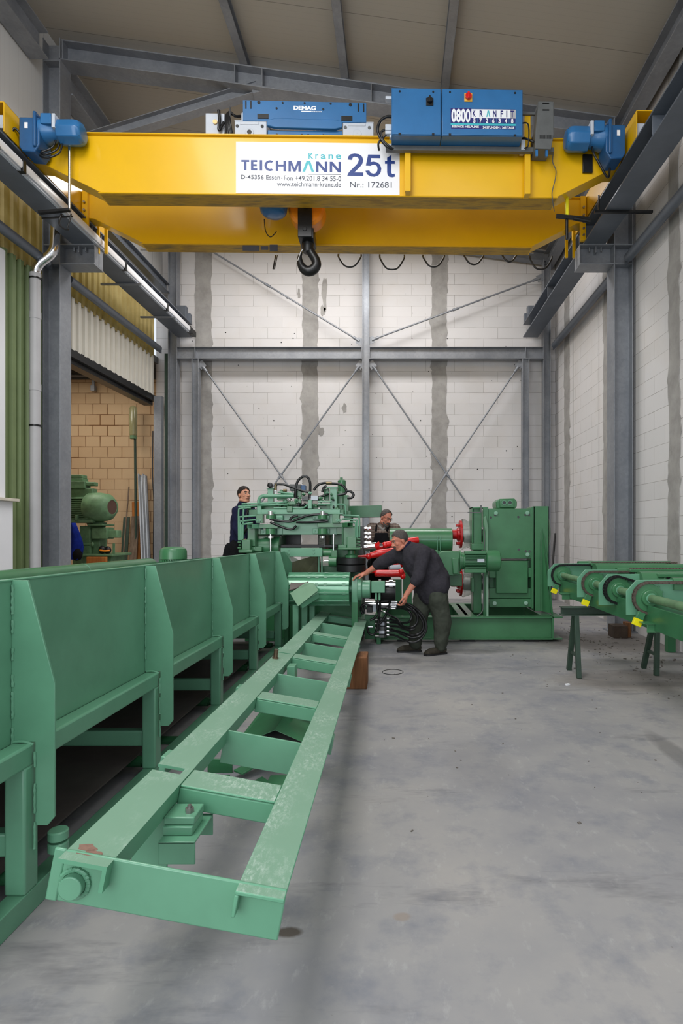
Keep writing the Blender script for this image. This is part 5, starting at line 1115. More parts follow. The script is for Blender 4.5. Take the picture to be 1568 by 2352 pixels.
part('post_gusset', 'leaf', drv, lambda q: (q.plate([dp(1238, 460, ZD - .06), dp(1250, 460, ZD - .06), dp(1250, 1535, ZD - .2), dp(1238, 1535, ZD - .2)], .02, (0, 1, 0)), q.plate([dp(1262, 470, ZD - .08), dp(1285, 560, ZD - .1), dp(1345, 970, ZD - .16), dp(1400, 1580, ZD - .22), dp(1370, 1560, ZD - .2), dp(1330, 1000, ZD - .14)], .02, (0, 1, 0)), q.plate([dp(1250, 470, ZD - .05), dp(1375, 1560, ZD - .18), dp(1250, 1535, ZD - .05)], .012, (0, 1, 0))), .003)
gb = part('gearbox_housing', 'leaf', drv, lambda q: dbox(q, 560, 1125, 212, 858, ZD, ZD + .9), .012)
part('gearbox_lower', 'leaf', drv, lambda q: (dbox(q, 575, 1130, 880, 1105, ZD + .14, ZD + .85), dbox(q, 575, 1130, 1240, 1366, ZD + .04, ZD + .8), dbox(q, 575, 665, 1000, 1105, ZD + .02, ZD + .2), dbox(q, 1080, 1128, 975, 1100, ZD + .02, ZD + .2), dbox(q, 575, 1130, 1100, 1245, ZD + .2, ZD + .8)), .006)
part('cover_plate', 'leaf', drv, lambda q: dbox(q, 668, 1076, 888, 1304, ZD - .02, ZD + .16), .008)
part('foot_beam', 'leaf', drv, lambda q: dbox(q, 578, 1130, 1374, 1482, ZD, ZD + .6), .006)
part('housing_hole', 'blacks', gb, lambda q: [q.cyl(dp(u, v, ZD - .003), dp(u, v, ZD + .002), .018, n=12) for u, v in ((598, 327), (653, 297), (951, 322), (1042, 295), (1090, 295), (955, 742), (1046, 762), (1094, 762))], 0)
part('housing_bolt', 'mint', gb, lambda q: [(q.cyl(dp(u, v, ZD - .03), dp(u, v, ZD), .03, n=8), q.cyl(dp(u, v, ZD - .04), dp(u, v, ZD - .03), .018, n=8)) for u, v in ((664, 272), (1068, 268), (1070, 805), (648, 1432), (1050, 1428))], 0)
part('round_side_cover', 'leaf', drv, lambda q: q.lathe(dp(1290, 520, ZD + .45), (1, 0, 0), [(-.2, .33), (-.02, .33), (.02, .28), (.04, .1)], 36), 0)
tg = part('top_gear_motor', 'leaf', drv, lambda q: (q.prism([(dp(658, 0, ZD + .2).x, dp(0, 130, ZD + .2).z), (dp(700, 0, ZD + .2).x, dp(0, 90, ZD + .2).z), (dp(895, 0, ZD + .2).x, dp(0, 85, ZD + .2).z), (dp(928, 0, ZD + .2).x, dp(0, 125, ZD + .2).z), (dp(925, 0, ZD + .2).x, dp(0, 185, ZD + .2).z), (dp(905, 0, ZD + .2).x, dp(0, 214, ZD + .2).z), (dp(670, 0, ZD + .2).x, dp(0, 214, ZD + .2).z), (dp(658, 0, ZD + .2).x, dp(0, 175, ZD + .2).z)], ZD + .15, ZD + .5, 'y'), dbox(q, 712, 900, 100, 200, ZD + .12, ZD + .2)), .012)
part('motor_port', 'blacks', tg, lambda q: [q.cyl(dp(u, 138, ZD + .115), dp(u, 138, ZD + .13), .025, n=16) for u in (768, 843)], 0)
part('port_ring', 'mint', tg, lambda q: [q.lathe(dp(u, 138, ZD + .12), (0, -1, 0), [(0, .036), (.012, .036), (.012, .027), (0, .026)], 18) for u in (768, 843)], 0)
part('dangling_cable', 'dgrey', drv, lambda q: (q.tube([dp(500, 450, 8.28), dp(515, 520, 8.27), dp(518, 640, 8.26), dp(512, 780, 8.26), dp(514, 960, 8.26), dp(500, 1080, 8.26), dp(505, 1250, 8.26), dp(498, 1400, 8.26), dp(490, 1530, 8.26), dp(420, 1600, 8.24)], .007, n=7), q.bar(dp(300, 262, ZD - .06), dp(470, 262, ZD - .06), .01, .012), q.bar(dp(472, 170, ZD - .06), dp(475, 260, ZD - .06), .02, .03)), 0)
# horizontal guard tube with lid seam
part('shaft_guard', 'leaf', drv, lambda q: q.cyl(P(895, 1241, 9.0), P(1037, 1241, 9.0), .185, n=40), .004)
part('guard_hinge', 'mint', drv, lambda q: [q.bar(P(x, 1232, 8.80), P(x, 1266, 8.82), .012, .03) for x in (1004, 1011)] + [q.box(PX(900, 8.82), PX(1037, 8.82), 8.81, 8.83, PZ(1241, 8.82), PZ(1239, 8.82))], .002)
part('guard_stand', 'leafd', drv, lambda q: (q.box(PX(925, 9.1), PX(945, 9.1), 8.95, 9.1, zt, PZ(1262, 9.1)), q.box(PX(1000, 9.1), PX(1020, 9.1), 8.95, 9.1, zt, PZ(1262, 9.1)), q.box(PX(898, 9.1), PX(922, 9.1), 9.0, 9.1, zt, PZ(1330, 9.1))), .006)
# couplings at the gearbox, upper and lower, wrapped in film
for v0, v1, lo in ((345, 745, 0), (1050, 1345, 1)):
    vc = (v0 + v1) / 2; zc_ = ZD + .42
    q = MB(); c = dp(205, vc - (0 if lo == 0 else 40), zc_)
    q.lathe(c, (1, 0, 0), [(-.02, .10), (-.015, .215), (.02, .215), (.03, .1)], 30); q.lathe(c, (-1, 0, 0), [(0, .11), (.05, .10), (.06, .075), (.14, .075), (.15, .06)], 18)
    for k in range(6):
        a = k * PI / 3; q.cyl(c + V((-.06, .16 * math.cos(a), .16 * math.sin(a))), c + V((-.01, .16 * math.cos(a), .16 * math.sin(a))), .022, n=8)
    q.build('shaft_coupling', M['redd'], drv, .003)
    q = MB(); r2 = random.Random(lo + 2); n, m_ = 22, 6; vs = []; fs = []
    for i in range(m_):
        for k in range(n):
            a = 2 * PI * k / n; rr_ = (.24 - .016 * i) * (1 + r2.uniform(-.07, .07)); vs.append(c + V((.03 + .045 * i + r2.uniform(-.01, .01), rr_ * math.cos(a), rr_ * math.sin(a))))
    for i in range(m_ - 1):
        for k in range(n): fs.append((i * n + k, i * n + (k + 1) % n, (i + 1) * n + (k + 1) % n, (i + 1) * n + k))
    q.add(vs, fs); q.build('film_wrap', M['film'], drv)
    part('coupling_shaft', 'steel', drv, lambda q: q.cyl(c, c + V((.45, 0, 0)), .12, n=24), 0)
# geared motor in front
gm = part('gear_case', 'leaf', drv, lambda q: (q.prism([(PX(1004, 8.2), PZ(1272, 8.2)), (PX(1012, 8.2), PZ(1266, 8.2)), (PX(1052, 8.2), PZ(1266, 8.2)), (PX(1054, 8.2), PZ(1272, 8.2)), (PX(1054, 8.2), PZ(1318, 8.2)), (PX(1040, 8.2), PZ(1322, 8.2)), (PX(1012, 8.2), PZ(1316, 8.2)), (PX(1004, 8.2), PZ(1305, 8.2))], 8.08, 8.4, 'y'), q.prism([(PX(1036, 8.1), PZ(1281, 8.1)), (PX(1052, 8.1), PZ(1281, 8.1)), (PX(1050, 8.1), PZ(1318, 8.1)), (PX(1039, 8.1), PZ(1318, 8.1))], 8.02, 8.1, 'y'), q.box(PX(1000, 8.2), PX(1006, 8.2), 8.1, 8.4, PZ(1330, 8.2), PZ(1264, 8.2))), .01)
zmo = PZ(1288, 8.2); ymo = 8.2
part('motor_flange', 'leaf', gm, lambda q: q.lathe((PX(1054, 8.2), ymo, zmo), (1, 0, 0), [(0, .15), (.02, .15), (.021, .12), (.05, .12)], 26), 0)
mb = part('motor_housing', 'leaf', drv, lambda q: (q.cyl((PX(1062, 8.2), ymo, zmo), (PX(1114, 8.2), ymo, zmo), .115, n=28), q.box(PX(1064, 8.2), PX(1113, 8.2), ymo - .14, ymo - .06, zmo + .1, zmo + .14), q.box(PX(1064, 8.2), PX(1113, 8.2), ymo - .13, ymo - .06, zmo - .16, zmo - .1)), .006)
for k in range(9): part('cooling_fin', 'leaf', mb, lambda q: q.box(PX(1066, 8.2), PX(1112, 8.2), ymo - .145, ymo - .05, zmo - .085 + k * .02, zmo - .079 + k * .02), 0)
part('rating_plate', 'lgrey', mb, lambda q: q.box(PX(1096, 8.05), PX(1112, 8.05), ymo - .152, ymo - .145, PZ(1291, 8.05), PZ(1284, 8.05)), 0)
part('fan_cowl', 'leaf', drv, lambda q: q.lathe((PX(1114, 8.2), ymo, zmo), (1, 0, 0), [(0, .13), (.02, .148), (.14, .15), (.19, .142), (.21, .10), (.213, .03)], 34), 0)
part('motor_arm', 'leaf', drv, lambda q: (q.box(PX(1018, 8.4), PX(1060, 8.4), 8.35, 8.6, PZ(1345, 8.4), PZ(1318, 8.4)), q.box(PX(1084, 8.4), PX(1110, 8.4), 8.3, 8.7, PZ(1316, 8.3), PZ(1308, 8.3))), .005)
# splined drive outputs and red cardan shafts
part('output_plate', 'dgrey', drv, lambda q: q.box(PX(824, 8.75), PX(836, 8.75), 8.6, 9.1, .0, PZ(1209, 8.75)), .004)
for k, v in enumerate((1214, 1225, 1235, 1246)):
    part('splined_stub', 'chrome', drv, lambda q: (q.cyl(P(834, v, 8.75), P(852, v, 8.75), .022, n=12), q.cyl(P(838, v, 8.75), P(843, v, 8.75), .032, n=8), q.cyl(P(848, v, 8.75), P(851, v, 8.75), .03, n=8)), 0)
part('splined_sleeve', 'chrome', drv, lambda q: (q.cyl(P(836, 1257, 8.7), P(864, 1254, 8.7), .06, n=20), q.cyl(P(840, 1257, 8.7), P(846, 1256, 8.7), .068, n=20)), 0)
def cardan(pts, rads, rings):
    q = MB(); q.tube([P(*p) for p in pts], .03, n=18, smooth=False, radii=rads)
    for (a, rr_) in rings: q.ell(P(*a), rr_, rr_, rr_)
    return q.build('cardan_shaft', M['red'], drv)
cardan([(862, 1257, 8.6), (872, 1253, 8.6), (874, 1254, 8.6), (905, 1247, 8.62), (960, 1240, 8.7)], [.05, .065, .04, .05, .05], [((872, 1256, 8.6), .06), ((884, 1252, 8.6), .05)])
part('joint_cap', 'chrome', drv, lambda q: q.cyl(P(875, 1252, 8.52), P(875, 1252.5, 8.50), .028, n=16), 0)
cardan([(818, 1279, 8.3), (850, 1277, 8.35), (851, 1276, 8.35), (863, 1273, 8.36), (864, 1272, 8.36), (930, 1262, 8.5)], [.018, .024, .045, .048, .055, .055], [((846, 1278, 8.35), .045)])
part('shaft_sleeve', 'lgrey', drv, lambda q: q.cyl(P(853, 1276, 8.34), P(861, 1273.5, 8.35), .03, n=16), 0)
cardan([(860, 1317, 8.15), (864, 1317, 8.15), (918, 1317, 8.2), (920, 1317, 8.2), (928, 1322, 8.2)], [.035, .05, .05, .06, .035], [((921, 1314, 8.18), .045), ((925, 1324, 8.18), .04)])
cardan([(806, 1315, 8.3), (825, 1313, 8.3), (860, 1312, 8.32)], [.02, .03, .03], [((838, 1311, 8.3), .035)])
cardan([(895, 1305, 8.5), (920, 1297, 8.6), (935, 1290, 8.7)], [.045, .045, .045], [])
part('shaft_sleeve', 'lgrey', drv, lambda q: q.cyl(P(894, 1305, 8.45), P(918, 1303, 8.5), .042, n=18), 0)
# ================================================================== hydraulic valve unit with hanging hoses
def vp(u, v, Z): return P(820 + u / 6.53, 1330 + v / 6.53, Z)
ZV = 8.0
hyd = thing('valve_unit', 'hydraulic valve unit with looping black hoses in front of the base frame', 'valve unit', vp(340, 900, ZV + .15))
part('backing_plate', 'leafd', hyd, lambda q: (lambda a, b_: q.box(a.x, b_.x, ZV + .10, ZV + .14, a.z, b_.z))(vp(110, 920, ZV), vp(260, 560, ZV)), .004)
part('stand_tube', 'leafd', hyd, lambda q: (lambda a: q.box(a.x - .03, a.x + .03, ZV + .06, ZV + .12, 0, a.z))(vp(320, 880, ZV)), .004)
for k, v in enumerate((590, 650, 715, 775, 835)):
    vb = part('valve_slice', 'lgrey' if k % 2 else 'dgrey', hyd, lambda q: (lambda a, b_: q.box(a.x, b_.x, ZV, ZV + .1, a.z, b_.z))(vp(328, v + 48, ZV), vp(410, v, ZV)), .004)
    part('valve_end', 'black', vb, lambda q: (lambda a, b_: q.box(a.x, b_.x, ZV - .01, ZV + .1, a.z, b_.z))(vp(412, v + 46, ZV), vp(442, v - 4, ZV)), .003)
    part('hose_nipple', 'chrome', vb, lambda q: q.cyl(vp(442, v + 0, ZV + .04), vp(486, v + 2, ZV + .04), .016, n=10), 0)
    part('solenoid_fitting', 'steel', vb, lambda q: q.cyl(vp(270, v + 20, ZV + .04), vp(328, v + 20, ZV + .04), .017, n=10), 0)
part('valve_head', 'black', hyd, lambda q: (lambda a, b_: q.box(a.x, b_.x, ZV - .02, ZV + .1, a.z, b_.z))(vp(140, 500, ZV), vp(230, 420, ZV)), .006)
part('valve_plate', 'lgrey', hyd, lambda q: (lambda a, b_: q.box(a.x, b_.x, ZV - .01, ZV + .1, a.z, b_.z))(vp(232, 490, ZV), vp(285, 380, ZV)), .004)
part('hydraulic_cylinder', 'chrome', hyd, lambda q: (q.cyl(vp(120, 375, ZV + .1), vp(520, 375, ZV + .1), .075, n=24), q.cyl(vp(460, 375, ZV + .1), vp(500, 375, ZV + .1), .082, n=24)), 0)
part('cylinder_fitting', 'chrome', hyd, lambda q: [q.cyl(vp(515, v, ZV + .02), vp(600, v, ZV + .02), .015, n=10) for v in (342, 375, 408, 442)], 0)
for pts in (((590, 440), (680, 440), (770, 480), (815, 560), (780, 640), (700, 655), (610, 640), (490, 600)), ((600, 400), (700, 405), (830, 450), (905, 560), (880, 680), (790, 725), (680, 700), (600, 600), (520, 560), (440, 510)), ((640, 385), (760, 400), (890, 500), (985, 640), (980, 760), (900, 830), (790, 840), (640, 790), (490, 770)), ((640, 370), (780, 385), (920, 480), (1020, 620), (1035, 760), (960, 890), (840, 950), (700, 910), (580, 850), (490, 835)), ((620, 350), (760, 372), (900, 460), (1010, 600), (1020, 740), (950, 850), (830, 880), (700, 840), (560, 770), (490, 745)), ((490, 650), (600, 660), (700, 740), (800, 745), (880, 690), (905, 600), (860, 500), (740, 430), (600, 408)), ((490, 705), (600, 710), (680, 740), (780, 765), (860, 745))):
    part('hydraulic_hose', 'cable', hyd, lambda q: q.tube([vp(u, v, ZV - .08 - .012 * (len(pts) % 4) - .62 * (lambda t: t * t * (3 - 2 * t))(max(0, min(1, (u - 500) / 260)))) for u, v in pts], .0148, n=10), 0)
for pts in (((285, 300), (300, 400), (320, 520), (325, 640), (330, 760)), ((338, 280), (342, 400), (335, 520), (310, 660), (300, 740)), ((485, 170), (490, 280), (480, 400), (440, 520), (380, 620), (320, 690)), ((190, 620), (250, 590), (300, 540)), ((155, 720), (165, 790), (210, 835), (260, 820), (300, 760)), ((80, 520), (55, 450), (80, 390), (130, 380), (230, 400)), ((110, 510), (100, 450), (120, 400))):
    part('hydraulic_hose', 'cable', hyd, lambda q: q.tube([vp(u, v, ZV - .06) for u, v in pts], .015, n=10), 0)
part('hose_ferrule', 'chrome', hyd, lambda q: (q.cyl(vp(485, 120, ZV - .06), vp(486, 180, ZV - .06), .02, n=10), q.cyl(vp(165, 718, ZV - .04), vp(232, 718, ZV - .04), .013, n=8), q.cyl(vp(492, 762, ZV - .08), vp(560, 772, ZV - .1), .014, n=8), q.cyl(vp(345, 470, ZV - .04), vp(420, 505, ZV - .08), .014, n=8)), 0)
part('green_ferrule', 'mint', hyd, lambda q: [q.cyl(vp(u, 165, ZV - .06), vp(u + 3, 300, ZV - .06), .018, n=10) for u in (286, 336)], 0)
# ================================================================== chain conveyor on the right, resting on a trestle
SXX, SZZ = 2.10, 1.0
chc = thing('chain_conveyor', 'green chain conveyor with sprockets and half round covers on the right', 'conveyor', (2.8, 6.2, .8))
SP = [7.44, 6.21, 5.54, 4.87]
part('drive_shaft', 'old_green', chc, lambda q: q.cyl((SXX, 3.6, SZZ), (SXX, 7.5, SZZ), .034, n=24), 0)
CR = .128
def chain_path(x1, r):
    pts = []
    L = x1 - SXX
    n = int(L / .0275)
    for k in range(n): pts.append((x1 - L * k / n, r))
    m = int(PI * r / .0275)
    for k in range(m + 1): a = PI / 2 + PI * k / m; pts.append((SXX + r * math.cos(a), r * math.sin(a)))
    for k in range(1, n): pts.append((SXX + L * k / n, -r))
    return pts
for k, y in enumerate(SP):
    kind2 = (k == 2)
    sp = part('sprocket', 'leaf', chc, lambda q: (q.lathe((SXX, y + .012, SZZ), (0, -1, 0), [(0, .116), (.016, .116), (.0165, .07), (.045, .068), (.05, .062)], 36), [q.prism([(SXX + .105 * math.cos(a - .11), SZZ + .105 * math.sin(a - .11)), (SXX + .132 * math.cos(a - .04), SZZ + .132 * math.sin(a - .04)), (SXX + .132 * math.cos(a + .04), SZZ + .132 * math.sin(a + .04)), (SXX + .105 * math.cos(a + .11), SZZ + .105 * math.sin(a + .11))], y - .003, y + .009, 'y') for a in [2 * PI * j / 15 for j in range(15)]]), .002)
    part('hub_weld', 'mint', sp, lambda q: q.tube([(SXX + .037 * math.cos(2 * PI * j / 20), y - .05, SZZ + .037 * math.sin(2 * PI * j / 20)) for j in range(21)], .006, n=6, smooth=False, radii=[random.uniform(.004, .008) for _ in range(21)]), 0)
    # roller chain: one mesh of plates and rollers
    q = MB(); x1 = SXX + (.36 if k == 0 else .45 if not kind2 else .30); ps = chain_path(x1, CR); rows = (y - .012, y + .018) if not kind2 else (y - .02, y + .01, y + .04)
    tilt = (lambda p: (p[0], p[1] - max(0, p[0] - SXX) * .30)) if kind2 else (lambda p: p)
    ps = [tilt(p) for p in ps]
    for j in range(len(ps) - 1):
        a, b_ = ps[j], ps[j + 1]; A = V((a[0], y, SZZ + a[1])); B = V((b_[0], y, SZZ + b_[1]))
        q.cyl((A.x, rows[0] - .008, A.z), (A.x, rows[-1] + .008, A.z), .0075, n=8)
        d = (B - A).normalized()
        o = .004 * (j % 2)
        for yy in rows: q.bar((A.x, yy - o, A.z), (B.x, yy - o, B.z), .004, .020, up=(-d.z, 0, d.x)); q.cyl((A.x, yy - o - .003, A.z), (A.x, yy - o + .003, A.z), .0115, n=10)
    q.build('roller_chain', M['chain'] if k in (1, 3) else M['blacks'], chc)
    # end plate behind the sprocket
    part('end_plate', 'mint', chc, lambda q: q.prism([(SXX - .17, SZZ - .15), (SXX - .17, SZZ + .05), (SXX - .085, SZZ + .145), (SXX + .42, SZZ + .15), (SXX + .42, SZZ - .15)], y + .05, y + .062, 'y'), .003)
    if k != 2:
        c = V((SXX - .085, y - .01, SZZ - .17)); Mt = Matrix.Rotation(math.radians(-24 if k else -26), 3, 'Y').transposed()
        Mt = Matrix.Rotation(math.radians(22), 3, 'Y')
        tg_ = part('tension_stub', 'leaf', chc, lambda q: q.cbox(c + Mt @ V((0, .0, .025)), .062, .03, .06, Mt), .003)
        part('yellow_tag', 'tagyel', tg_, lambda q: q.cbox(c + Mt @ V((-.004, 0, -.035)), .072, .036, .06, Mt), .003)
    # lane beam running to the right
    part('lane_beam', 'leaf', chc, lambda q: (q.box(SXX + .42, 3.62, y - .03, y + .08, SZZ - .09, SZZ + .125), q.box(SXX + .36, SXX + 1.3 if k < 3 else 3.62, y - .05, y + .09, SZZ + .125, SZZ + .155)), .004)
    part('slot_gap', 'blacks', chc, lambda q: (q.box(SXX + .385, SXX + .415, y - .015, y + .03, SZZ - .12, SZZ + .12), q.box(SXX + .44, SXX + .9, y - .033, y - .03, SZZ + .105, SZZ + .122)), 0)
    if k != 2: part('chain_cover_strip', 'chain', chc, lambda q: [q.cyl((SXX + .4 + j * .035, y - .03, SZZ + .158), (SXX + .4 + j * .035, y + .05, SZZ + .158), .010, n=6) for j in range(31)], 0)
for y, r_, x0, zt in ((7.75, .05, 2.40, 1.165), (6.98, .095, 2.36, 1.17), (6.29, .05, 2.36, 1.165), (5.6, .095, 2.32, 1.17), (4.94, .05, 2.32, 1.165)):
    part('half_round_cover', 'leaf', chc, lambda q: (q.prism([(y + r_ * math.cos(PI * j / 16), zt - r_ + r_ * math.sin(PI * j / 16)) for j in range(17)] + [(y - r_, zt - r_ - .05), (y + r_, zt - r_ - .05)], x0, 3.62, 'x')), 0)
part('cross_girder', 'leafd', chc, lambda q: (q.channel((SXX - .02, 3.6, .845), (SXX - .02, 7.5, .845), .19, .12, .008), q.box(SXX + .4, SXX + .42, 3.6, 7.6, .80, .96)), .004)
part('cross_girder', 'leafd', chc, lambda q: q.box(3.45, 3.6, 3.6, 7.8, .78, .98), .004)
for y, a, b_ in ((7.05, 1.99, 2.19), (4.72, 2.02, 2.30)):
    part('channel_foot', 'leaf', chc, lambda q: (q.box(a, b_, y, y + .008, .735, .80), q.box(a, b_, y, y + .12, .795, .803), q.box(a - .02, a + .16, y - .02, y + .12, .803, .81)), .003)
part('leveling_bolt', 'chrome', chc, lambda q: [q.cyl((SXX + .40, yy, .80), (SXX + .40, yy, .86), .012, n=10) for yy in (7.1, 6.1, 4.8)], 0)
part('bearing_lug', 'leaf', chc, lambda q: [(q.cyl((SXX + .46, yy - .05, 1.10), (SXX + .46, yy, 1.10), .035, n=16), q.box(SXX + .42, SXX + .5, yy - .05, yy, 1.02, 1.10)) for yy in (7.0, 5.62)], .003)
part('rear_leg', 'leafd', chc, lambda q: (q.box(3.48, 3.58, 7.5, 7.6, 0, .79), q.box(3.48, 3.58, 3.9, 4.0, 0, .79)), .004)

saw = thing('trestle', 'dark green steel trestle carrying the left end of the chain conveyor', 'trestle', (2.35, 6.35, 0))
part('top_bar', 'dk_green', saw, lambda q: (q.ibeam((1.78, 6.36, .69), (3.25, 6.36, .69), .09, .12, .008, .010),), .003)
for xx, dx in ((1.90, 0), (2.78, 0)):
    A1, A2 = P(1329 if xx < 2 else 1507, 1557 if xx < 2 else 1551, 6.18 if xx < 2 else 6.3), P(1306 if xx < 2 else 1477, 1538 if xx < 2 else 1535, 6.56 if xx < 2 else 6.64); A1.z = 0; A2.z = 0
    T = V((xx + .04, 6.36, .65))
    for A in (A1, A2): part('leg', 'dk_green', saw, lambda q: q.bar(A, T + V((0, .03 if A is A2 else -.03, 0)), .05, .05, up=(1, 0, 0)), .004)
    part('leg_tie', 'dk_green', saw, lambda q: q.bar(A1.lerp(T, .34), A2.lerp(T, .34), .03, .03), .002)
# timber packing and a steel prop by the right column foot
tag(part('timber_packing', 'wood', None, lambda q: q.box(3.36, 3.43, 8.55, 8.7, 0, .22), .005), 'small light timber block by the foot of the right column', 'block')
tag(part('timber_beam', simple('dark_timber', lin(70, 56, 46), .8, 0, .3, 9), None, lambda q: q.box(3.16, 3.36, 8.5, 8.75, 0, .18), .005), 'dark timber beam lying by the foot of the right column', 'timber')
A = V((PX(1266, 11.5), 11.5, .0)); B = P(1282, 1222, 12.6); B.x = min(B.x, 3.55)
tag(part('steel_rod', 'blacks', None, lambda q: q.cyl((3.02, 11.6, 0.015), (3.30, 12.2, 1.52), .022, n=10), 0), 'dark rod leaning towards the back right corner behind the gearbox', 'rod')
# crumbs and dust on the floor
q = MB(); r = random.Random(77)
for k in range(420):
    c = r.random()
    if c < .55: x, y = r.gauss(2.9, .5), r.gauss(8.2, .9)
    elif c < .8: x, y = r.gauss(3.0, .4), r.gauss(6.4, .7)
    else: x, y = r.uniform(-.2, 3.4), r.uniform(3, 7.5)
    if x > 3.6 or x < -.3: continue
    s_ = abs(r.gauss(0, .008)) + .002
    if c >= .8: s_ *= .6
    q.cbox((x, y, s_ * .3), s_ * r.uniform(.6, 2), s_ * r.uniform(.6, 2), s_ * .6, Matrix.Rotation(r.uniform(0, 3), 3, 'Z'))
tag(q.build('floor_rubble', M['rubble'], smooth=False), 'mortar crumbs and grit scattered on the concrete floor at the right', 'rubble', kind='stuff')
tag(part('plastic_ring', 'black', None, lambda q: q.tube([(-.05 + .115 * math.cos(2 * PI * j / 30), 6.45 + .115 * math.sin(2 * PI * j / 30), .004) for j in range(31)], .003, n=6, smooth=False), 0), 'thin dark ring lying on the floor in front of the man', 'ring')
tag(part('white_chip', 'white', None, lambda q: q.cbox((PX(1303, 5.9), 5.9, .008), .045, .03, .016, Matrix.Rotation(.5, 3, 'Z')), .003), 'small white chip on the floor before the trestle legs', 'chip')

# ================================================================== annex behind the door opening
ZA = 12.0
def ap(u, v, Z=ZA): return P(150 + u / 5.807, 1070 + v / 5.807, Z)
def abox(q, u0, u1, v0, v1, Z0, Z1): a = ap(u0, v1, Z0); b_ = ap(u1, v0, Z0); q.box(a.x, b_.x, Z0, Z1, a.z, b_.z); return q
am = thing('large_motor', 'old green electric motor with ribbed body on a machine in the annex', 'motor', ap(300, 1300) )
part('fan_cowl', 'old_green', am, lambda q: q.lathe(ap(345, 555, ZA), (1, -.22, 0), [(0, .29), (.02, .303), (.22, .303), (.40, .27), (.48, .2), (.5, .145), (.485, .14)], 36), 0)
part('air_inlet', simple('rust_brown_grille', lin(84, 58, 48), .7), am, lambda q: q.lathe(ap(345, 555, ZA), (1, -.22, 0), [(.47, .142), (.492, .142)], 30), 0)
part('motor_body', 'old_green', am, lambda q: q.cyl(ap(-260, 560, ZA + .1), ap(350, 560, ZA), .25, n=30), 0)
for k in range(11): part('cooling_rib', 'old_green', am, lambda q: abox(q, -200, 345, 432 + 26 * k, 440 + 26 * k, ZA - .27 + .004 * abs(k - 5) ** 1.6, ZA), 0)
part('terminal_box', 'old_green', am, lambda q: (abox(q, 0, 255, 200, 300, ZA - .15, ZA + .1), abox(q, 0, 225, 118, 165, ZA - .1, ZA + .1), abox(q, 0, 235, 165, 205, ZA - .1, ZA + .1), abox(q, 265, 390, 215, 265, ZA - .1, ZA + .05), abox(q, 0, 360, 300, 420, ZA - .1, ZA + .1)), .012)
part('motor_foot', 'old_green', am, lambda q: (abox(q, -50, 355, 715, 760, ZA - .25, ZA + .25), abox(q, 120, 160, 655, 730, ZA - .27, ZA - .2)), .01)
ped = part('pedestal', 'old_green', am, lambda q: (abox(q, 190, 330, 800, 1180, ZA - .1, ZA + .4), q.lathe(ap(420, 980, ZA + .1), (0, 0, 1), [(0, .14), (.25, .16), (.35, .2)], 20), abox(q, 290, 500, 770, 800, ZA - .2, ZA + .3), abox(q, 350, 555, 820, 975, ZA - .1, ZA + .2), abox(q, 555, 690, 860, 960, ZA - .05, ZA + .15), abox(q, 330, 460, 970, 1180, ZA, ZA + .3)), .015)
part('hand_lever', 'old_green', am, lambda q: (q.cyl(ap(230, 1045, ZA - .12), ap(365, 1045, ZA - .12), .02, n=10), q.ell(ap(360, 1045, ZA - .12), .03, .03, .05)), 0)
part('machine_table', 'old_green', am, lambda q: (lambda a, b_: (q.box(a.x, b_.x, ZA - .25, ZA + .6, a.z - .05, a.z), q.box(a.x + .05, b_.x - .1, ZA - .1, ZA + .5, 0, a.z - .05)))(ap(100, 1170), ap(710, 1170)), .012)
part('table_post', 'old_green', am, lambda q: abox(q, 628, 655, 1035, 1170, ZA, ZA + .03), .003)
# cloth jacket hanging
jk = MB(); a0 = ap(60, 760, 11.6)
rows = [(760, 40, 120), (830, 30, 150), (920, 30, 185), (1010, 30, 215), (1090, 20, 228), (1170, 30, 215), (1250, 60, 190)]
vs = []; fs = []; r = random.Random(9)
for i, (v, u0, u1) in enumerate(rows):
    for j in range(9):
        t = j / 8; p = ap(u0 + (u1 - u0) * t, v, 11.6); p.y += -.05 * math.sin(t * PI) - .025 * math.sin(t * 9 + i); vs.append(p)
    for j in range(9):
        t = 1 - j / 8; p = ap(u0 + (u1 - u0) * t, v, 11.6); p.y += .05; vs.append(p)
for i in range(len(rows) - 1):
    for j in range(18): fs.append((i * 18 + j, i * 18 + (j + 1) % 18, (i + 1) * 18 + (j + 1) % 18, (i + 1) * 18 + j))
fs += [tuple(range(17, -1, -1)), tuple(range((len(rows) - 1) * 18, len(rows) * 18))]
jk.add(vs, fs); jo = jk.build('jacket', M['jacket'], None, ang=80); tag(jo, 'royal blue work jacket hanging beside the column in the annex', 'jacket')
part('black_hem', 'blackcl', jo, lambda q: (lambda a: q.ell(a, .12, .06, .13))(ap(150, 1180, 11.6)), 0)
hp = thing('ear_defenders', 'black ear defenders with an orange band lying on the annex machine', 'ear defenders', ap(525, 1165, ZA - .1))
part('ear_cup', 'black', hp, lambda q: q.ell(ap(490, 1120, ZA - .1), .07, .06, .085), 0); part('ear_cup', 'black', hp, lambda q: q.ell(ap(565, 1125, ZA - .05), .07, .06, .08), 0)
part('orange_band', 'orange', hp, lambda q: q.tube([ap(462, 1128, ZA - .17), ap(525, 1135, ZA - .19), ap(592, 1130, ZA - .15)], .018), 0)
tag(part('timber_board', 'wood_or', None, lambda q: abox(q, 280, 540, 1215, 1320, ZA - .35, ZA - .28), .006), 'reddish board standing upright in front of the annex machine', 'board')
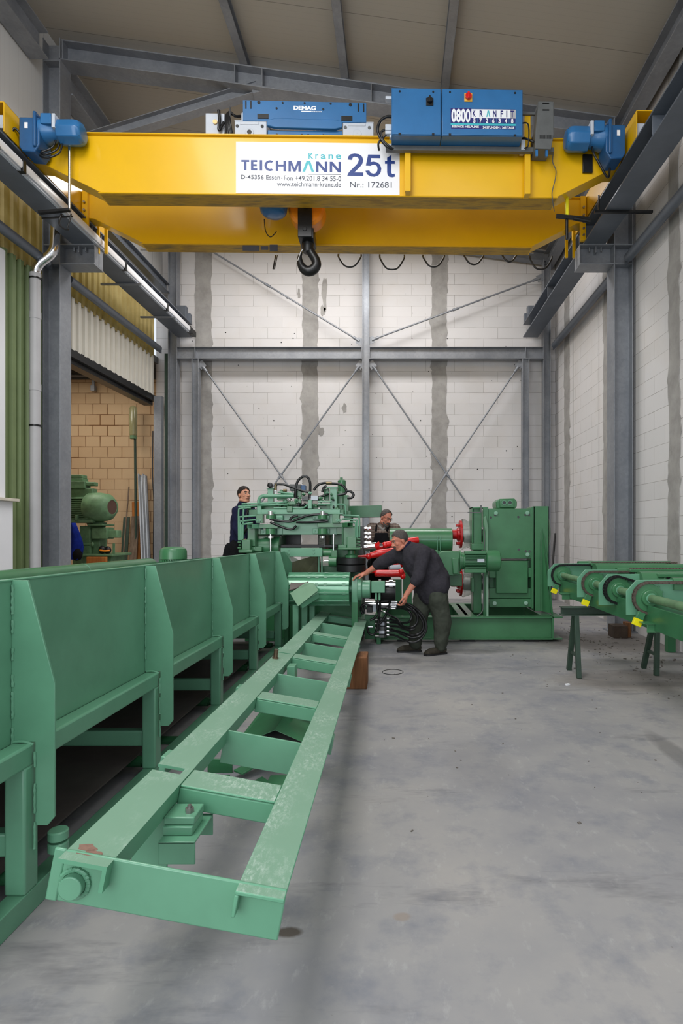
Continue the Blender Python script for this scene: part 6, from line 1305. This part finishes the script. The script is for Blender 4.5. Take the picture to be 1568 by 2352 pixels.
# lamp standing against the ochre wall
lm = thing('inspection_lamp', 'long tubular inspection lamp on a slim pole against the ochre wall', 'lamp', P(310, 1300, 13.6))
YL = 13.6
part('glass_tube', simple('dusty_lamp_glass', lin(150, 146, 108), .2, 0, .1, 8), lm, lambda q: (lambda z0, z1, x: q.lathe((x, YL, z0), (0, 0, 1), [(0, .05), (.03, .08), (.06, .085), (z1 - z0 - .06, .085), (z1 - z0 - .02, .06), (z1 - z0, .02)], 20))(PZ(1003, YL), PZ(932, YL), PX(306, YL)), 0)
part('lamp_cap', 'old_green', lm, lambda q: q.cyl((PX(306, YL), YL, PZ(1003, YL) - .05), (PX(306, YL), YL, PZ(995, YL)), .075, n=18), 0)
part('pole', 'dk_green', lm, lambda q: q.tube([(PX(310, YL), YL, PZ(1003, YL)), (PX(311, YL), YL, PZ(1100, YL)), (PX(313, YL), YL, .01)], .028, n=12, smooth=False), 0)
# leaning things
def lean(name, label, cat, pb, pt, w_, t_, mat, Yb=13.3, Yt=13.75, bevel=.003):
    A = P(*pb, Yb); A.z = .01; B = P(*pt, Yt); q = MB(); q.bar(A, B, w_, t_, up=(0, -1, 0)); return tag(q.build(name, M[mat], None, bevel), label, cat)
for k in range(6):
    lean('galvanised_plank', 'galvanised perforated plank in the bundle leaning on the ochre wall', 'plank', (330 + 3.6 * k, 1330), (318.5 + 3.4 * k, 1089 + (k % 3) * 2), .03, .05, 'lgrey' if k % 2 == 0 else 'galv', 13.1 + .02 * (k % 2), 13.72)['group'] = 'bundle of galvanised planks'
lean('wide_plank', 'weathered grey plank leaning between green board and galvanised bundle', 'plank', (300, 1330), (311, 1186), .17, .04, 'wood_gr', 13.2, 13.75)
lean('orange_plank', 'orange plank leaning behind the weathered plank', 'plank', (316, 1330), (311, 1153), .16, .03, 'wood_or', 13.45, 13.82)
lean('green_board', 'dark green board leaning left of the weathered plank', 'board', (279, 1330), (291, 1188), .15, .03, 'dk_green', 13.15, 13.78)
lean('thin_batten', 'thin grey batten leaning in front of the green board', 'batten', (275, 1330), (296, 1118), .025, .025, 'wood_gr', 13.0, 13.84)
tag(part('wall_cable', 'cable', None, lambda q: q.tube([P(351, 990, 13.8), P(350, 1090, 13.8), P(353, 1150, 13.8), P(352, 1250, 13.8), P(353, 1330, 13.8)], .014, n=8), 0), 'black cable running down the right end of the ochre wall', 'cable')
tag(part('conduit', 'galv', None, lambda q: (q.cyl(P(150, 862, 13.8), P(213, 863, 13.8), .03, n=12), q.bar(P(214, 862, 13.8), P(215, 898, 13.8), .06, .05), q.box(PX(210, 13.8), PX(219, 13.8), 13.75, 13.85, PZ(898, 13.8), PZ(886, 13.8))), .002), 'grey conduit high on the ochre wall ending in a drop box', 'conduit')
# ================================================================== the three men
def remesh(o, vox, smooth=4):
    m = o.modifiers.new('remesh', 'REMESH'); m.mode = 'VOXEL'; m.voxel_size = vox; m.use_smooth_shade = True
    s = o.modifiers.new('smooth', 'SMOOTH'); s.factor = .5; s.iterations = smooth
def wrinkle(o, size, strength):
    t = bpy.data.textures.new('folds', 'CLOUDS'); t.noise_scale = size; t.noise_depth = 2
    d = o.modifiers.new('folds', 'DISPLACE'); d.texture = t; d.strength = strength; d.mid_level = .5; d.texture_coords = 'LOCAL'
def chain(q, pts, radii):
    for i in range(len(pts) - 1): q.cap(pts[i], radii[i], pts[i + 1], radii[i + 1])
def head_mesh(q, c, R, s=1.0):
    """skull, face and ears round centre c (mid head); R columns: x right of the man, y forward, z up"""
    def L(x, y, z): return V(c) + R @ V((x * s, y * s, z * s))
    q.ell(L(0, -.018, .025), .074 * s, .094 * s, .088 * s, R, 22, 16)            # cranium
    q.ell(L(0, .022, -.035), .060 * s, .070 * s, .082 * s, R, 20, 14)            # face
    q.ell(L(0, .050, -.092), .034 * s, .034 * s, .028 * s, R)                    # chin
    q.ell(L(0, .078, .028), .045 * s, .018 * s, .018 * s, R)                     # brow
    for e in (-1, 1):
        q.cap(L(e * .058, .0, -.075), .022 * s, L(e * .02, .055, -.098), .02 * s)    # jaw
        q.ell(L(e * .038, .062, -.025), .022 * s, .018 * s, .02 * s, R)          # cheek
        q.ell(L(e * .077, -.008, -.012), .010 * s, .020 * s, .034 * s, R)        # ear
    q.cap(L(0, .086, .012), .0095 * s, L(0, .108, -.030), .0145 * s)             # nose
    for e in (-1, 1): q.ell(L(e * .012, .096, -.034), .010 * s, .011 * s, .008 * s, R)
    q.ell(L(0, .086, -.060), .026 * s, .012 * s, .008 * s, R); q.ell(L(0, .084, -.072), .023 * s, .012 * s, .008 * s, R)
    return L
def face_parts(root, L, R, hair, brow=True, mouth=True, mous=None, s=1.0):
    for e in (-1, 1):
        q = MB(); q.ell(L(e * .029, .0805, .008), .0125 * s, .008 * s, .0058 * s, R, 12, 8); ey = q.build('eye', M['eyewhite'], root)
        q = MB(); q.ell(L(e * .029, .0865, .008), .0058 * s, .004 * s, .0052 * s, R, 10, 6); q.build('iris', M['eye'], ey)
        if brow:
            q = MB(); q.tube([L(e * .012, .092, .026), L(e * .03, .091, .033), L(e * .048, .078, .026)], .005 * s, n=7); q.build('eyebrow', M[hair], root)
    if mouth:
        q = MB(); q.tube([L(-.024, .090, -.066), L(0, .098, -.066), L(.024, .090, -.066)], .0045 * s, n=7); q.build('lips', M['lip'], root)
    if mous:
        q = MB(); q.tube([L(-.032, .088, -.060), L(-.014, .101, -.050), L(0, .103, -.048), L(.014, .101, -.050), L(.032, .088, -.060)], .009 * s, n=8, radii=[.004, .009, .009, .009, .004]); q.build('moustache', M[mous], root)
def hair_cap(root, L, R, mat, s=1.0, recede=.0, low=-.02):
    q = MB(); n, m = 28, 14; vs = []; fs = []
    top = []
    for i in range(m + 1):
        t = i / m
        for k in range(n):
            a = 2 * PI * k / n; fy = math.sin(a)                               # +1 forward
            zlim = low + (.085 + recede) * max(0, (fy + .15)) ** .7 if fy > -.15 else low - .062 * min(1, (-.15 - fy) * 1.6)
            zlim += .006 * math.sin(a * 9 + 1) + .004 * math.sin(a * 17) - .034 * math.exp(-((fy - .14) / .16) ** 2)
            ph = PI / 2 * (1 - t) + 0
            zlow = max(-.9, min(.92, (zlim - .025) / .088)); plow = math.asin(zlow); ph = PI / 2 - (PI / 2 - plow) * t
            k2 = 1.0 + .035 * math.sin(a * 7 + t * 5) * .3
            vs.append(L(.0805 * k2 * math.cos(ph) * math.cos(a), -.018 + .101 * k2 * math.cos(ph) * math.sin(a), .025 + .0955 * math.sin(ph)))
    for i in range(m):
        for k in range(n): fs.append((i * n + k, i * n + (k + 1) % n, (i + 1) * n + (k + 1) % n, (i + 1) * n + k))
    q.add(vs, fs); o = q.build('hair', M[mat], root, ang=80)
    so = o.modifiers.new('thick', 'SOLIDIFY'); so.thickness = .009 * s; so.offset = 0
    sb = o.modifiers.new('dense', 'SUBSURF'); sb.levels = 1; sb.render_levels = 1
    wrinkle(o, .016, .014)
    return o
def rot(fwd, up=(0, 0, 1), roll=0):
    y = V(fwd).normalized(); x = y.cross(V(up)).normalized(); z = x.cross(y).normalized()
    Mx = Matrix((x, y, z)).transposed()
    return Mx @ Matrix.Rotation(roll, 3, 'Y')
def hand(q, wrist, direction, palm_n, thumb_side, curl=.5, s=1.0, spread=.09):
    """palm box plus four bent fingers and a thumb; direction: wrist to knuckles; palm_n: out of the palm; curl in radians per joint"""
    d = V(direction).normalized(); nrm = V(palm_n); nrm = (nrm - d * nrm.dot(d)).normalized(); side = V(thumb_side); side = (side - d * side.dot(d) - nrm * side.dot(nrm)).normalized()
    K = V(wrist) + d * .088 * s
    q.cap(V(wrist), .026 * s, V(wrist) + d * .03 * s, .028 * s)
    for k in range(4): q.cap(V(wrist) + d * .02 * s + side * (.018 - .012 * k) * s, .016 * s, K + side * (.030 - .020 * k) * s, .0125 * s)
    for k, (l1, l2, l3) in enumerate(((.040, .026, .020), (.045, .029, .021), (.042, .027, .020), (.033, .021, .018))):
        p = K + side * (.030 - .020 * k) * s; a = 0; dd = (d + side * spread * (1.5 - k) * .5).normalized()
        for j, l in enumerate((l1, l2, l3)):
            a += curl * (.9 if j == 0 else 1.15); v = dd * math.cos(a) + nrm * math.sin(a); p2 = p + v * l * s
            q.cap(p, (.0098 - .0009 * j) * s, p2, (.0089 - .0009 * j) * s, 10); p = p2
    t0 = V(wrist) + d * .022 * s + side * .022 * s; t1 = t0 + (d * .6 + side * .75 + nrm * .25).normalized() * .040 * s; t2 = t1 + (d * .85 + side * .25 + nrm * .35).normalized() * .032 * s; t3 = t2 + (d * .9 + nrm * .4).normalized() * .024 * s
    q.cap(t0, .016 * s, t1, .0125 * s, 10); q.cap(t1, .0118 * s, t2, .0105 * s, 10); q.cap(t2, .0105 * s, t3, .0085 * s, 10)
def shoe(q, ankle, toe_dir, L=.29):
    d = V((toe_dir[0], toe_dir[1], 0)).normalized(); s_ = V((-d.y, d.x, 0)); a = V((ankle[0], ankle[1], 0))
    R3 = Matrix((s_, d, V((0, 0, 1)))).transposed()
    q.ell(a + d * (-.03) + V((0, 0, .055)), .042, .055, .06, R3); q.ell(a + d * .10 + V((0, 0, .045)), .048, .12, .048, R3); q.ell(a + d * .17 + V((0, 0, .035)), .050, .065, .036, R3); q.cap(a + V((0, 0, .06)), .05, a + V((0, 0, .12)), .048)
def sole(q, ankle, toe_dir):
    d = V((toe_dir[0], toe_dir[1], 0)).normalized(); s_ = V((-d.y, d.x, 0)); a = V((ankle[0], ankle[1], 0)); pts = []
    for t, w_ in ((-.085, .02), (-.07, .038), (-.02, .042), (.05, .040), (.12, .050), (.18, .051), (.22, .04), (.238, .015)): pts.append((t, w_))
    P_ = [a + d * t + s_ * w_ for t, w_ in pts] + [a + d * t - s_ * w_ for t, w_ in pts[::-1]]
    q.plate(P_, .022, (0, 0, 1))

# ---- the man leaning over the hoses, in front of the base frame
ZP = 7.45
hips_l, hips_r = P(978, 1352, ZP - .07), P(1002, 1352, ZP + .10)
pel = P(994, 1345, ZP); wst = P(984, 1318, ZP); chest = P(958, 1285, ZP); neckb = P(938, 1258, ZP); headc = P(916.5, 1241, ZP - .02)
shn = P(972, 1272, ZP - .22); eln = P(960, 1326, ZP - .33); wrn = P(932, 1367, ZP - .34)          # near arm
shf = P(914, 1274, ZP + .17); elf = P(872, 1294, ZP + .22); wrf = P(838, 1318, ZP + .25)          # far arm
kl, al = P(962, 1424, ZP - .16), P(953, 1486, ZP - .02); kr, ar = P(1014, 1424, ZP + .0), P(1010, 1488, ZP + .10)
al.z = ar.z = .10
# left-in-picture leg is the farther one, right-in-picture leg the nearer one, as their shoes overlap the floor
al.y, kl.y = ZP + .10, ZP + .02; ar.y, kr.y = ZP - .05, ZP - .06
al.x = PX(953, al.y); kl.x = PX(962, kl.y); ar.x = PX(1012, ar.y); kr.x = PX(1016, kr.y)
hl, hr = V((PX(975, ZP + .09), ZP + .09, pel.z - .13)), V((PX(1003, ZP - .09), ZP - .09, pel.z - .13))
RH = rot((-.80, -.42, -.36), (-.25, -.1, 1))
q = MB(); LH = head_mesh(q, headc, RH, 1.06)
q.cap(neckb, .066, headc + RH @ V((0, -.035, -.05)), .058)
chain(q, [pel, wst, chest, neckb], [.15, .16, .17, .07])
chain(q, [shn, eln, wrn], [.06, .047, .031]); chain(q, [shf, elf, wrf], [.06, .047, .031]); q.cap(shn, .08, chest, .12); q.cap(shf, .08, chest, .12)
chain(q, [hl, kl, al], [.10, .06, .04]); chain(q, [hr, kr, ar], [.10, .06, .04])
hand(q, wrn, P(928, 1385, ZP - .34) - wrn, (-.6, .25, -.3), (-.5, -.8, .1), .62, 1.05)
hand(q, wrf, P(812, 1324, ZP + .22) - wrf, (0, .1, -1), (0, -1, .1), .28, 1.05)
man = q.build('person', M['skin2'], None); remesh(man, .0055, 4)
tag(man, 'grey haired person in charcoal sweater and worn green trousers bending over black hoses', 'person')
face_parts(man, LH, RH, 'hair_grey', mous='hair_grey', s=1.06); hair_cap(man, LH, RH, 'hair_grey', 1.06, .0, -.015)
q = MB()
q.cap(pel + V((0, 0, -.08)), .205, wst, .215); q.cap(wst, .225, chest, .215); q.cap(chest, .20, neckb + (chest - neckb) * .35, .13); q.cap(neckb + (chest - neckb) * .25, .085, neckb + (headc - neckb) * .12, .074)
q.ell(P(974, 1322, ZP - .02), .17, .19, .20)
q.cap(P(1000, 1338, ZP), .20, P(978, 1290, ZP + .02), .19); q.cap(hr + V((.0, .02, .13)), .165, hl + V((0, 0, .09)), .15)
for sh, el, wr, cut in ((shn, eln, wrn, .22), (shf, elf, wrf, .14)):
    q.cap(chest + (sh - chest) * .55, .13, sh, .105); q.cap(sh, .105, el, .078); q.cap(el, .078, el.lerp(wr, cut), .066); q.cap(el.lerp(wr, cut - .06), .070, el.lerp(wr, cut + .03), .068)
swt = q.build('sweater', M['sweater'], man); remesh(swt, .011, 5); wrinkle(swt, .11, .022)
ax = (headc + RH @ V((0, -.035, -.05)) - neckb).normalized(); ex, ey_ = axes(ax, (0, 1, 0)); cc = neckb + ax * .035
q = MB(); q.tube([cc + (ex * math.cos(2 * PI * k / 20) + ey_ * math.sin(2 * PI * k / 20)) * .070 for k in range(21)], .015, n=8, smooth=False); q.build('shirt_collar', M['navy_cloth'], man)
q = MB(); q.cap(pel + V((0, 0, .0)), .15, pel + V((0, 0, -.12)), .175); q.cap(hl, .125, hr, .125)
for h, k, a, w1 in ((hl, kl, al, .088), (hr, kr, ar, .096)):
    q.cap(h, .142, k, .112); q.cap(k, .112, V((a.x, a.y, .17)), w1); q.cap(V((a.x, a.y, .17)), w1, V((a.x, a.y, .105)), .084)
tr = q.build('trousers', M['trouser'], man); remesh(tr, .011, 4); wrinkle(tr, .13, .03)
for a, d, nm in ((al, (-1, -.12), 'far'), (ar, (-.92, -.42), 'near')):
    q = MB(); shoe(q, a, d); so = q.build('shoe', M['shoe'], man); remesh(so, .006, 3)
    q = MB(); sole(q, a, d); q.build('sole', M['black'], so)

# ---- the man in navy behind the feed head
ZN = 8.86; top = .44
headc = P(561, 1136, ZN); RH = rot((.70, -.70, .08), (0, 0, 1))
neckb = P(556, 1163, ZN); chest = P(556, 1192, ZN); wst = P(553, 1226, ZN); pel = P(551, 1252, ZN)
shl, shr = P(545, 1174, ZN - .17), P(574, 1172, ZN + .12)
ell_, wrl = P(543, 1214, ZN - .22), P(560, 1240, ZN - .30); elr, wrr = P(588, 1208, ZN + .16), P(606, 1228, ZN + .0)
hl, hr = pel + V((-.05, -.09, -.04)), pel + V((.05, .09, -.04)); kl, kr = V((hl.x, hl.y, top + .50)), V((hr.x + .02, hr.y, top + .50)); al, ar = V((hl.x - .02, hl.y, top + .09)), V((hr.x, hr.y, top + .09))
q = MB(); LH = head_mesh(q, headc, RH, 1.08); q.cap(neckb, .062, headc + RH @ V((0, -.035, -.05)), .056)
chain(q, [pel, wst, chest, neckb], [.13, .13, .15, .07]); chain(q, [shl, ell_, wrl], [.055, .043, .03]); chain(q, [shr, elr, wrr], [.055, .043, .03])
chain(q, [hl, kl, al], [.09, .06, .04]); chain(q, [hr, kr, ar], [.09, .06, .04])
hand(q, wrl, (.7, -.4, -.3), (0, 0, -1), (0, -1, .2), .3); hand(q, wrr, (.7, -.5, 0), (0, 0, -1), (-.5, -.5, .2), .3)
man = q.build('person', M['skin'], None); remesh(man, .006, 4)
tag(man, 'dark haired person in navy shirt standing behind the feed head, looking right', 'person')
face_parts(man, LH, RH, 'hair_dark', s=1.08); hair_cap(man, LH, RH, 'hair_dark', 1.08, .0, -.022)
q = MB(); chain(q, [pel + V((0, 0, .04)), wst, chest], [.155, .16, .175]); q.cap(chest, .17, neckb, .085); q.cap(neckb, .078, neckb + (headc - neckb) * .18, .07)
for sh, el, wr in ((shl, ell_, wrl), (shr, elr, wrr)):
    q.cap(chest + V((0, 0, .08)), .13, sh, .085); q.cap(sh, .085, el, .068); q.cap(el, .066, el.lerp(wr, .92), .045)
sh_ = q.build('shirt', M['navy_cloth'], man); remesh(sh_, .010, 4); wrinkle(sh_, .09, .02)
q = MB(); q.cap(pel + V((0, 0, .03)), .15, pel + V((0, 0, -.06)), .16)
for h, k, a in ((hl, kl, al), (hr, kr, ar)): q.cap(h, .115, k, .085); q.cap(k, .085, a, .075)
trs = q.build('trousers', M['blackcl'], man); remesh(trs, .011, 4); wrinkle(trs, .1, .02)
q = MB(); q.cap(P(527, 1258, ZN - .1), .075, P(524, 1280, ZN - .1), .085); q.cap(P(540, 1248, ZN - .1), .07, P(534, 1270, ZN - .1), .09); bg_ = q.build('holster_pocket', M['blackcl'], man); remesh(bg_, .01, 3)
for a in (al, ar):
    q = MB(); shoe(q, V((0, 0, 0)), (1, -.3)); q.v = [p + V((a.x, a.y, top)) for p in q.v]; so = q.build('shoe', M['black'], man); remesh(so, .007, 3)

# ---- the bearded man behind the drive shafts
ZB = 9.35; top = PZ(1417, 8.2)
headc = P(887, 1189, ZB - .1); RH = rot((.52, -.72, -.42), (0, .2, 1))
neckb = P(879, 1208, ZB - .0); chest = P(876, 1228, ZB + .04); wst = P(872, 1262, ZB + .12); pel = P(872, 1290, ZB + .18)
shl, shr = P(852, 1214, ZB + .02), P(907, 1214, ZB + .04)
ell_, wrl = P(845, 1248, ZB - .06), P(868, 1272, ZB - .22); elr, wrr = P(914, 1246, ZB - .05), P(900, 1272, ZB - .22)
hl, hr = pel + V((-.10, 0, -.03)), pel + V((.10, 0, -.03)); kl, kr = V((hl.x, hl.y - .02, top + .48)), V((hr.x, hr.y - .02, top + .48)); al, ar = V((hl.x, hl.y + .06, top + .09)), V((hr.x, hr.y + .06, top + .09))
q = MB(); LH = head_mesh(q, headc, RH, 1.04); q.cap(neckb, .06, headc + RH @ V((0, -.035, -.05)), .055)
chain(q, [pel, wst, chest, neckb], [.13, .13, .15, .07]); chain(q, [shl, ell_, wrl], [.055, .043, .03]); chain(q, [shr, elr, wrr], [.055, .043, .03])
chain(q, [hl, kl, al], [.09, .06, .04]); chain(q, [hr, kr, ar], [.09, .06, .04])
hand(q, wrl, (.4, -.6, -.4), (0, 0, -1), (.8, -.3, .2), .35); hand(q, wrr, (-.4, -.6, -.4), (0, 0, -1), (-.8, -.3, .2), .35)
man = q.build('person', M['skin2'], None); remesh(man, .006, 4)
tag(man, 'bearded person in check shirt and black bib apron leaning behind the red shafts', 'person')
face_parts(man, LH, RH, 'hair_grey', mous='hair_grey', s=1.04); hair_cap(man, LH, RH, 'hair_grey', 1.04, .028, -.02)
q = MB(); q.tube([LH(-.055, .035, -.07), LH(-.035, .07, -.095), LH(0, .088, -.108), LH(.035, .07, -.095), LH(.055, .035, -.07)], .02, n=8, radii=[.008, .016, .022, .016, .008]); q.build('beard', M['hair_grey'], man)
q = MB()
for e in (-1, 1): q.tube([LH(e * .029 + .02 * math.cos(2 * PI * k / 12), .096, .006 + .014 * math.sin(2 * PI * k / 12)) for k in range(13)], .002, n=5, smooth=False)
q.tube([LH(-.01, .1, .008), LH(.01, .1, .008)], .002, n=5); q.tube([LH(-.05, .09, .01), LH(-.076, .0, .012)], .002, n=5); q.tube([LH(.05, .09, .01), LH(.076, .0, .012)], .002, n=5); q.build('glasses', M['blacks'], man)
q = MB(); chain(q, [pel + V((0, 0, .04)), wst, chest], [.15, .165, .175]); q.cap(chest, .165, neckb, .085)
for sh, el, wr in ((shl, ell_, wrl), (shr, elr, wrr)):
    q.cap(chest + V((0, 0, .06)), .13, sh, .09); q.cap(sh, .09, el, .07); q.cap(el, .066, el.lerp(wr, .9), .045)
sh_ = q.build('shirt', M['plaid'], man); remesh(sh_, .010, 4); wrinkle(sh_, .09, .02)
q = MB(); q.tube([neckb + V((-.075, -.03, .0)), neckb + V((-.03, -.09, -.03)), neckb + V((0, -.10, -.06)), neckb + V((.04, -.085, -.02)), neckb + V((.075, -.02, .01))], .018, n=8); q.build('shirt_collar', simple('pale_collar', lin(150, 146, 142), .9), man)
q = MB(); q.hexa([chest + V(p) for p in ((-.15, -.215, -.25), (.15, -.215, -.25), (.15, -.10, -.25), (-.15, -.10, -.25))], [chest + V(p) for p in ((-.10, -.20, .03), (.10, -.20, .03), (.10, -.10, .03), (-.10, -.10, .03))]); q.cap(wst + V((0, -.05, .0)), .15, pel + V((0, -.04, -.12)), .17); bib = q.build('bib_apron', M['blackcl'], man); remesh(bib, .011, 4)
for s_ in (-1, 1):
    q = MB(); q.tube([chest + V((s_ * .085, -.155, .06)), neckb + V((s_ * .10, -.06, .0)), neckb + V((s_ * .09, .05, .01))], .016, n=8); q.build('apron_strap', M['blackcl'], bib)
q = MB(); q.cap(pel, .15, pel + V((0, 0, -.06)), .155)
for h, k, a in ((hl, kl, al), (hr, kr, ar)): q.cap(h, .11, k, .085); q.cap(k, .085, a, .075)
trs = q.build('trousers', M['blackcl'], man); remesh(trs, .012, 3)
for a in (al, ar):
    q = MB(); shoe(q, V((0, 0, 0)), (0, -1)); q.v = [p + V((a.x, a.y, top)) for p in q.v]; so = q.build('shoe', M['black'], man); remesh(so, .007, 3)
